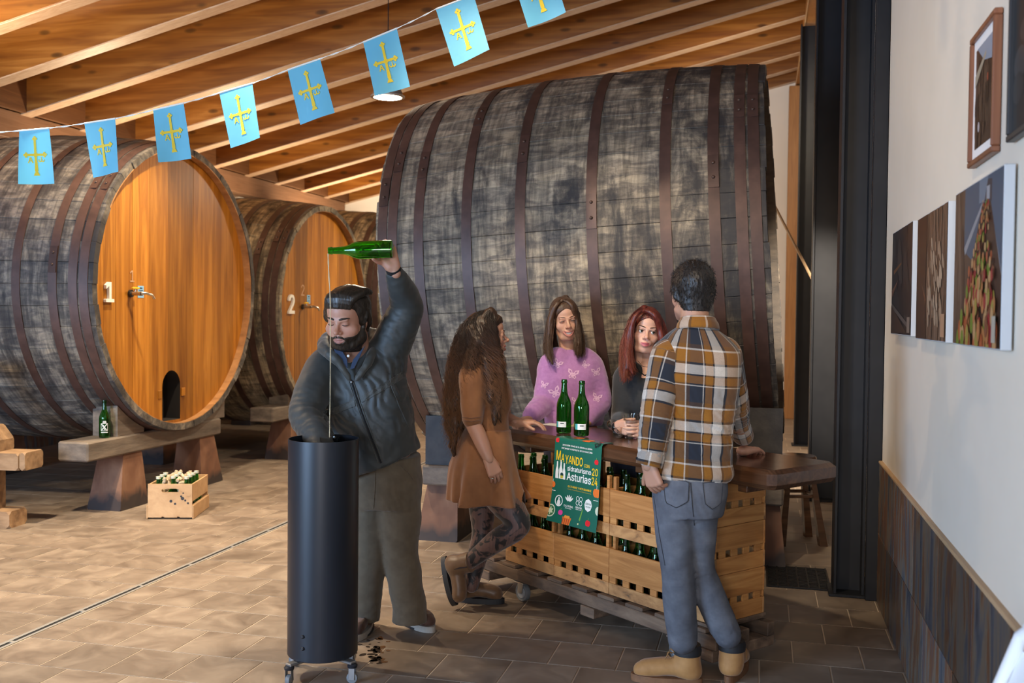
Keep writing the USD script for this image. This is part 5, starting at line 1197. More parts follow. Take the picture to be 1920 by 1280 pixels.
# ---------------------------------------------------------------- the woman in the lilac sweater
Body.GS = 1.068; DC = 5.90; b = at(1075, 800, d=DC); p = Person('smiling woman in lilac sweater with butterflies standing behind the bottles', b)
f0 = facing(-8); lat = np.cross(f0, UPZ); hipc, neck = Q(1076, 830, DC + .02), Q(1066, 664, DC + .03)
shR, elR, wrR = Q(1032, 684, DC), Q(1022, 752, DC - .04), Q(991, 784, DC - .22)
shL, elL, wrL = Q(1108, 684, DC + .05), Q(1122, 752, DC - .02), Q(1100, 792, DC - .2)
HMw = headM(Q(1059, 599, DC - .02), 8, -8, -8); hb = head_field(False, 1.2, jaw=.92, open_=.010)
m_hairw = hairmat('brown_hair', (.035, .017, .010), (.095, .048, .026), .4)
SKC = (.58, .32, .22)
hd, tc = place_head(p.t, p.L(HMw), hb, SKC, (.52, .20, .17), 0, 1.2, brow=.6, browmat=m_hairw, teeth=True, open_=.010, sc=.95)
p.flesh.append(hd); p.tint.append(tc); S = mat4(np.eye(3) * .95 * Body.GS)
p.add('hair', move(shell(hb, .011, hairline(.080, .0, -.09, .040), (.002, 45), 41), HMw @ S), m_hairw)
fb = Body(*bounds([hipc, neck, shR, elR, wrR, shL, elL, wrL, (hipc[0], hipc[1], .05)], .12), .009)
fb.loft(hipc, neck, lat, [(0, .15, .10, .10), (.4, .125, .09, .08), (.8, .14, .09, .08), (1, .05, .05, .05)]); limb(fb, [neck - UPZ * .02, Q(1063, 632, DC + .01)], (.046, .043)); limb(fb, [shR, elR, wrR], (.042, .035, .025)); limb(fb, [shL, elL, wrL], (.042, .035, .025))
for s in (-1, 1):
    h_ = hipc - lat * s * .075; limb(fb, [h_, A_([h_[0], h_[1], .47]), A_([h_[0], h_[1], .10])], (.08, .055, .04)); limb(fb, [A_([h_[0], h_[1], .06]), A_([h_[0], h_[1], .035]) + f0 * .14], (.04, .03))
p.skin(fb.mesh(), SKC)
p.skin(move(hand_mesh(curl=(.75, .9, .6), spread=.03, thumb=(.3, .2), thumb_in=.5, s=.92, flip=True), mat4(frame(unit(-RH * .75 - FH * .5 - UPZ * .25), unit(UPZ - RH * .2)), wrR)), SKC)
p.skin(move(hand_mesh(curl=(.5, .6, .5), s=.92), mat4(frame(unit(-RH * .6 - FH * .7 - UPZ * .15), UPZ), wrL)), SKC)
m_lilac = cloth_mat('lilac_knit', (.36, .155, .40), (.43, .205, .47), .85, 50, .2, .4); m_bfly = plain('butterfly_knit', (.68, .44, .66), .85)
sw = Body(*bounds([hipc, neck, shR, elR, wrR, shL, elL, wrL], .15), .0075)
sw.loft(Q(1078, 800, DC + .02), neck + UPZ * .018, lat, [(0, .150, .115, .10), (.12, .165, .125, .11), (.45, .165, .130, .10), (.62, .165, .135, .10), (.82, .155, .105, .095), (.94, .09, .07, .075), (1, .062, .056, .06)], .02)
limb(sw, [Q(1045, 672, DC), shR, shR * .5 + elR * .5 - RH * .008, elR - RH * .006, elR * .5 + wrR * .5, wrR * .85 + elR * .15, wrR * .94 + elR * .06], (.065, .064, .062, .062, .058, .046, .036), .035)
limb(sw, [Q(1095, 672, DC + .04), shL, shL * .5 + elL * .5 + RH * .01, elL + RH * .008, elL * .5 + wrL * .5, wrL * .9 + elL * .1], (.065, .066, .066, .064, .056, .042), .035)
sw.ruffle(folds(.007, 11, (1, 1, 1), 42)); sw.ruffle(creases(.006, .04, elR - shR, 43, .02, [elR, elR * .5 + wrR * .5], .08)); sw.ruffle(creases(.006, .045, elL - shL, 44, .02, [elL, elL * .6 + shL * .4], .09))
sm_ = sw.mesh(); swp = p.add('sweater', sm_, m_lilac); F = Front(sm_[0])
p.add('neckband', move(lathe([(.048, -.012), (.060, -.014), (.060, .012), (.050, .014)], 28, close=True), mat4(frame(f0, unit(UPZ + f0 * .25)), neck + UPZ * .016 + f0 * .004)), m_lilac, parent=swp)
def butterfly(cx, cy, s, a):
    w = [Polygon([(0, -1), (3, -7), (9, -9), (8.5, -3), (4, 0)]), Polygon([(0, 0), (4, 0), (6.5, 3), (4.5, 7), (1.5, 5)])]
    w = [g.difference(affinity.scale(g, .45, .45)) for g in w]
    g = unary_union(w + [affinity.scale(q, -1, 1, origin=(0, 0)) for q in w] + [sbox(-.7, -3, .7, 6)]); return affinity.translate(affinity.rotate(affinity.scale(g, s, s, origin=(0, 0)), a, origin=(0, 0)), cx, cy)
for cx, cy, s, a in ((1074, 702, 1.15, 12), (1118, 698, .95, -10), (1041, 736, 1.2, -25), (1045, 682, 1.0, 30), (1093, 664, .8, -20), (1097, 684, .8, 40), (1119, 746, 1.0, 15), (1080, 752, .9, 0), (1020, 722, .8, 20)):
    p.add('butterfly', F.patch(butterfly(cx, cy, s, a), 4, .0022), m_bfly, smooth=False, parent=swp)
m_denimd = cloth_mat('dark_denim', (.012, .014, .022), None, .8, 60)
jn = Body(*bounds([hipc, (hipc[0], hipc[1], .05)], .2), .010); jn.loft(hipc - UPZ * .12, hipc + UPZ * .06, lat, [(0, .15, .11, .12), (1, .16, .12, .11)], .03)
for s in (-1, 1):
    h_ = hipc - lat * s * .08; limb(jn, [h_ - UPZ * .05, A_([h_[0], h_[1], .47]), A_([h_[0], h_[1], .09])], (.09, .068, .055))
p.add('jeans', jn.mesh(), m_denimd)
for s in (-1, 1):
    g = hipc - lat * s * .08; g[2] = .001; shoe(p.t, 'shoe', p.L(mat4(frame(f0, UPZ), g)), m_solek, m_solek, L=.25, W=.09)
gd = [[Q(1052, 560, DC - .04), Q(1036, 590, DC - .07), Q(1028, 640, DC - .09), Q(1036, 682, DC - .13)], [Q(1050, 560, DC), Q(1032, 600, DC), Q(1026, 650, DC), Q(1030, 676, DC - .03)], [Q(1058, 557, DC), Q(1034, 610, DC + .05), Q(1040, 655, DC + .09), Q(1050, 680, DC + .1)], [Q(1060, 558, DC - .02), Q(1079, 590, DC - .03), Q(1083, 640, DC - .07), Q(1082, 668, DC - .13)], [Q(1062, 557, DC), Q(1081, 600, DC + .03), Q(1088, 640, DC - .01), Q(1090, 668, DC - .08)], [Q(1060, 557, DC + .05), Q(1070, 600, DC + .1), Q(1072, 650, DC + .1), Q(1070, 675, DC + .11)], [Q(1053, 563, DC - .10), Q(1040, 576, DC - .115), Q(1031, 610, DC - .10), Q(1027, 670, DC - .12)], [Q(1057, 562, DC - .10), Q(1072, 574, DC - .11), Q(1080, 600, DC - .08), Q(1085, 650, DC - .12)]]
hm = Body(*bounds([q for g in gd for q in g], .07), .007)
for g in gd: hm.chain(g, (.010, .014, .017, .006), .02)
hm.ruffle(folds(.005, 30, (1, 1, .25), 45)); p.add('hair_mass', hm.mesh(), m_hairw)
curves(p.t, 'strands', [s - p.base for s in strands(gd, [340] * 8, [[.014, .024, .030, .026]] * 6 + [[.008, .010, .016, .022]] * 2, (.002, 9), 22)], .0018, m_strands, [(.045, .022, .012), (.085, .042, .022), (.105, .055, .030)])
p.done()

# ---------------------------------------------------------------- the red haired woman
Body.GS = 1.052; DD = 5.39; b = at(1205, 800, d=DD + .06); p = Person('red haired woman in a black top holding an empty glass behind the table', b)
f0 = facing(-6); lat = np.cross(f0, UPZ); hipc, neck = Q(1205, 850, DD + .10), Q(1214, 682, DD + .05)
shR, elR, wrR = Q(1170, 708, DD + .02), Q(1163, 782, DD - .03), Q(1171, 800, DD - .22)
shL, elL, wrL = Q(1252, 704, DD + .06), Q(1252, 782, DD + .0), Q(1208, 803, DD - .2)
HMw = headM(Q(1211, 621, DD), -4, -3, 8); hb = head_field(False, .35, jaw=.94)
m_hairr = hairmat('red_hair', (.045, .008, .006), (.14, .022, .012), .38); SKD = (.58, .32, .225)
hd, tc = place_head(p.t, p.L(HMw), hb, SKD, (.40, .09, .10), 1.0, .35, gaze=(-.38, .9, .10), brow=.65, browmat=m_hairb, iris=(.07, .06, .03), sc=.96)
p.flesh.append(hd); p.tint.append(tc); S = mat4(np.eye(3) * .96 * Body.GS)
p.add('hair', move(shell(hb, .011, hairline(.080, .0, -.09, .040), (.002, 45), 51), HMw @ S), m_hairr)
fb = Body(*bounds([hipc, neck, shR, elR, wrR, shL, elL, wrL, (hipc[0], hipc[1], .05)], .12), .009)
fb.loft(hipc, neck, lat, [(0, .15, .10, .10), (.4, .13, .09, .08), (.8, .145, .10, .08), (.92, .10, .07, .06), (1, .05, .05, .05)]); limb(fb, [neck - UPZ * .03, Q(1212, 650, DD + .03)], (.047, .044)); limb(fb, [shR, elR, wrR], (.044, .036, .025)); limb(fb, [shL, elL, wrL], (.044, .036, .025))
for s in (-1, 1):
    h_ = hipc - lat * s * .075; limb(fb, [h_, A_([h_[0], h_[1], .47]), A_([h_[0], h_[1], .10])], (.08, .055, .04)); limb(fb, [A_([h_[0], h_[1], .06]), A_([h_[0], h_[1], .035]) + f0 * .14], (.04, .03))
p.skin(fb.mesh(), SKD)
gp = at(1183, 822, z=TZ); gdv = dist(gp)
gM = mat4(None, A_([gp[0], gp[1], TZ + .001]))
p.skin(move(hand_mesh(curls=[(.55, .7, .45), (.6, .75, .5), (.65, .8, .5), (.7, .8, .5)], spread=.03, thumb=(.25, .1), thumb_in=.3, s=.92, flip=True), mat4(frame(unit(RH * .45 - FH * .85 + UPZ * .05), unit(-RH * .9 - FH * .35)), gp - RH * .060 + FH * .055 + UPZ * .055)), SKD)
p.skin(move(hand_mesh(curls=[(.6, .7, .5), (.65, .75, .5), (.7, .8, .5), (.75, .8, .5)], spread=.03, thumb=(.25, .1), thumb_in=.3, s=.92), mat4(frame(unit(-RH * .45 - FH * .85 + UPZ * .02), unit(RH * .9 - FH * .35)), gp + RH * .064 + FH * .050 + UPZ * .045)), SKD)
m_blackk = cloth_mat('black_knit', (.008, .008, .009), (.013, .013, .014), .85, 60, .15, .25)
tp_ = Body(*bounds([hipc, neck, shR, elR, wrR, shL, elL, wrL], .14), .0075)
w1, w2 = gp - RH * .065 + FH * .075 + UPZ * .05, gp + RH * .07 + FH * .07 + UPZ * .045
tp_.loft(Q(1205, 850, DD + .1), neck - UPZ * .01, lat, [(0, .155, .11, .11), (.35, .138, .105, .09), (.62, .160, .145, .09), (.82, .162, .108, .09), (.93, .12, .07, .075), (1, .085, .05, .06)], .02)
limb(tp_, [Q(1184, 696, DD + .03), shR, shR * .5 + elR * .5, elR, elR * .4 + w1 * .6, w1], (.058, .056, .052, .046, .038, .030), .03)
limb(tp_, [Q(1240, 692, DD + .05), shL, shL * .5 + elL * .5, elL, elL * .4 + w2 * .6, w2], (.058, .056, .052, .046, .038, .030), .03)
tp_.chain([Q(1214, 660, DD - .10), Q(1209, 694, DD - .10)], (.075, .02), .012, op='s'); tp_.ruffle(folds(.005, 12, (1, 1, 1), 52)); tp_.ruffle(creases(.005, .03, elR - shR, 53, .02, [elR], .08))
kn = tp_.mesh(); top_p = p.add('black_top', kn, m_blackk); F = Front(kn[0])
p.add('lace_trim', F.line([(1192, 682), (1200, 697), (1209, 704), (1220, 698), (1230, 684)], .0035, off=.003), m_dark, parent=top_p)
p.add('necklace', tube([Q(1196, 676, DD - .05), Q(1204, 686, DD - .085), Q(1213, 688, DD - .09), Q(1222, 684, DD - .085), Q(1229, 674, DD - .05)], .0014, 6), m_dark)
jn = Body(*bounds([hipc, (hipc[0], hipc[1], .05)], .2), .010); jn.loft(hipc - UPZ * .12, hipc + UPZ * .05, lat, [(0, .15, .11, .12), (1, .15, .105, .105)], .03)
m_denimb = cloth_mat('blue_denim', (.018, .030, .060), None, .8, 60)
for s in (-1, 1):
    h_ = hipc - lat * s * .08; limb(jn, [h_ - UPZ * .05, A_([h_[0], h_[1], .47]), A_([h_[0], h_[1], .09])], (.09, .068, .055))
p.add('jeans', jn.mesh(), m_denimb)
for s in (-1, 1):
    g = hipc - lat * s * .08; g[2] = .001; shoe(p.t, 'shoe', p.L(mat4(frame(f0, UPZ), g)), m_solek, m_solek, L=.25, W=.09)
gd = [[Q(1208, 578, DD - .02), Q(1184, 608, DD - .05), Q(1172, 665, DD - .09), Q(1170, 716, DD - .14)], [Q(1206, 578, DD - .02), Q(1180, 615, DD - .01), Q(1170, 660, DD - .04), Q(1181, 712, DD - .12)], [Q(1208, 577, DD + .02), Q(1182, 630, DD + .06), Q(1178, 670, DD + .02), Q(1190, 700, DD - .04)], [Q(1212, 577, DD - .02), Q(1238, 606, DD - .02), Q(1246, 655, DD - .05), Q(1250, 705, DD - .1)], [Q(1212, 577, DD + .02), Q(1240, 620, DD + .03), Q(1252, 665, DD), Q(1258, 705, DD - .04)], [Q(1210, 577, DD + .06), Q(1212, 620, DD + .12), Q(1214, 680, DD + .13), Q(1214, 715, DD + .12)], [Q(1206, 577, DD - .04), Q(1183, 606, DD - .07), Q(1177, 650, DD - .09), Q(1186, 700, DD - .13)], [Q(1206, 582, DD - .10), Q(1192, 592, DD - .115), Q(1182, 622, DD - .10), Q(1176, 690, DD - .13)], [Q(1211, 582, DD - .10), Q(1228, 592, DD - .11), Q(1238, 618, DD - .08), Q(1244, 680, DD - .10)]]
hm = Body(*bounds([q for g in gd for q in g], .07), .007)
for g in gd: hm.chain(g, (.010, .014, .018, .006), .02)
hm.ruffle(folds(.006, 28, (1, 1, .25), 55)); p.add('hair_mass', hm.mesh(), m_hairr)
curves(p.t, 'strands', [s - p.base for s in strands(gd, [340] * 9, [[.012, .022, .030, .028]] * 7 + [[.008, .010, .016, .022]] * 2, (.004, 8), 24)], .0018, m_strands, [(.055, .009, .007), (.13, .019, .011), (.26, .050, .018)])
p.done()
Body.GS = 1.0
tumbler('tall empty cider glass in the hands of the red haired woman', gM, .042, .125)
lg_ = on_table(1160, 822)
t = thing('lying_glass', 'small stemmed glass lying on its side on the table left of the held glass', 'glass', mat4(rotz(.5), (lg_[0], lg_[1], TZ + .0335)))
part(t, 'foot', move(lathe([(0, 0), (.031, 0), (.031, .002), (.006, .006), (.004, .03), (.004, .05), (0, .05)], 28), mat4(rotx(-math.pi / 2 + .30), (0, 0, -.002))), m_clear, smooth=40)
part(t, 'bowl', move(lathe([(.003, .049), (.018, .062), (.026, .085), (.027, .11), (.0258, .11), (.0245, .086), (.017, .065), (.003, .053)], 28, close=True), mat4(rotx(-math.pi / 2 + .30), (0, 0, -.002))), m_clear, smooth=40)

# ---------------------------------------------------------------- the man in the plaid shirt
b = at(1300, 1288, z=0); p = Person('man in plaid shirt and grey jeans, seen from behind at the table end', b)
DE = 4.13; f0 = facing(172); lat = np.cross(f0, UPZ); hipc, neck = Q(1292, 900, DE), Q(1308, 618, DE - .02)
shL, elL, wrL = Q(1263, 668, DE - .03), Q(1238, 775, DE - .08), Q(1217, 872, DE - .10)
shR, elR, wrR = Q(1352, 664, DE + .05), Q(1372, 755, DE + .14), Q(1396, 824, DE + .36)
hL, kL, aL = Q(1266, 915, DE), Q(1270, 1068, DE - .02), Q(1280, 1222, DE + .03)
hR, kR, aR = Q(1314, 915, DE + .02), Q(1312, 1062, DE + .03), Q(1364, 1205, DE + .05)
HMw = headM(Q(1298, 549, DE + .035), 190, -6, 1); hb = head_field(True, .3, jaw=1.0)
m_haird = hairmat('dark_hair', (.007, .006, .006), (.022, .018, .016), .45); SKE = (.47, .24, .155)
hd, tc = place_head(p.t, p.L(HMw), hb, SKE, (.38, .16, .13), 1, .3, brow=1.0, browmat=m_haird, stubble=.2, sc=1.02)
p.flesh.append(hd); p.tint.append(tc); S = mat4(np.eye(3) * 1.02)
p.add('hair', move(shell(hb, .010, hairline(.072, -.008, -.088), (.0030, 90), 61), HMw @ S), m_haird)
rts = []
V_, F_ = shell(hb, .010, hairline(.070, -.004, -.082)); nrm = trimesh.Trimesh(V_, F_, process=False).vertex_normals
for i in rng.choice(len(V_), 1500, replace=False):
    if V_[i, 2] < -.08: continue
    g = nrm[i] * .3 + A_((0, -.3, -.9)) * (.8 if V_[i, 2] < .07 else .2) + A_((0, .3, .3)) * (V_[i, 2] > .07) + rng.normal(size=3) * .25
    q = V_[i] + np.linspace(0, .012, 4)[:, None] * unit(g); q = q @ (HMw @ S)[:3, :3].T + HMw[:3, 3]; rts.append(q - p.base)
curves(p.t, 'short_strands', rts, .0016, m_strands, [(.008, .007, .007), (.016, .013, .012)])
fb = Body(*bounds([hipc, neck, shR, elR, wrR, shL, elL, wrL, aL, aR], .14), .011)
fb.loft(hipc, neck, lat, [(0, .15, .10, .11), (.4, .14, .10, .10), (.8, .17, .10, .10), (1, .06, .055, .055)]); limb(fb, [neck - UPZ * .03, Q(1300, 585, DE + .0)], (.060, .056)); limb(fb, [shR, elR, wrR], (.052, .042, .030)); limb(fb, [shL, elL, wrL], (.052, .042, .030))
limb(fb, [hL, kL, aL + UPZ * .02], (.07, .042, .030)); limb(fb, [hR, kR, aR + UPZ * .02], (.07, .042, .030)); p.skin(fb.mesh(), SKE)
p.skin(move(hand_mesh(curls=[(.5, .5, .3), (.65, .6, .4), (.75, .7, .4), (.8, .7, .4)], spread=.05, thumb=(.9, .3), thumb_in=-.1, s=1.0), mat4(frame(unit(RH * .30 - UPZ * .95 - FH * .05), unit(-RH * .70 - FH * .70)), wrL)), SKE)
p.skin(move(hand_mesh(curl=(.15, .25, .2), spread=.12, thumb=(.7, .2), s=1.0, flip=True), mat4(frame(unit(FH * .75 + RH * .6 - UPZ * .05), UPZ), A_([wrR[0], wrR[1], TZ + .028]))), SKE)
# plaid: two sets of stripes from the cloth's own st coordinates, woven half and half
TAN_, CRM, NVY, BRN, BLK_ = (.25, .110, .028), (.58, .53, .47), (.010, .013, .022), (.065, .030, .011), (.006, .006, .008)
sett = [(0, CRM), (.15, BLK_), (.19, TAN_), (.40, CRM), (.43, BRN), (.50, NVY), (.78, CRM), (.80, BLK_), (.825, TAN_), (.96, BLK_), (.985, CRM)]
m_plaid = M_('plaid_flannel', {'uv': ('texture_coordinate', {}), 's': ('separate_xyz', {}), 'fu': ('math', {'math_type': 'fraction'}), 'fv': ('math', {'math_type': 'fraction'}), 'ru': ('rgb_ramp', {'ramp': sett, 'interpolate': False}), 'rv': ('rgb_ramp', {'ramp': sett, 'interpolate': False}),
              'm': ('mix_color', {'blend_type': 'mix', 'fac': .5}), 'tc': ('texture_coordinate', {}), 'n': ('noise_texture', {'scale': 700.0, 'detail': 2.0}), 'nr': ('map_range', {'from_min': .3, 'from_max': .7, 'to_min': .7, 'to_max': 1.25}), 'h': ('hsv', {'hue': .5, 'saturation': 1.12, 'fac': 1.0}), 'b': ('bump', {'strength': .25, 'distance': .002}), 'p': ('principled_bsdf', {'roughness': .9, 'sheen_weight': .25})},
              [('uv.UV', 's.vector'), ('s.x', 'fu.value1'), ('s.y', 'fv.value1'), ('fu.value', 'ru.fac'), ('fv.value', 'rv.fac'), ('ru.color', 'm.a'), ('rv.color', 'm.b'), ('tc.object', 'n.vector'), ('n.fac', 'nr.value'), ('nr.result', 'h.value'), ('m.result', 'h.color'), ('h.color', 'p.base_color'), ('n.fac', 'b.height'), ('b.normal', 'p.normal')])
PER = .232
sb = Body(*bounds([hipc, neck, shR, shL], .20), .0075); lo_ = Q(1290, 893, DE)
sb.loft(lo_, neck + UPZ * .015, lat, [(0, .168, .125, .125), (.15, .170, .125, .122), (.45, .176, .125, .125), (.68, .184, .125, .130), (.82, .186, .11, .120), (.92, .135, .085, .095), (1, .07, .06, .07)], .02)
sb.ruffle(folds(.008, 8, (1, 1, .8), 62)); sb.ruffle(creases(.007, .07, RH * .8 + UPZ * .6, 63, .04, [Q(1270, 790, DE - .1), Q(1350, 820, DE - .1)], .15)); sb.ruffle(lambda X: -.010 * np.exp(-((X[:, 2] - lo_[2] - .02) / .03) ** 2))
Vt_, Ft_ = sb.mesh(); axs = unit(neck - lo_); q = Vt_ - lo_; hgt = q @ axs; x = q @ lat; y = q @ np.cross(axs, lat); uvt = np.stack([np.arctan2(x, -y) * .165 / PER + .52, hgt / PER + .12 + .02 * np.sin(x * 9)], 1)
shp = p.add('shirt', (Vt_, Ft_), m_plaid, uv=uvt)
def sleeve(pts, r, seed, uo, vo):
    B = Body(*bounds(pts, .12), .007); B.chain(pts, r, .02); B.ruffle(folds(.007, 10, (1, 1, 1), seed)); B.ruffle(creases(.008, .05, pts[-1] - pts[0], seed + 1, .03, [pts[len(pts) // 2], pts[-2]], .10))
    V, F = B.mesh(); P = A_(pts); best = np.full(len(V), 9.0); u = np.zeros(len(V)); v = np.zeros(len(V)); acc = 0
    for a, b_ in zip(P[:-1], P[1:]):
        e = b_ - a; L = np.linalg.norm(e); e /= L; t = np.clip((V - a) @ e, 0, L); w = V - a - t[:, None] * e; dd = np.linalg.norm(w, axis=1); m = dd < best
        r_ = unit(RH - e * (RH @ e)); u[m] = np.arctan2(w[m] @ np.cross(e, r_), w[m] @ r_) * .07; v[m] = acc + t[m]; best[m] = dd[m]; acc += L
    return p.add('sleeve', (V, F), m_plaid, uv=np.stack([u / PER + uo, v / PER + vo], 1), parent=shp)
sleeve([Q(1302, 672, DE - .01), shL - RH * .005, shL * .5 + elL * .5 - RH * .015, elL - RH * .012, elL * .5 + wrL * .5 - RH * .005, wrL * .80 + elL * .20], (.046, .080, .077, .069, .062, .056), 65, .2, .85)
sleeve([Q(1322, 670, DE + .02), shR + RH * .005, shR * .5 + elR * .5 + RH * .008, elR + RH * .006, elR * .5 + wrR * .5, wrR * .88 + elR * .12], (.046, .078, .072, .062, .052, .045), 67, .6, .85)
cu = unit(wrL - elL); cv, cf = lathe([(.042, -.03), (.054, -.032), (.056, .0), (.054, .032), (.044, .030)], 28, close=True); p.add('cuff', move((cv, cf), mat4(frame(np.cross(cu, RH), cu), wrL * .86 + elL * .14)), m_plaid, parent=shp, uv=np.stack([np.arctan2(cv[:, 1], cv[:, 0]) * .055 / PER, cv[:, 2] / PER + .1], 1))
p.add('cuff_button', move(trimesh.creation.icosphere(2, .006), wrL * .86 + elL * .14 - RH * .056 - FH * .01), m_dark, parent=shp)
col = Body(*bounds([neck, Q(1300, 575, DE)], .14), .006); nk = neck + UPZ * .012
ring_ = [nk + (lat * math.cos(a) * .066 + f0 * math.sin(a) * .064) + UPZ * (.030 + .012 * math.sin(-a)) - f0 * .012 for a in np.linspace(-math.pi * 1.28, math.pi * .28, 15)]
col.chain(ring_, .008, .005); col.chain([q - UPZ * .020 + (q - nk - UPZ * .03) * .14 for q in ring_], .010, .015); col.chain([q - UPZ * .038 + (q - nk - UPZ * .03) * .22 for q in ring_], .009, .015); Vc, Fc = col.mesh()
uvc = np.stack([np.arctan2((Vc - nk) @ lat, -(Vc - nk) @ f0) * .08 / PER + .3, (Vc[:, 2] - nk[2]) / PER + .22], 1); p.add('collar', (Vc, Fc), m_plaid, parent=shp, uv=uvc)
m_jeans = mottled('grey_denim', [(.3, (.065, .067, .080)), (.5, (.10, .104, .122)), (.7, (.15, .155, .175))], 9, rough=.85, bump=.12, bdist=.003, detail=8)
jb = Body(*bounds([hipc, hL, kL, aL, hR, kR, aR], .16), .008)
jb.loft(Q(1294, 965, DE), Q(1292, 870, DE), lat, [(0, .135, .105, .125), (.5, .155, .115, .135), (1, .150, .11, .115)], .03)
limb(jb, [Q(1266, 930, DE - .01), Q(1266, 990, DE - .01), kL, kL * .6 + aL * .4, aL + UPZ * .055], (.088, .086, .066, .068, .060), .02)
limb(jb, [Q(1314, 930, DE), Q(1308, 990, DE + .01), kR, kR * .6 + aR * .4, aR + UPZ * .035], (.084, .080, .060, .064, .057), .02)
jb.ruffle(folds(.005, 10, (1, 1, 1.3), 71)); jb.ruffle(creases(.007, .035, UPZ + RH * .25, 72, .03, [kL, aL + UPZ * .05, kR, aR + UPZ * .06], .09)); jb.ruffle(creases(.006, .05, UPZ * .5 + RH, 73, .02, [Q(1295, 940, DE - .12)], .09))
jm = jb.mesh(); jp = p.add('jeans', jm, m_jeans); F = Front(jm[0]); m_seam = plain('denim_seam', (.03, .03, .036), .9)
for ln in ([(1295, 905), (1298, 945), (1302, 985)], [(1226, 930), (1236, 1000), (1247, 1060)]): p.add('seam', F.line(ln, .0018), m_seam, parent=jp)
for q in ([(1243, 898), (1292, 902), (1290, 940), (1268, 952), (1248, 942)], [(1318, 905), (1356, 902), (1352, 944), (1336, 955), (1322, 944)]):
    p.add('back_pocket', F.patch(q, 4, .003), m_jeans, smooth=True, parent=jp); p.add('pocket_stitch', F.line(q + [q[0]], .0014, off=.0045), m_seam, parent=jp)
m_tanboot = cloth_mat('tan_nubuck', (.36, .165, .045), (.47, .235, .075), .7, 18, .12); m_band = plain('padded_collar', (.018, .018, .020), .6); m_lace = plain('boot_lace', (.30, .15, .05), .8); m_solet = mottled('tan_sole', [(.3, (.16, .07, .03)), (.7, (.26, .12, .05))], 20, rough=.7)
for fx, fy, ang, c_ in ((1283, 1282, -102, 0), (1372, 1272, 155, 1)):
    g = at(fx, fy, z=0); g[2] = .001; d = facing(ang)
    shoe(p.t, 'boot', p.L(mat4(frame(d, UPZ), g - d * (.0 if c_ else .0))), m_solet, m_tanboot, shaft=.165, L=.30, W=.098, heel=.030, lace=m_lace, band=m_band)
p.done()
# ---------------------------------------------------------------- bunting
m_flag = M_('flag_cloth', {'tc': ('texture_coordinate', {}), 'n': ('noise_texture', {'scale': 9.0, 'detail': 3.0}), 'b': ('bump', {'strength': 0.25, 'distance': 0.01}), 'd': ('principled_bsdf', {'base_color': (0.15, 0.48, 0.66), 'roughness': 0.6}), 't': ('translucent_bsdf', {'color': (0.10, 0.42, 0.66)}), 'm': ('mix_closure', {'fac': 0.3})},
            [('tc.object', 'n.vector'), ('n.fac', 'b.height'), ('b.normal', 'd.normal'), ('d.BSDF', 'm.closure1'), ('t.BSDF', 'm.closure2')], surface='m.closure')
m_cross = M_('flag_print', {'d': ('principled_bsdf', {'base_color': (0.92, 0.60, 0.03), 'roughness': 0.6}), 't': ('translucent_bsdf', {'color': (0.8, 0.5, 0.05)}), 'm': ('mix_closure', {'fac': 0.25})}, [('d.BSDF', 'm.closure1'), ('t.BSDF', 'm.closure2')], surface='m.closure')
m_tape = plain('bunting_tape', (0.80, 0.76, 0.68), 0.7)
def cross_shape():
    """the cross with lobed ends and hanging letters, u right and v down in 0..1 of a 2 to 3 cloth"""
    W, H = 2.0, 3.0
    g = [sbox(.93, .52, 1.07, 2.35), sbox(.45, 1.33, 1.52, 1.46), Polygon([(.90, 2.35), (1.10, 2.35), (1.17, 2.52), (.83, 2.52)])]
    g.append(Polygon([(.95, 1.30), (1.05, 1.30), (1.10, 2.3), (.90, 2.3)]))
    for cx, cy, dx, dy in ((1.0, .50, 0, -1), (.43, 1.395, -1, 0), (1.55, 1.395, 1, 0)):
        for a, b in ((0, .07), (-.085, -.02), (.085, -.02)):
            g.append(Point(cx + dx * b - dy * a, cy + dy * b + dx * a).buffer(.068, 6))
    g.append(Point(1.0, 1.395).buffer(.13, 8))
    A = unary_union([Polygon([(.66, 1.52), (.73, 1.52), (.60, 1.84), (.545, 1.84)]), Polygon([(.66, 1.52), (.73, 1.52), (.845, 1.84), (.785, 1.84)]), sbox(.60, 1.70, .78, 1.745)])
    om = unary_union([Point(1.24, 1.70).buffer(.10, 8).difference(Point(1.24, 1.68).buffer(.055, 8)), Point(1.40, 1.70).buffer(.10, 8).difference(Point(1.40, 1.68).buffer(.055, 8))]).difference(sbox(1.0, 1.4, 1.7, 1.64)).union(sbox(1.30, 1.5, 1.34, 1.74))
    s = unary_union(g).union(A).union(om)
    return affinity.scale(s, 1 / W, 1 / H, origin=(0, 0))
CR = cross_shape(); _a, _f = [], []
_n = 0
for q in getattr(CR, 'geoms', [CR]):
    a, f_ = trimesh.creation.triangulate_polygon(q, engine='earcut')
    a3, f_ = trimesh.remesh.subdivide_to_size(np.c_[a, np.zeros(len(a))], f_, 0.12); _a.append(a3[:, :2]); _f.append(f_ + _n); _n += len(a3)
CRV, CRF = np.vstack(_a), np.vstack(_f)
FL = [((36, 245), (92, 240), (98, 343), (40, 347), 'at the far left end of the bunting'), ((158, 231), (216, 222), (227, 324), (170, 331), 'second from the left end'),
      ((287, 206), (344, 193), (357, 296), (300, 306), 'third, above the rim of barrel 1'), ((411, 174), (473, 156), (490, 260), (430, 276), 'fourth from the left, palest of all'),
      ((539, 131), (600, 110), (628, 212), (562, 233), 'left neighbour of the lit lamp'), ((681, 79), (744, 53), (768, 160), (704, 182), 'just in front of the lit pendant lamp'),
      ((817, 17), (888, -10), (918, 95), (851, 123), 'right neighbour of the lit lamp'), ((957, -53), (1028, -85), (1061, 24), (990, 52), 'right end, cut by the picture top')]
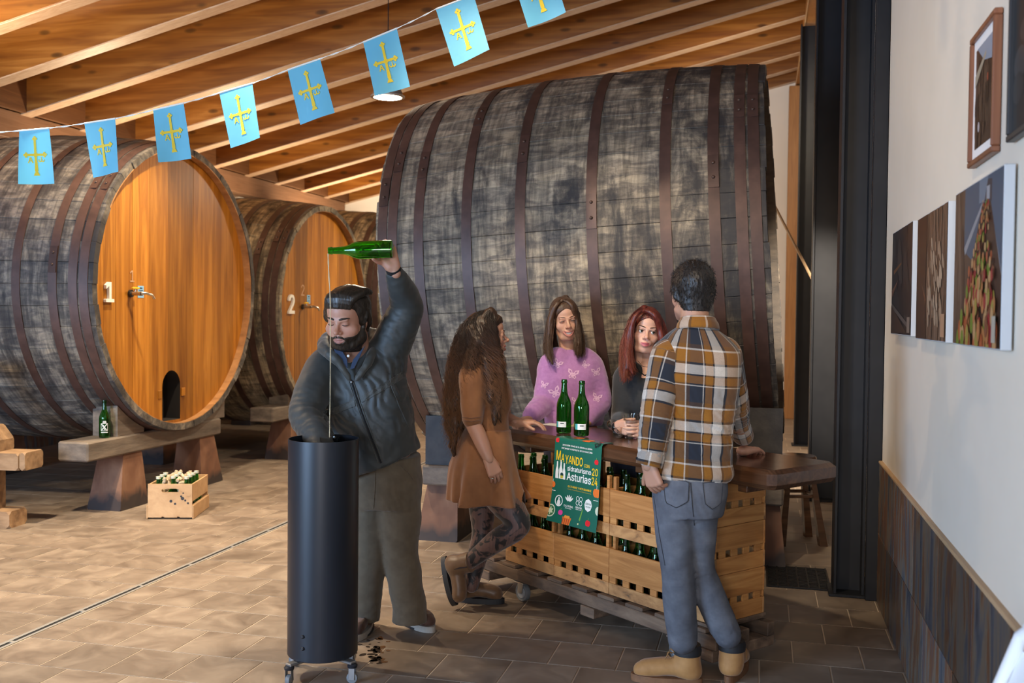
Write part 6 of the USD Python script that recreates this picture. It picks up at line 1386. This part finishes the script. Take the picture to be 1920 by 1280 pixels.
for i, (tl, tr, br, bl, where) in enumerate(FL):
    Dd = 4.9; P = [at(*q, d=Dd) for q in (tl, tr, br, bl)]
    rg = np.random.default_rng(40 + i); ph, am, tw = rg.uniform(0, 6), rg.uniform(.006, .014), rg.uniform(-.03, .03)
    def cloth(u, v, P=P, ph=ph, am=am, tw=tw):
        u, v = np.asarray(u, float)[..., None], np.asarray(v, float)[..., None]
        p = P[0] * (1 - u) * (1 - v) + P[1] * u * (1 - v) + P[2] * u * v + P[3] * (1 - u) * v
        return p + FWD * (am * np.sin(u * 4.2 + ph + v * 1.3) * v + tw * (u - .5) * v * 2)
    base = (P[0] + P[1]) / 2
    t = thing('pennant_flag', 'light blue flag with a yellow cross, ' + where, 'flag', base, 'flags of the bunting')
    part(t, 'cloth', move(grid_sheet(cloth, 16, 22), -base), m_flag, smooth=True)
    cv = cloth(CRV[:, 0], CRV[:, 1]) - FWD * .003
    part(t, 'cross', (cv - base, CRF), m_cross)
    hem = A_([cloth(A_(u), A_(0.0)) for u in np.linspace(0, 1, 9)])
    part(t, 'hem', move(tube(hem, .0045, 8), -base), m_tape)
pts = [at(-60, 249, d=4.9)]
for i, (tl, tr, *_r_) in enumerate(FL):
    pts += [at(*tl, d=4.9), at(*tr, d=4.9)]
pts.append(at(1120, -128, d=4.9))
cord = thing('bunting_cord', 'twisted white cord that carries the row of blue flags', 'cord', pts[0])
def ribbon(a, b, n=40, w=.008):
    tt = np.linspace(0, 1, n); L = np.linalg.norm(b - a); d = unit(b - a); s = -.012 * L * 4 * tt * (1 - tt)
    c = a + (b - a) * tt[:, None] + A_([0, 0, 1.0]) * s[:, None]
    an = tt * L * 38; q = np.cos(an)[:, None] * UPV + np.sin(an)[:, None] * FWD * .9
    v = np.stack([c + q * w / 2, c - q * w / 2], 1).reshape(-1, 3); i = np.arange(n - 1) * 2
    return v, np.vstack([np.stack([i, i + 1, i + 3], 1), np.stack([i, i + 3, i + 2], 1)])
for k in range(0, len(pts), 2): part(cord, 'strand', move(join(ribbon(pts[k], pts[k + 1]), tube([pts[k], (pts[k] + pts[k + 1]) / 2 - A_([0, 0, .012 * np.linalg.norm(pts[k] - pts[k + 1])]), pts[k + 1]], .0022, 6)), -pts[0]), m_tape)
# ---------------------------------------------------------------- pendant lamp in the aisle
m_lamp = plain('lamp_shell', (0.30, 0.29, 0.28), 0.35, 0.6)
m_glow = M_('lamp_glow', {'e': ('emission', {'color': (1.0, 0.86, 0.62), 'strength': 60.0})}, [], surface='e.emission')
lp = at(727, 181, d=7.8)
t = thing('pendant_lamp', 'round pendant lamp hanging from the rafters, lit, behind the bunting', 'lamp', lp)
part(t, 'shade', lathe([(0.0, .20), (.03, .20), (.05, .17), (.085, .10), (.118, .02), (.122, -.004), (.112, -.004), (.105, .02), (.07, .10), (.0, .12)], 40), m_lamp, smooth=40)
part(t, 'rim', lathe([(.110, -.008), (.132, -.008), (.134, .004), (.122, .010), (.110, .004)], 40, close=True), m_lamp, smooth=40)
part(t, 'diffuser', lathe([(0, .012), (.109, .012), (.109, .004), (0, .002)], 40), m_glow)
part(t, 'cable', tube([(0, 0, .19), (0, 0, raft_z(lp[0]) - lp[2] + .1)], .004, 8), m_dark)
# ---------------------------------------------------------------- black bin on castors
bp = A_([-1.805, 3.915, 0.0]); BRD, BZ0, BZ1 = 0.149, 0.10, 1.015
t = thing('drip_bin', 'tall black cylindrical metal bin on a castor base in front of the pouring man', 'bin', mat4(rotz(.24), bp))
part(t, 'drum', lathe([(0, BZ0 + .004), (BRD - .004, BZ0 + .004), (BRD - .003, BZ1 - .004), (BRD - .0045, BZ1), (BRD, BZ1), (BRD, BZ0 - .0), (BRD - .003, BZ0 - .004), (0, BZ0 - .004)][::-1], 64), m_black, smooth=40)
for a, zz in ((-1.95, .155), (-1.95, .205)):
    part(t, 'bolt', move(trimesh.creation.icosphere(2, .008), (BRD * math.cos(a) * 1.01, BRD * math.sin(a) * 1.01, zz)), m_black, smooth=True)
for a in (-2.25, -.62, .95, 2.52):
    d = A_([math.cos(a), math.sin(a), 0])
    part(t, 'arm', bar(d * .02 + A_([0, 0, .088]), d * .185 + A_([0, 0, .088]), .035, .012, .003), m_galv)
    c = d * .178
    part(t, 'castor_wheel', move(lathe([(0, -.010), (.020, -.010), (.023, -.008), (.023, .008), (.020, .010), (0, .010)], 20), mat4(rotz(a + .5) @ rotx(math.pi / 2), (c[0], c[1], .0245))), m_rubber, smooth=40)
    for s in (-1, 1):
        n = A_([-math.sin(a + .5), math.cos(a + .5), 0]) * s * .0135
        part(t, 'castor_fork', bar(c + n + A_([0, 0, .018]), c + n * .9 + A_([0, 0, .07]), .026, .0025, .001, up=n), m_galv)
    part(t, 'castor_cap', move(lathe([(0, .068), (.02, .068), (.022, .078), (.016, .084), (0, .084)], 16), c), m_black, smooth=40)
# ---------------------------------------------------------------- pictures on the right wall
m_alu = plain('panel_edge', (0.50, 0.51, 0.52), 0.5)
m_photo = tinted('photo_print', 0.22)
m_frame = wood('picture_frame', [(0.3, (0.16, 0.055, 0.025)), (0.7, (0.28, 0.11, 0.05))], 'z', rough=0.4)
m_frame2 = plain('dark_frame', (0.03, 0.03, 0.032), 0.4)
m_mat = plain('mount_card', (0.78, 0.75, 0.72), 0.8)
def print_on_wall(t, y0, y1, z0, z1, x, shapes):
    """flat picture print: shapes (polygon in u 0..1 left to right, v 0..1 upwards; colour), u runs towards the camera"""
    vs, fs, cs, n = [], [], [], 0
    for i, (g, c) in enumerate(shapes):
        g = g.buffer(0).intersection(sbox(0, 0, 1, 1))
        for q in getattr(g, 'geoms', [g]):
            if q.geom_type != 'Polygon' or q.area < 1e-6: continue
            a, f = trimesh.creation.triangulate_polygon(q, engine='earcut')
            P = np.stack([np.full(len(a), x - .0002 - .00003 * i), y1 + (y0 - y1) * a[:, 0], z0 + (z1 - z0) * a[:, 1]], 1)
            vs.append(P); fs.append(f + n); cs.append(np.tile(c, (len(P), 1))); n += len(P)
    return part(t, 'print', (np.vstack(vs), np.vstack(fs)), m_photo, col=np.vstack(cs))
full = sbox(0, 0, 1, 1); rp = np.random.default_rng(5)
def streaks(n, x0, x1, y0, y1, c0, c1, w, h, slope=0.0):
    o = []
    for _ in range(n):
        x, y = rp.uniform(x0, x1), rp.uniform(y0, y1); a = rp.uniform(.5, 1.3); k = rp.uniform(0, 1)
        o.append((affinity.rotate(affinity.scale(Point(x, y).buffer(1, 5), w * a, h * a), slope + rp.uniform(-12, 12)), tuple(A_(c0) * (1 - k) + A_(c1) * k)))
    return o
s1 = [(full, (.022, .022, .026))] + streaks(30, 0, 1, 0, 1, (.012, .012, .016), (.045, .040, .038), .10, .16, 20) + [(Polygon([(0, .42), (.35, .52), (.05, .36)]), (.16, .075, .045)), (Polygon([(0, .26), (.85, .06), (.9, .09), (.03, .30)]), (.12, .10, .09)), (Polygon([(.1, .62), (.5, .68), (.5, .66), (.12, .58)]), (.16, .07, .025)), (Polygon([(0, 0), (.8, .02), (0, .28)]), (.065, .036, .024)), (sbox(.82, .02, .95, .16), (.25, .2, .16))]
s2 = [(full, (.125, .080, .055))] + streaks(60, .35, 1, 0, 1, (.09, .055, .038), (.20, .135, .095), .03, .30) + [(Polygon([(0, 0), (.38, 0), (.33, .35), (.36, 1), (0, 1)]), (.022, .020, .022)), (Polygon([(.04, .62), (.34, .28), (.37, .32), (.04, .56)]), (.12, .055, .035))] + streaks(40, .45, .9, .15, .75, (.30, .20, .13), (.52, .40, .28), .025, .07, 15) + [(sbox(.86, .03, .98, .2), (.5, .3, .18))]
s3 = [(full, (.085, .056, .040))] + streaks(24, 0, .28, 0, 1, (.06, .04, .03), (.13, .09, .065), .03, .3) + [(Polygon([(.24, .60), (.24, 1), (1, 1), (1, .30)]), (.060, .105, .155)), (Polygon([(.55, .86), (.72, .86), (.72, 1), (.55, 1)]), (.16, .22, .28)), (Polygon([(.24, .62), (.62, .86), (.64, .84), (.26, .57)]), (.30, .32, .34)), (Polygon([(.80, .80), (1, .42), (1, .36), (.77, .78)]), (.32, .35, .38)), (Polygon([(.62, .85), (.78, .85), (1, .40), (1, 0), (.1, 0)]), (.050, .026, .018)), (Polygon([(.66, .86), (.72, .98), (.80, .97), (.80, .84)]), (.05, .05, .06)), (sbox(.70, .86, .76, .94), (.38, .40, .42)), (disc(.72, .84, .03, 1, .8), (.45, .07, .05))]
for k in range(260):
    v = rp.uniform(0, 1) ** 1.25; zc = .86 * v; half = .04 + .40 * (1 - v); r = .010 + .045 * (1 - v)
    u = (.70 - .12 * (1 - v)) + rp.uniform(-1, 1) * half
    c = [(.42, .10, .035), (.50, .20, .07), (.36, .28, .06), (.16, .24, .03), (.32, .03, .03), (.55, .32, .14), (.22, .08, .04)][rp.integers(7)]
    s3.append((affinity.scale(Point(u, zc * 1.0).buffer(1, 5), r * .62, r * (.9 + .5 * (1 - v))), c))
s3.append((sbox(.90, .03, .97, .18), (.5, .45, .36)))
for (y0, y1), z0, z1, sh, lab in (((4.50, 5.17), 1.475, 1.965, s1, 'dark photo panel of timber in shadow, farthest of the three on the right wall'), ((3.675, 4.355), 1.468, 1.955, s2, 'brown photo panel of wood grain, middle of the three on the right wall'), ((2.868, 3.545), 1.468, 1.96, s3, 'photo panel of apples on a conveyor, nearest of the three on the right wall')):
    t = thing('photo_panel', lab, 'picture', (WX, (y0 + y1) / 2, z0)); dy = (y0 + y1) / 2
    part(t, 'panel', cbox(.028, y1 - y0, z1 - z0, .002, (-.0205, 0, (z1 - z0) / 2)), m_alu)
    part(t, 'hanger', cbox(.0065, .3, .03, .001, (-.0033, 0, (z1 - z0) * .8)), m_alu)
    print_on_wall(t, y0 - dy + .004, y1 - dy - .004, .004, z1 - z0 - .004, -.0345, sh)
def framed(y0, y1, z0, z1, mf, sh, lab, matw):
    t = thing('framed_picture', lab, 'picture', (WX, (y0 + y1) / 2, z0)); w, h = y1 - y0, z1 - z0
    for a, b, c, d in ((0, 0, w, .018), (0, h - .018, w, .018)): part(t, 'frame_rail', cbox(.024, w, .018, .003, (-.014, 0, b + .009)), mf)
    for s in (-1, 1): part(t, 'frame_stile', cbox(.024, .018, h - .037, .003, (-.014, s * (w / 2 - .009), h / 2)), mf)
    part(t, 'mount', box((-.014, -w / 2 + .016, .016), (-.006, w / 2 - .016, h - .016)), m_mat)
    print_on_wall(t, -w / 2 + .018 + matw, w / 2 - .018 - matw, .018 + matw, h - .018 - matw, -.0142, sh)
s4 = [(full, (.060, .036, .024))] + streaks(50, 0, 1, 0, .8, (.03, .02, .014), (.13, .08, .05), .04, .12, 0) + [(Polygon([(.1, 1), (1, 1), (1, .75), (.5, .82)]), (.30, .36, .44)), (Polygon([(0, .62), (0, .74), (.6, .90), (.62, .86)]), (.42, .36, .26)), (disc(.25, .2, .05), (.55, .50, .52)), (disc(.72, .62, .03, 1, 1.4), (.45, .10, .05))]
framed(3.075, 3.42, 2.025, 2.43, m_frame, s4, 'small wood framed picture with a white mount above the photo panels', .032)
framed(2.30, 2.905, 2.02, 2.47, m_frame2, [(full, (.025, .028, .03))] + streaks(20, 0, 1, 0, 1, (.02, .02, .02), (.06, .06, .06), .1, .1), 'dark framed picture at the upper right corner of the photograph', .0)
# ---------------------------------------------------------------- white chair by the right wall
m_chair = plain('white_plastic', (0.78, 0.79, 0.80), 0.4)
t = thing('white_chair', 'white chair against the right wall at the lower right corner, back towards the barrels', 'chair', mat4(rotz(-math.pi / 2), (0.225, 2.50, 0)))
# side seen: back frame leaning, two legs, seat, back panel
for s in (0.02, 0.40):
    part(t, 'back_stile', tube([(s, .30, .0), (s, .22, .44), (s, .32, .70), (s + (.02 if s < .2 else -.02), .36, .83), (s + (.05 if s < .2 else -.05), .372, .855)], .017, 12), m_chair, smooth=40)
    part(t, 'front_leg', tube([(s, -.22, 0), (s, -.20, .44)], .016, 12), m_chair, smooth=40)
part(t, 'top_rail', tube([(.06, .372, .856), (.21, .378, .862), (.36, .372, .856)], .017, 12), m_chair, smooth=40)
part(t, 'backrest', grid_sheet(lambda u, v: np.stack([.045 + u * .33, .275 + v * .085 + .02 * np.sin(u * np.pi), .56 + v * .24], -1), 8, 6, .008), m_chair, smooth=50)
part(t, 'seat', cbox(.42, .46, .022, .008, (.21, .01, .455)), m_chair)
# ---------------------------------------------------------------- crate of corks and bottles on the floor, bottle on the cradle
m_oldcrate = mottled('old_crate', [(0.27, (0.10, 0.055, 0.035)), (0.36, (0.44, 0.26, 0.12)), (0.7, (0.58, 0.37, 0.19))], (7, 9, 9), rough=0.65, bump=0.2, rnd=0.08, dist=0.4)
c0, c1, c2 = at(277, 973, z=0), at(350, 973, z=0), at(366, 942, z=0)
exx = unit((c1 - c0) * [1, 1, 0]); eyy = A_([-exx[1], exx[0], 0]); Lc, Dc, Hc = 0.325, 0.46, .262
CM = mat4(np.stack([exx, eyy, A_([0, 0, 1.0])], 1), c0)
t = thing('floor_crate', 'stained light wooden crate standing on the tiles before the barrel marked 1', 'crate', CM)
fr = sbox(0, .012, Lc, Hc).difference(unary_union([sbox(.115, Hc - .062, .215, Hc - .034), Point(.115, Hc - .048).buffer(.014), Point(.215, Hc - .048).buffer(.014)])).difference(sbox(.10, 0, .12, .02)).difference(sbox(.215, 0, .235, .02))
for y in (0.0, Dc - .014): part(t, 'end_board', move(extrude(fr, .014), mat4(rotx(math.pi / 2), (0, y + .014, 0))), m_oldcrate)
for x in (.006, Lc - .006):
    part(t, 'side_board', cbox(.012, Dc - .03, .13, .002, (x, Dc / 2, Hc - .067)), m_oldcrate); part(t, 'side_board', cbox(.012, Dc - .03, .085, .002, (x, Dc / 2, .06)), m_oldcrate)
    part(t, 'skirt_board', cbox(.010, Dc, .10, .002, (x + (.012 if x > .1 else -.012), Dc / 2, .052)), m_oldcrate)
part(t, 'base_board', box((.014, .016, .012), (Lc - .014, Dc - .016, .022)), m_oldcrate)
part(t, 'stain', move(join(*[move(tri(trimesh.creation.cylinder(r, .0008, sections=10)), mat4(rotx(math.pi / 2), (x, -.0006, z))) for x, z, r in ((.17, .135, .011), (.20, .115, .009), (.255, .155, .013), (.245, .17, .008), (.275, .14, .008), (.295, .12, .008), (.26, .195, .006))]), np.eye(4)), m_pitch)
wheres = [(.062, .055), (.062, .145), (.062, .235), (.165, .075), (.165, .165), (.165, .255), (.27, .055), (.27, .145), (.27, .235), (.27, .33)]
m_cap = plain('foil_cap', (0.55, 0.56, 0.45), 0.4)
cbt = None
for (x, y), lab in zip(wheres, ('left row nearest', 'left row second', 'left row third', 'middle row nearest', 'middle row second', 'middle row third', 'right row nearest', 'right row second', 'right row third', 'right row farthest')):
    Mx = CM @ mat4(None, (x, y, .023)); lb = 'green bottle in the floor crate of corks, ' + lab + ' the camera'
    if cbt is None:
        cbt = thing('crate_bottle', lb, 'bottle', Mx, 'bottles in the floor crate'); part(cbt, 'glass', bottle_mesh(20), m_green, smooth=40)
        part(cbt, 'cap', lathe([(.0176, .270), (.0178, .288), (.010, .2895), (0, .2895)], 16), m_cap, smooth=40)
    else: copy_of(cbt, Mx, lb)
m_cork = mottled('cork', [(0.3, (0.38, 0.27, 0.16)), (0.7, (0.62, 0.50, 0.34))], 40, rough=0.9)
rk = np.random.default_rng(3); ck = []
def corkm(r=.013, h=.036): return lathe([(0, -h / 2), (r * .9, -h / 2), (r, -h / 2 + .002), (r, h / 2 - .002), (r * .9, h / 2), (0, h / 2)], 10)
for k in range(110):
    cx = (.1135, .2175)[k % 2]; lev = k // 2
    p = A_([cx + rk.uniform(-.016, .016), .06 + (lev % 14) * .027 + rk.uniform(-.006, .006), .20 + (lev // 14) * .027 + rk.uniform(0, .01)])
    ck.append(move(corkm(), mat4(rotz(rk.uniform(0, 6)) @ rotx(rk.uniform(0, 3)), p)))
tk = thing('cork_heap', 'heaps of loose pale corks between the bottles of the floor crate', 'corks', CM, kind='stuff')
part(tk, 'corks', join(*ck), m_cork, kind='stuff', smooth=40)
part(tk, 'cork_filling', join(box((.098, .05, .024), (.129, .44, .195)), box((.202, .05, .024), (.233, .44, .195))), m_cork)
p = at(200, 822, x=-4.86)
t = thing('printed_bottle', 'green bottle with white printed drawing standing on the cradle end of barrel 1', 'bottle', mat4(rotz(.62), (-4.88, p[1], .5765)))
part(t, 'glass', bottle_mesh(28), m_green, smooth=40)
m_wprint = plain('white_print', (0.75, 0.75, 0.72), 0.6)
def wrap(g, r=.0404):
    vs, fs, n = [], [], 0
    for q in getattr(g, 'geoms', [g]):
        a, f = trimesh.creation.triangulate_polygon(q, engine='earcut'); a3, f = trimesh.remesh.subdivide_to_size(np.c_[a, 0 * a[:, 0]], f, .012)
        vs.append(np.stack([r * np.sin(a3[:, 0] / r), -r * np.cos(a3[:, 0] / r), a3[:, 1]], 1)); fs.append(f + n); n += len(a3)
    return np.vstack(vs), np.vstack(fs)
sq = sbox(-.026, .055, .026, .112).difference(sbox(-.023, .058, .023, .109))
dg_ = unary_union([Polygon([(-.024, .108), (-.019, .110), (.022, .060), (.018, .057)]), Polygon([(.018, .110), (.022, .106), (-.018, .060), (-.022, .064)]), Point(.004, .070).buffer(.008).difference(Point(.004, .070).buffer(.004)), sbox(-.012, .115, .014, .121), sbox(-.010, .124, .012, .130), sbox(-.026, .040, .026, .046), sbox(-.014, .088, -.004, .100)])
part(t, 'print', wrap(unary_union([sq, dg_])), m_wprint)
# ---------------------------------------------------------------- old trestle at the left edge, batten, floor grate
m_rough = mottled('rough_timber', [(0.28, (0.10, 0.055, 0.03)), (0.5, (0.27, 0.16, 0.08)), (0.75, (0.42, 0.27, 0.15))], (3, 9, 9), rough=0.75, bump=0.6, bdist=0.012, rnd=0.2)
tp = at(15, 985, z=0)
t = thing('old_trestle', 'rough old timber press trestle with thick beams at the left edge of the picture', 'trestle', mat4(rotz(0.1), (tp[0], tp[1], 0)))
part(t, 'foot', chamfer(trimesh.creation.box(bounds=[(-.75, -.10, 0), (.08, .10, .12)]), .025), m_rough)
part(t, 'post', chamfer(trimesh.creation.box(bounds=[(-.20, -.06, .12), (-.06, .06, .42)]), .012), m_rough)
part(t, 'beam', chamfer(trimesh.creation.box(bounds=[(-.80, -.13, .42), (.17, .10, .54)]), .02), m_rough)
part(t, 'beam_end', chamfer(trimesh.creation.box(bounds=[(.172, -.12, .42), (.215, .09, .545)]), .018), m_rough)
part(t, 'block', chamfer(trimesh.convex.convex_hull(A_([(-.35, -.10, .54), (-.02, -.10, .54), (-.35, .10, .54), (-.02, .10, .54), (-.35, -.10, .72), (-.10, -.10, .72), (-.35, .10, .72), (-.10, .10, .72), (-.02, -.10, .62), (-.02, .10, .62)])), .012), m_rough)
part(t, 'screw_post', chamfer(trimesh.creation.box(bounds=[(-.34, -.05, .72), (-.25, .05, 1.10)]), .01), m_rough)
part(t, 'cross_bar', chamfer(trimesh.creation.box(bounds=[(-.62, -.045, 1.10), (-.15, .045, 1.18)]), .01), m_rough)
a, b = at(1458, 396, y=9.6), at(1530, 536, y=9.0)
t = thing('brace_batten', 'thin pale wooden batten slanting down between the big barrel and the steel columns', 'batten', a)
part(t, 'batten', bar(a * 0 + (a - b) * .35, b - a, .018, .022, .003), m_capwood)
m_grate = plain('grate_iron', (0.018, 0.016, 0.015), 0.5, 0.5)
t = thing('floor_grate', 'dark iron floor grate set in the tiles beside the near steel column', 'grate', (0.05, 5.88, 0))
part(t, 'pit', box((0, 0, .0004), (.36, .50, .0022)), m_dark)
for k in range(16): part(t, 'bar', box((.004, .008 + k * .0315, .0022), (.356, .020 + k * .0315, .008)), m_grate)
for k in range(7): part(t, 'rib', box((.004 + k * .0575, .002, .002), (.012 + k * .0575, .498, .010)), m_grate)
t = thing('timber_stump', 'dark block of timber on the floor under the barrels, behind the first cradle', 'block', (-6.05, 9.1, 0))
part(t, 'block', chamfer(trimesh.creation.box(bounds=[(-.22, -.25, 0), (.22, .25, .34)]), .02), m_leg); part(t, 'cap', chamfer(trimesh.creation.box(bounds=[(-.2, -.23, .3405), (.2, .23, .42)]), .02), m_pitch)

# ---------------------------------------------------------------- cider spilt on the tiles by the bin
m_wet = plain('wet_tile', (0.035, 0.025, 0.018), 0.08)
rw = np.random.default_rng(12); dr_ = []
for k in range(46):
    q = at(rw.normal(700, 17), rw.normal(1222, 16), z=0)
    if np.linalg.norm(q[:2] - bp[:2]) < .20: continue
    g_ = affinity.rotate(affinity.scale(Point(0, 0).buffer(abs(rw.normal(.006, .004)) + .003, 5), 1.6, 1.0), rw.uniform(0, 180)); dr_.append(move(extrude(g_, .0007), A_([q[0], q[1], .0002])))
data(part(None, 'spilled_drops', join(*dr_), m_wet, kind='stuff'), label='small dark drops of spilt cider on the tiles beside the black bin', category='liquid')

sp_ = at(1490, 1014, z=0)
t = thing('bar_stool', 'dark wooden stool behind the right end of the table, its legs seen below', 'stool', mat4(rotz(.3), (sp_[0], sp_[1], 0)))
part(t, 'seat', lathe([(0, .565), (.12, .565), (.135, .572), (.138, .585), (.130, .598), (0, .602)], 32), m_walnut, smooth=40)
for k in range(4):
    a = math.pi / 4 + k * math.pi / 2; d = A_([math.cos(a), math.sin(a), 0])
    part(t, 'leg', hull([d * .10 + A_([x * .015, y * .015, .564]) for x in (-1, 1) for y in (-1, 1)] + [d * .205 + A_([x * .026, y * .026, 0]) for x in (-1, 1) for y in (-1, 1)]), m_walnut)
for k in range(4):
    a, b_ = math.pi / 4 + k * math.pi / 2, math.pi * .75 + k * math.pi / 2
    part(t, 'stretcher', bar(A_([math.cos(a), math.sin(a), 0]) * .148 + A_([0, 0, .33]), A_([math.cos(b_), math.sin(b_), 0]) * .148 + A_([0, 0, .33]), .016, .022, .003), m_walnut)
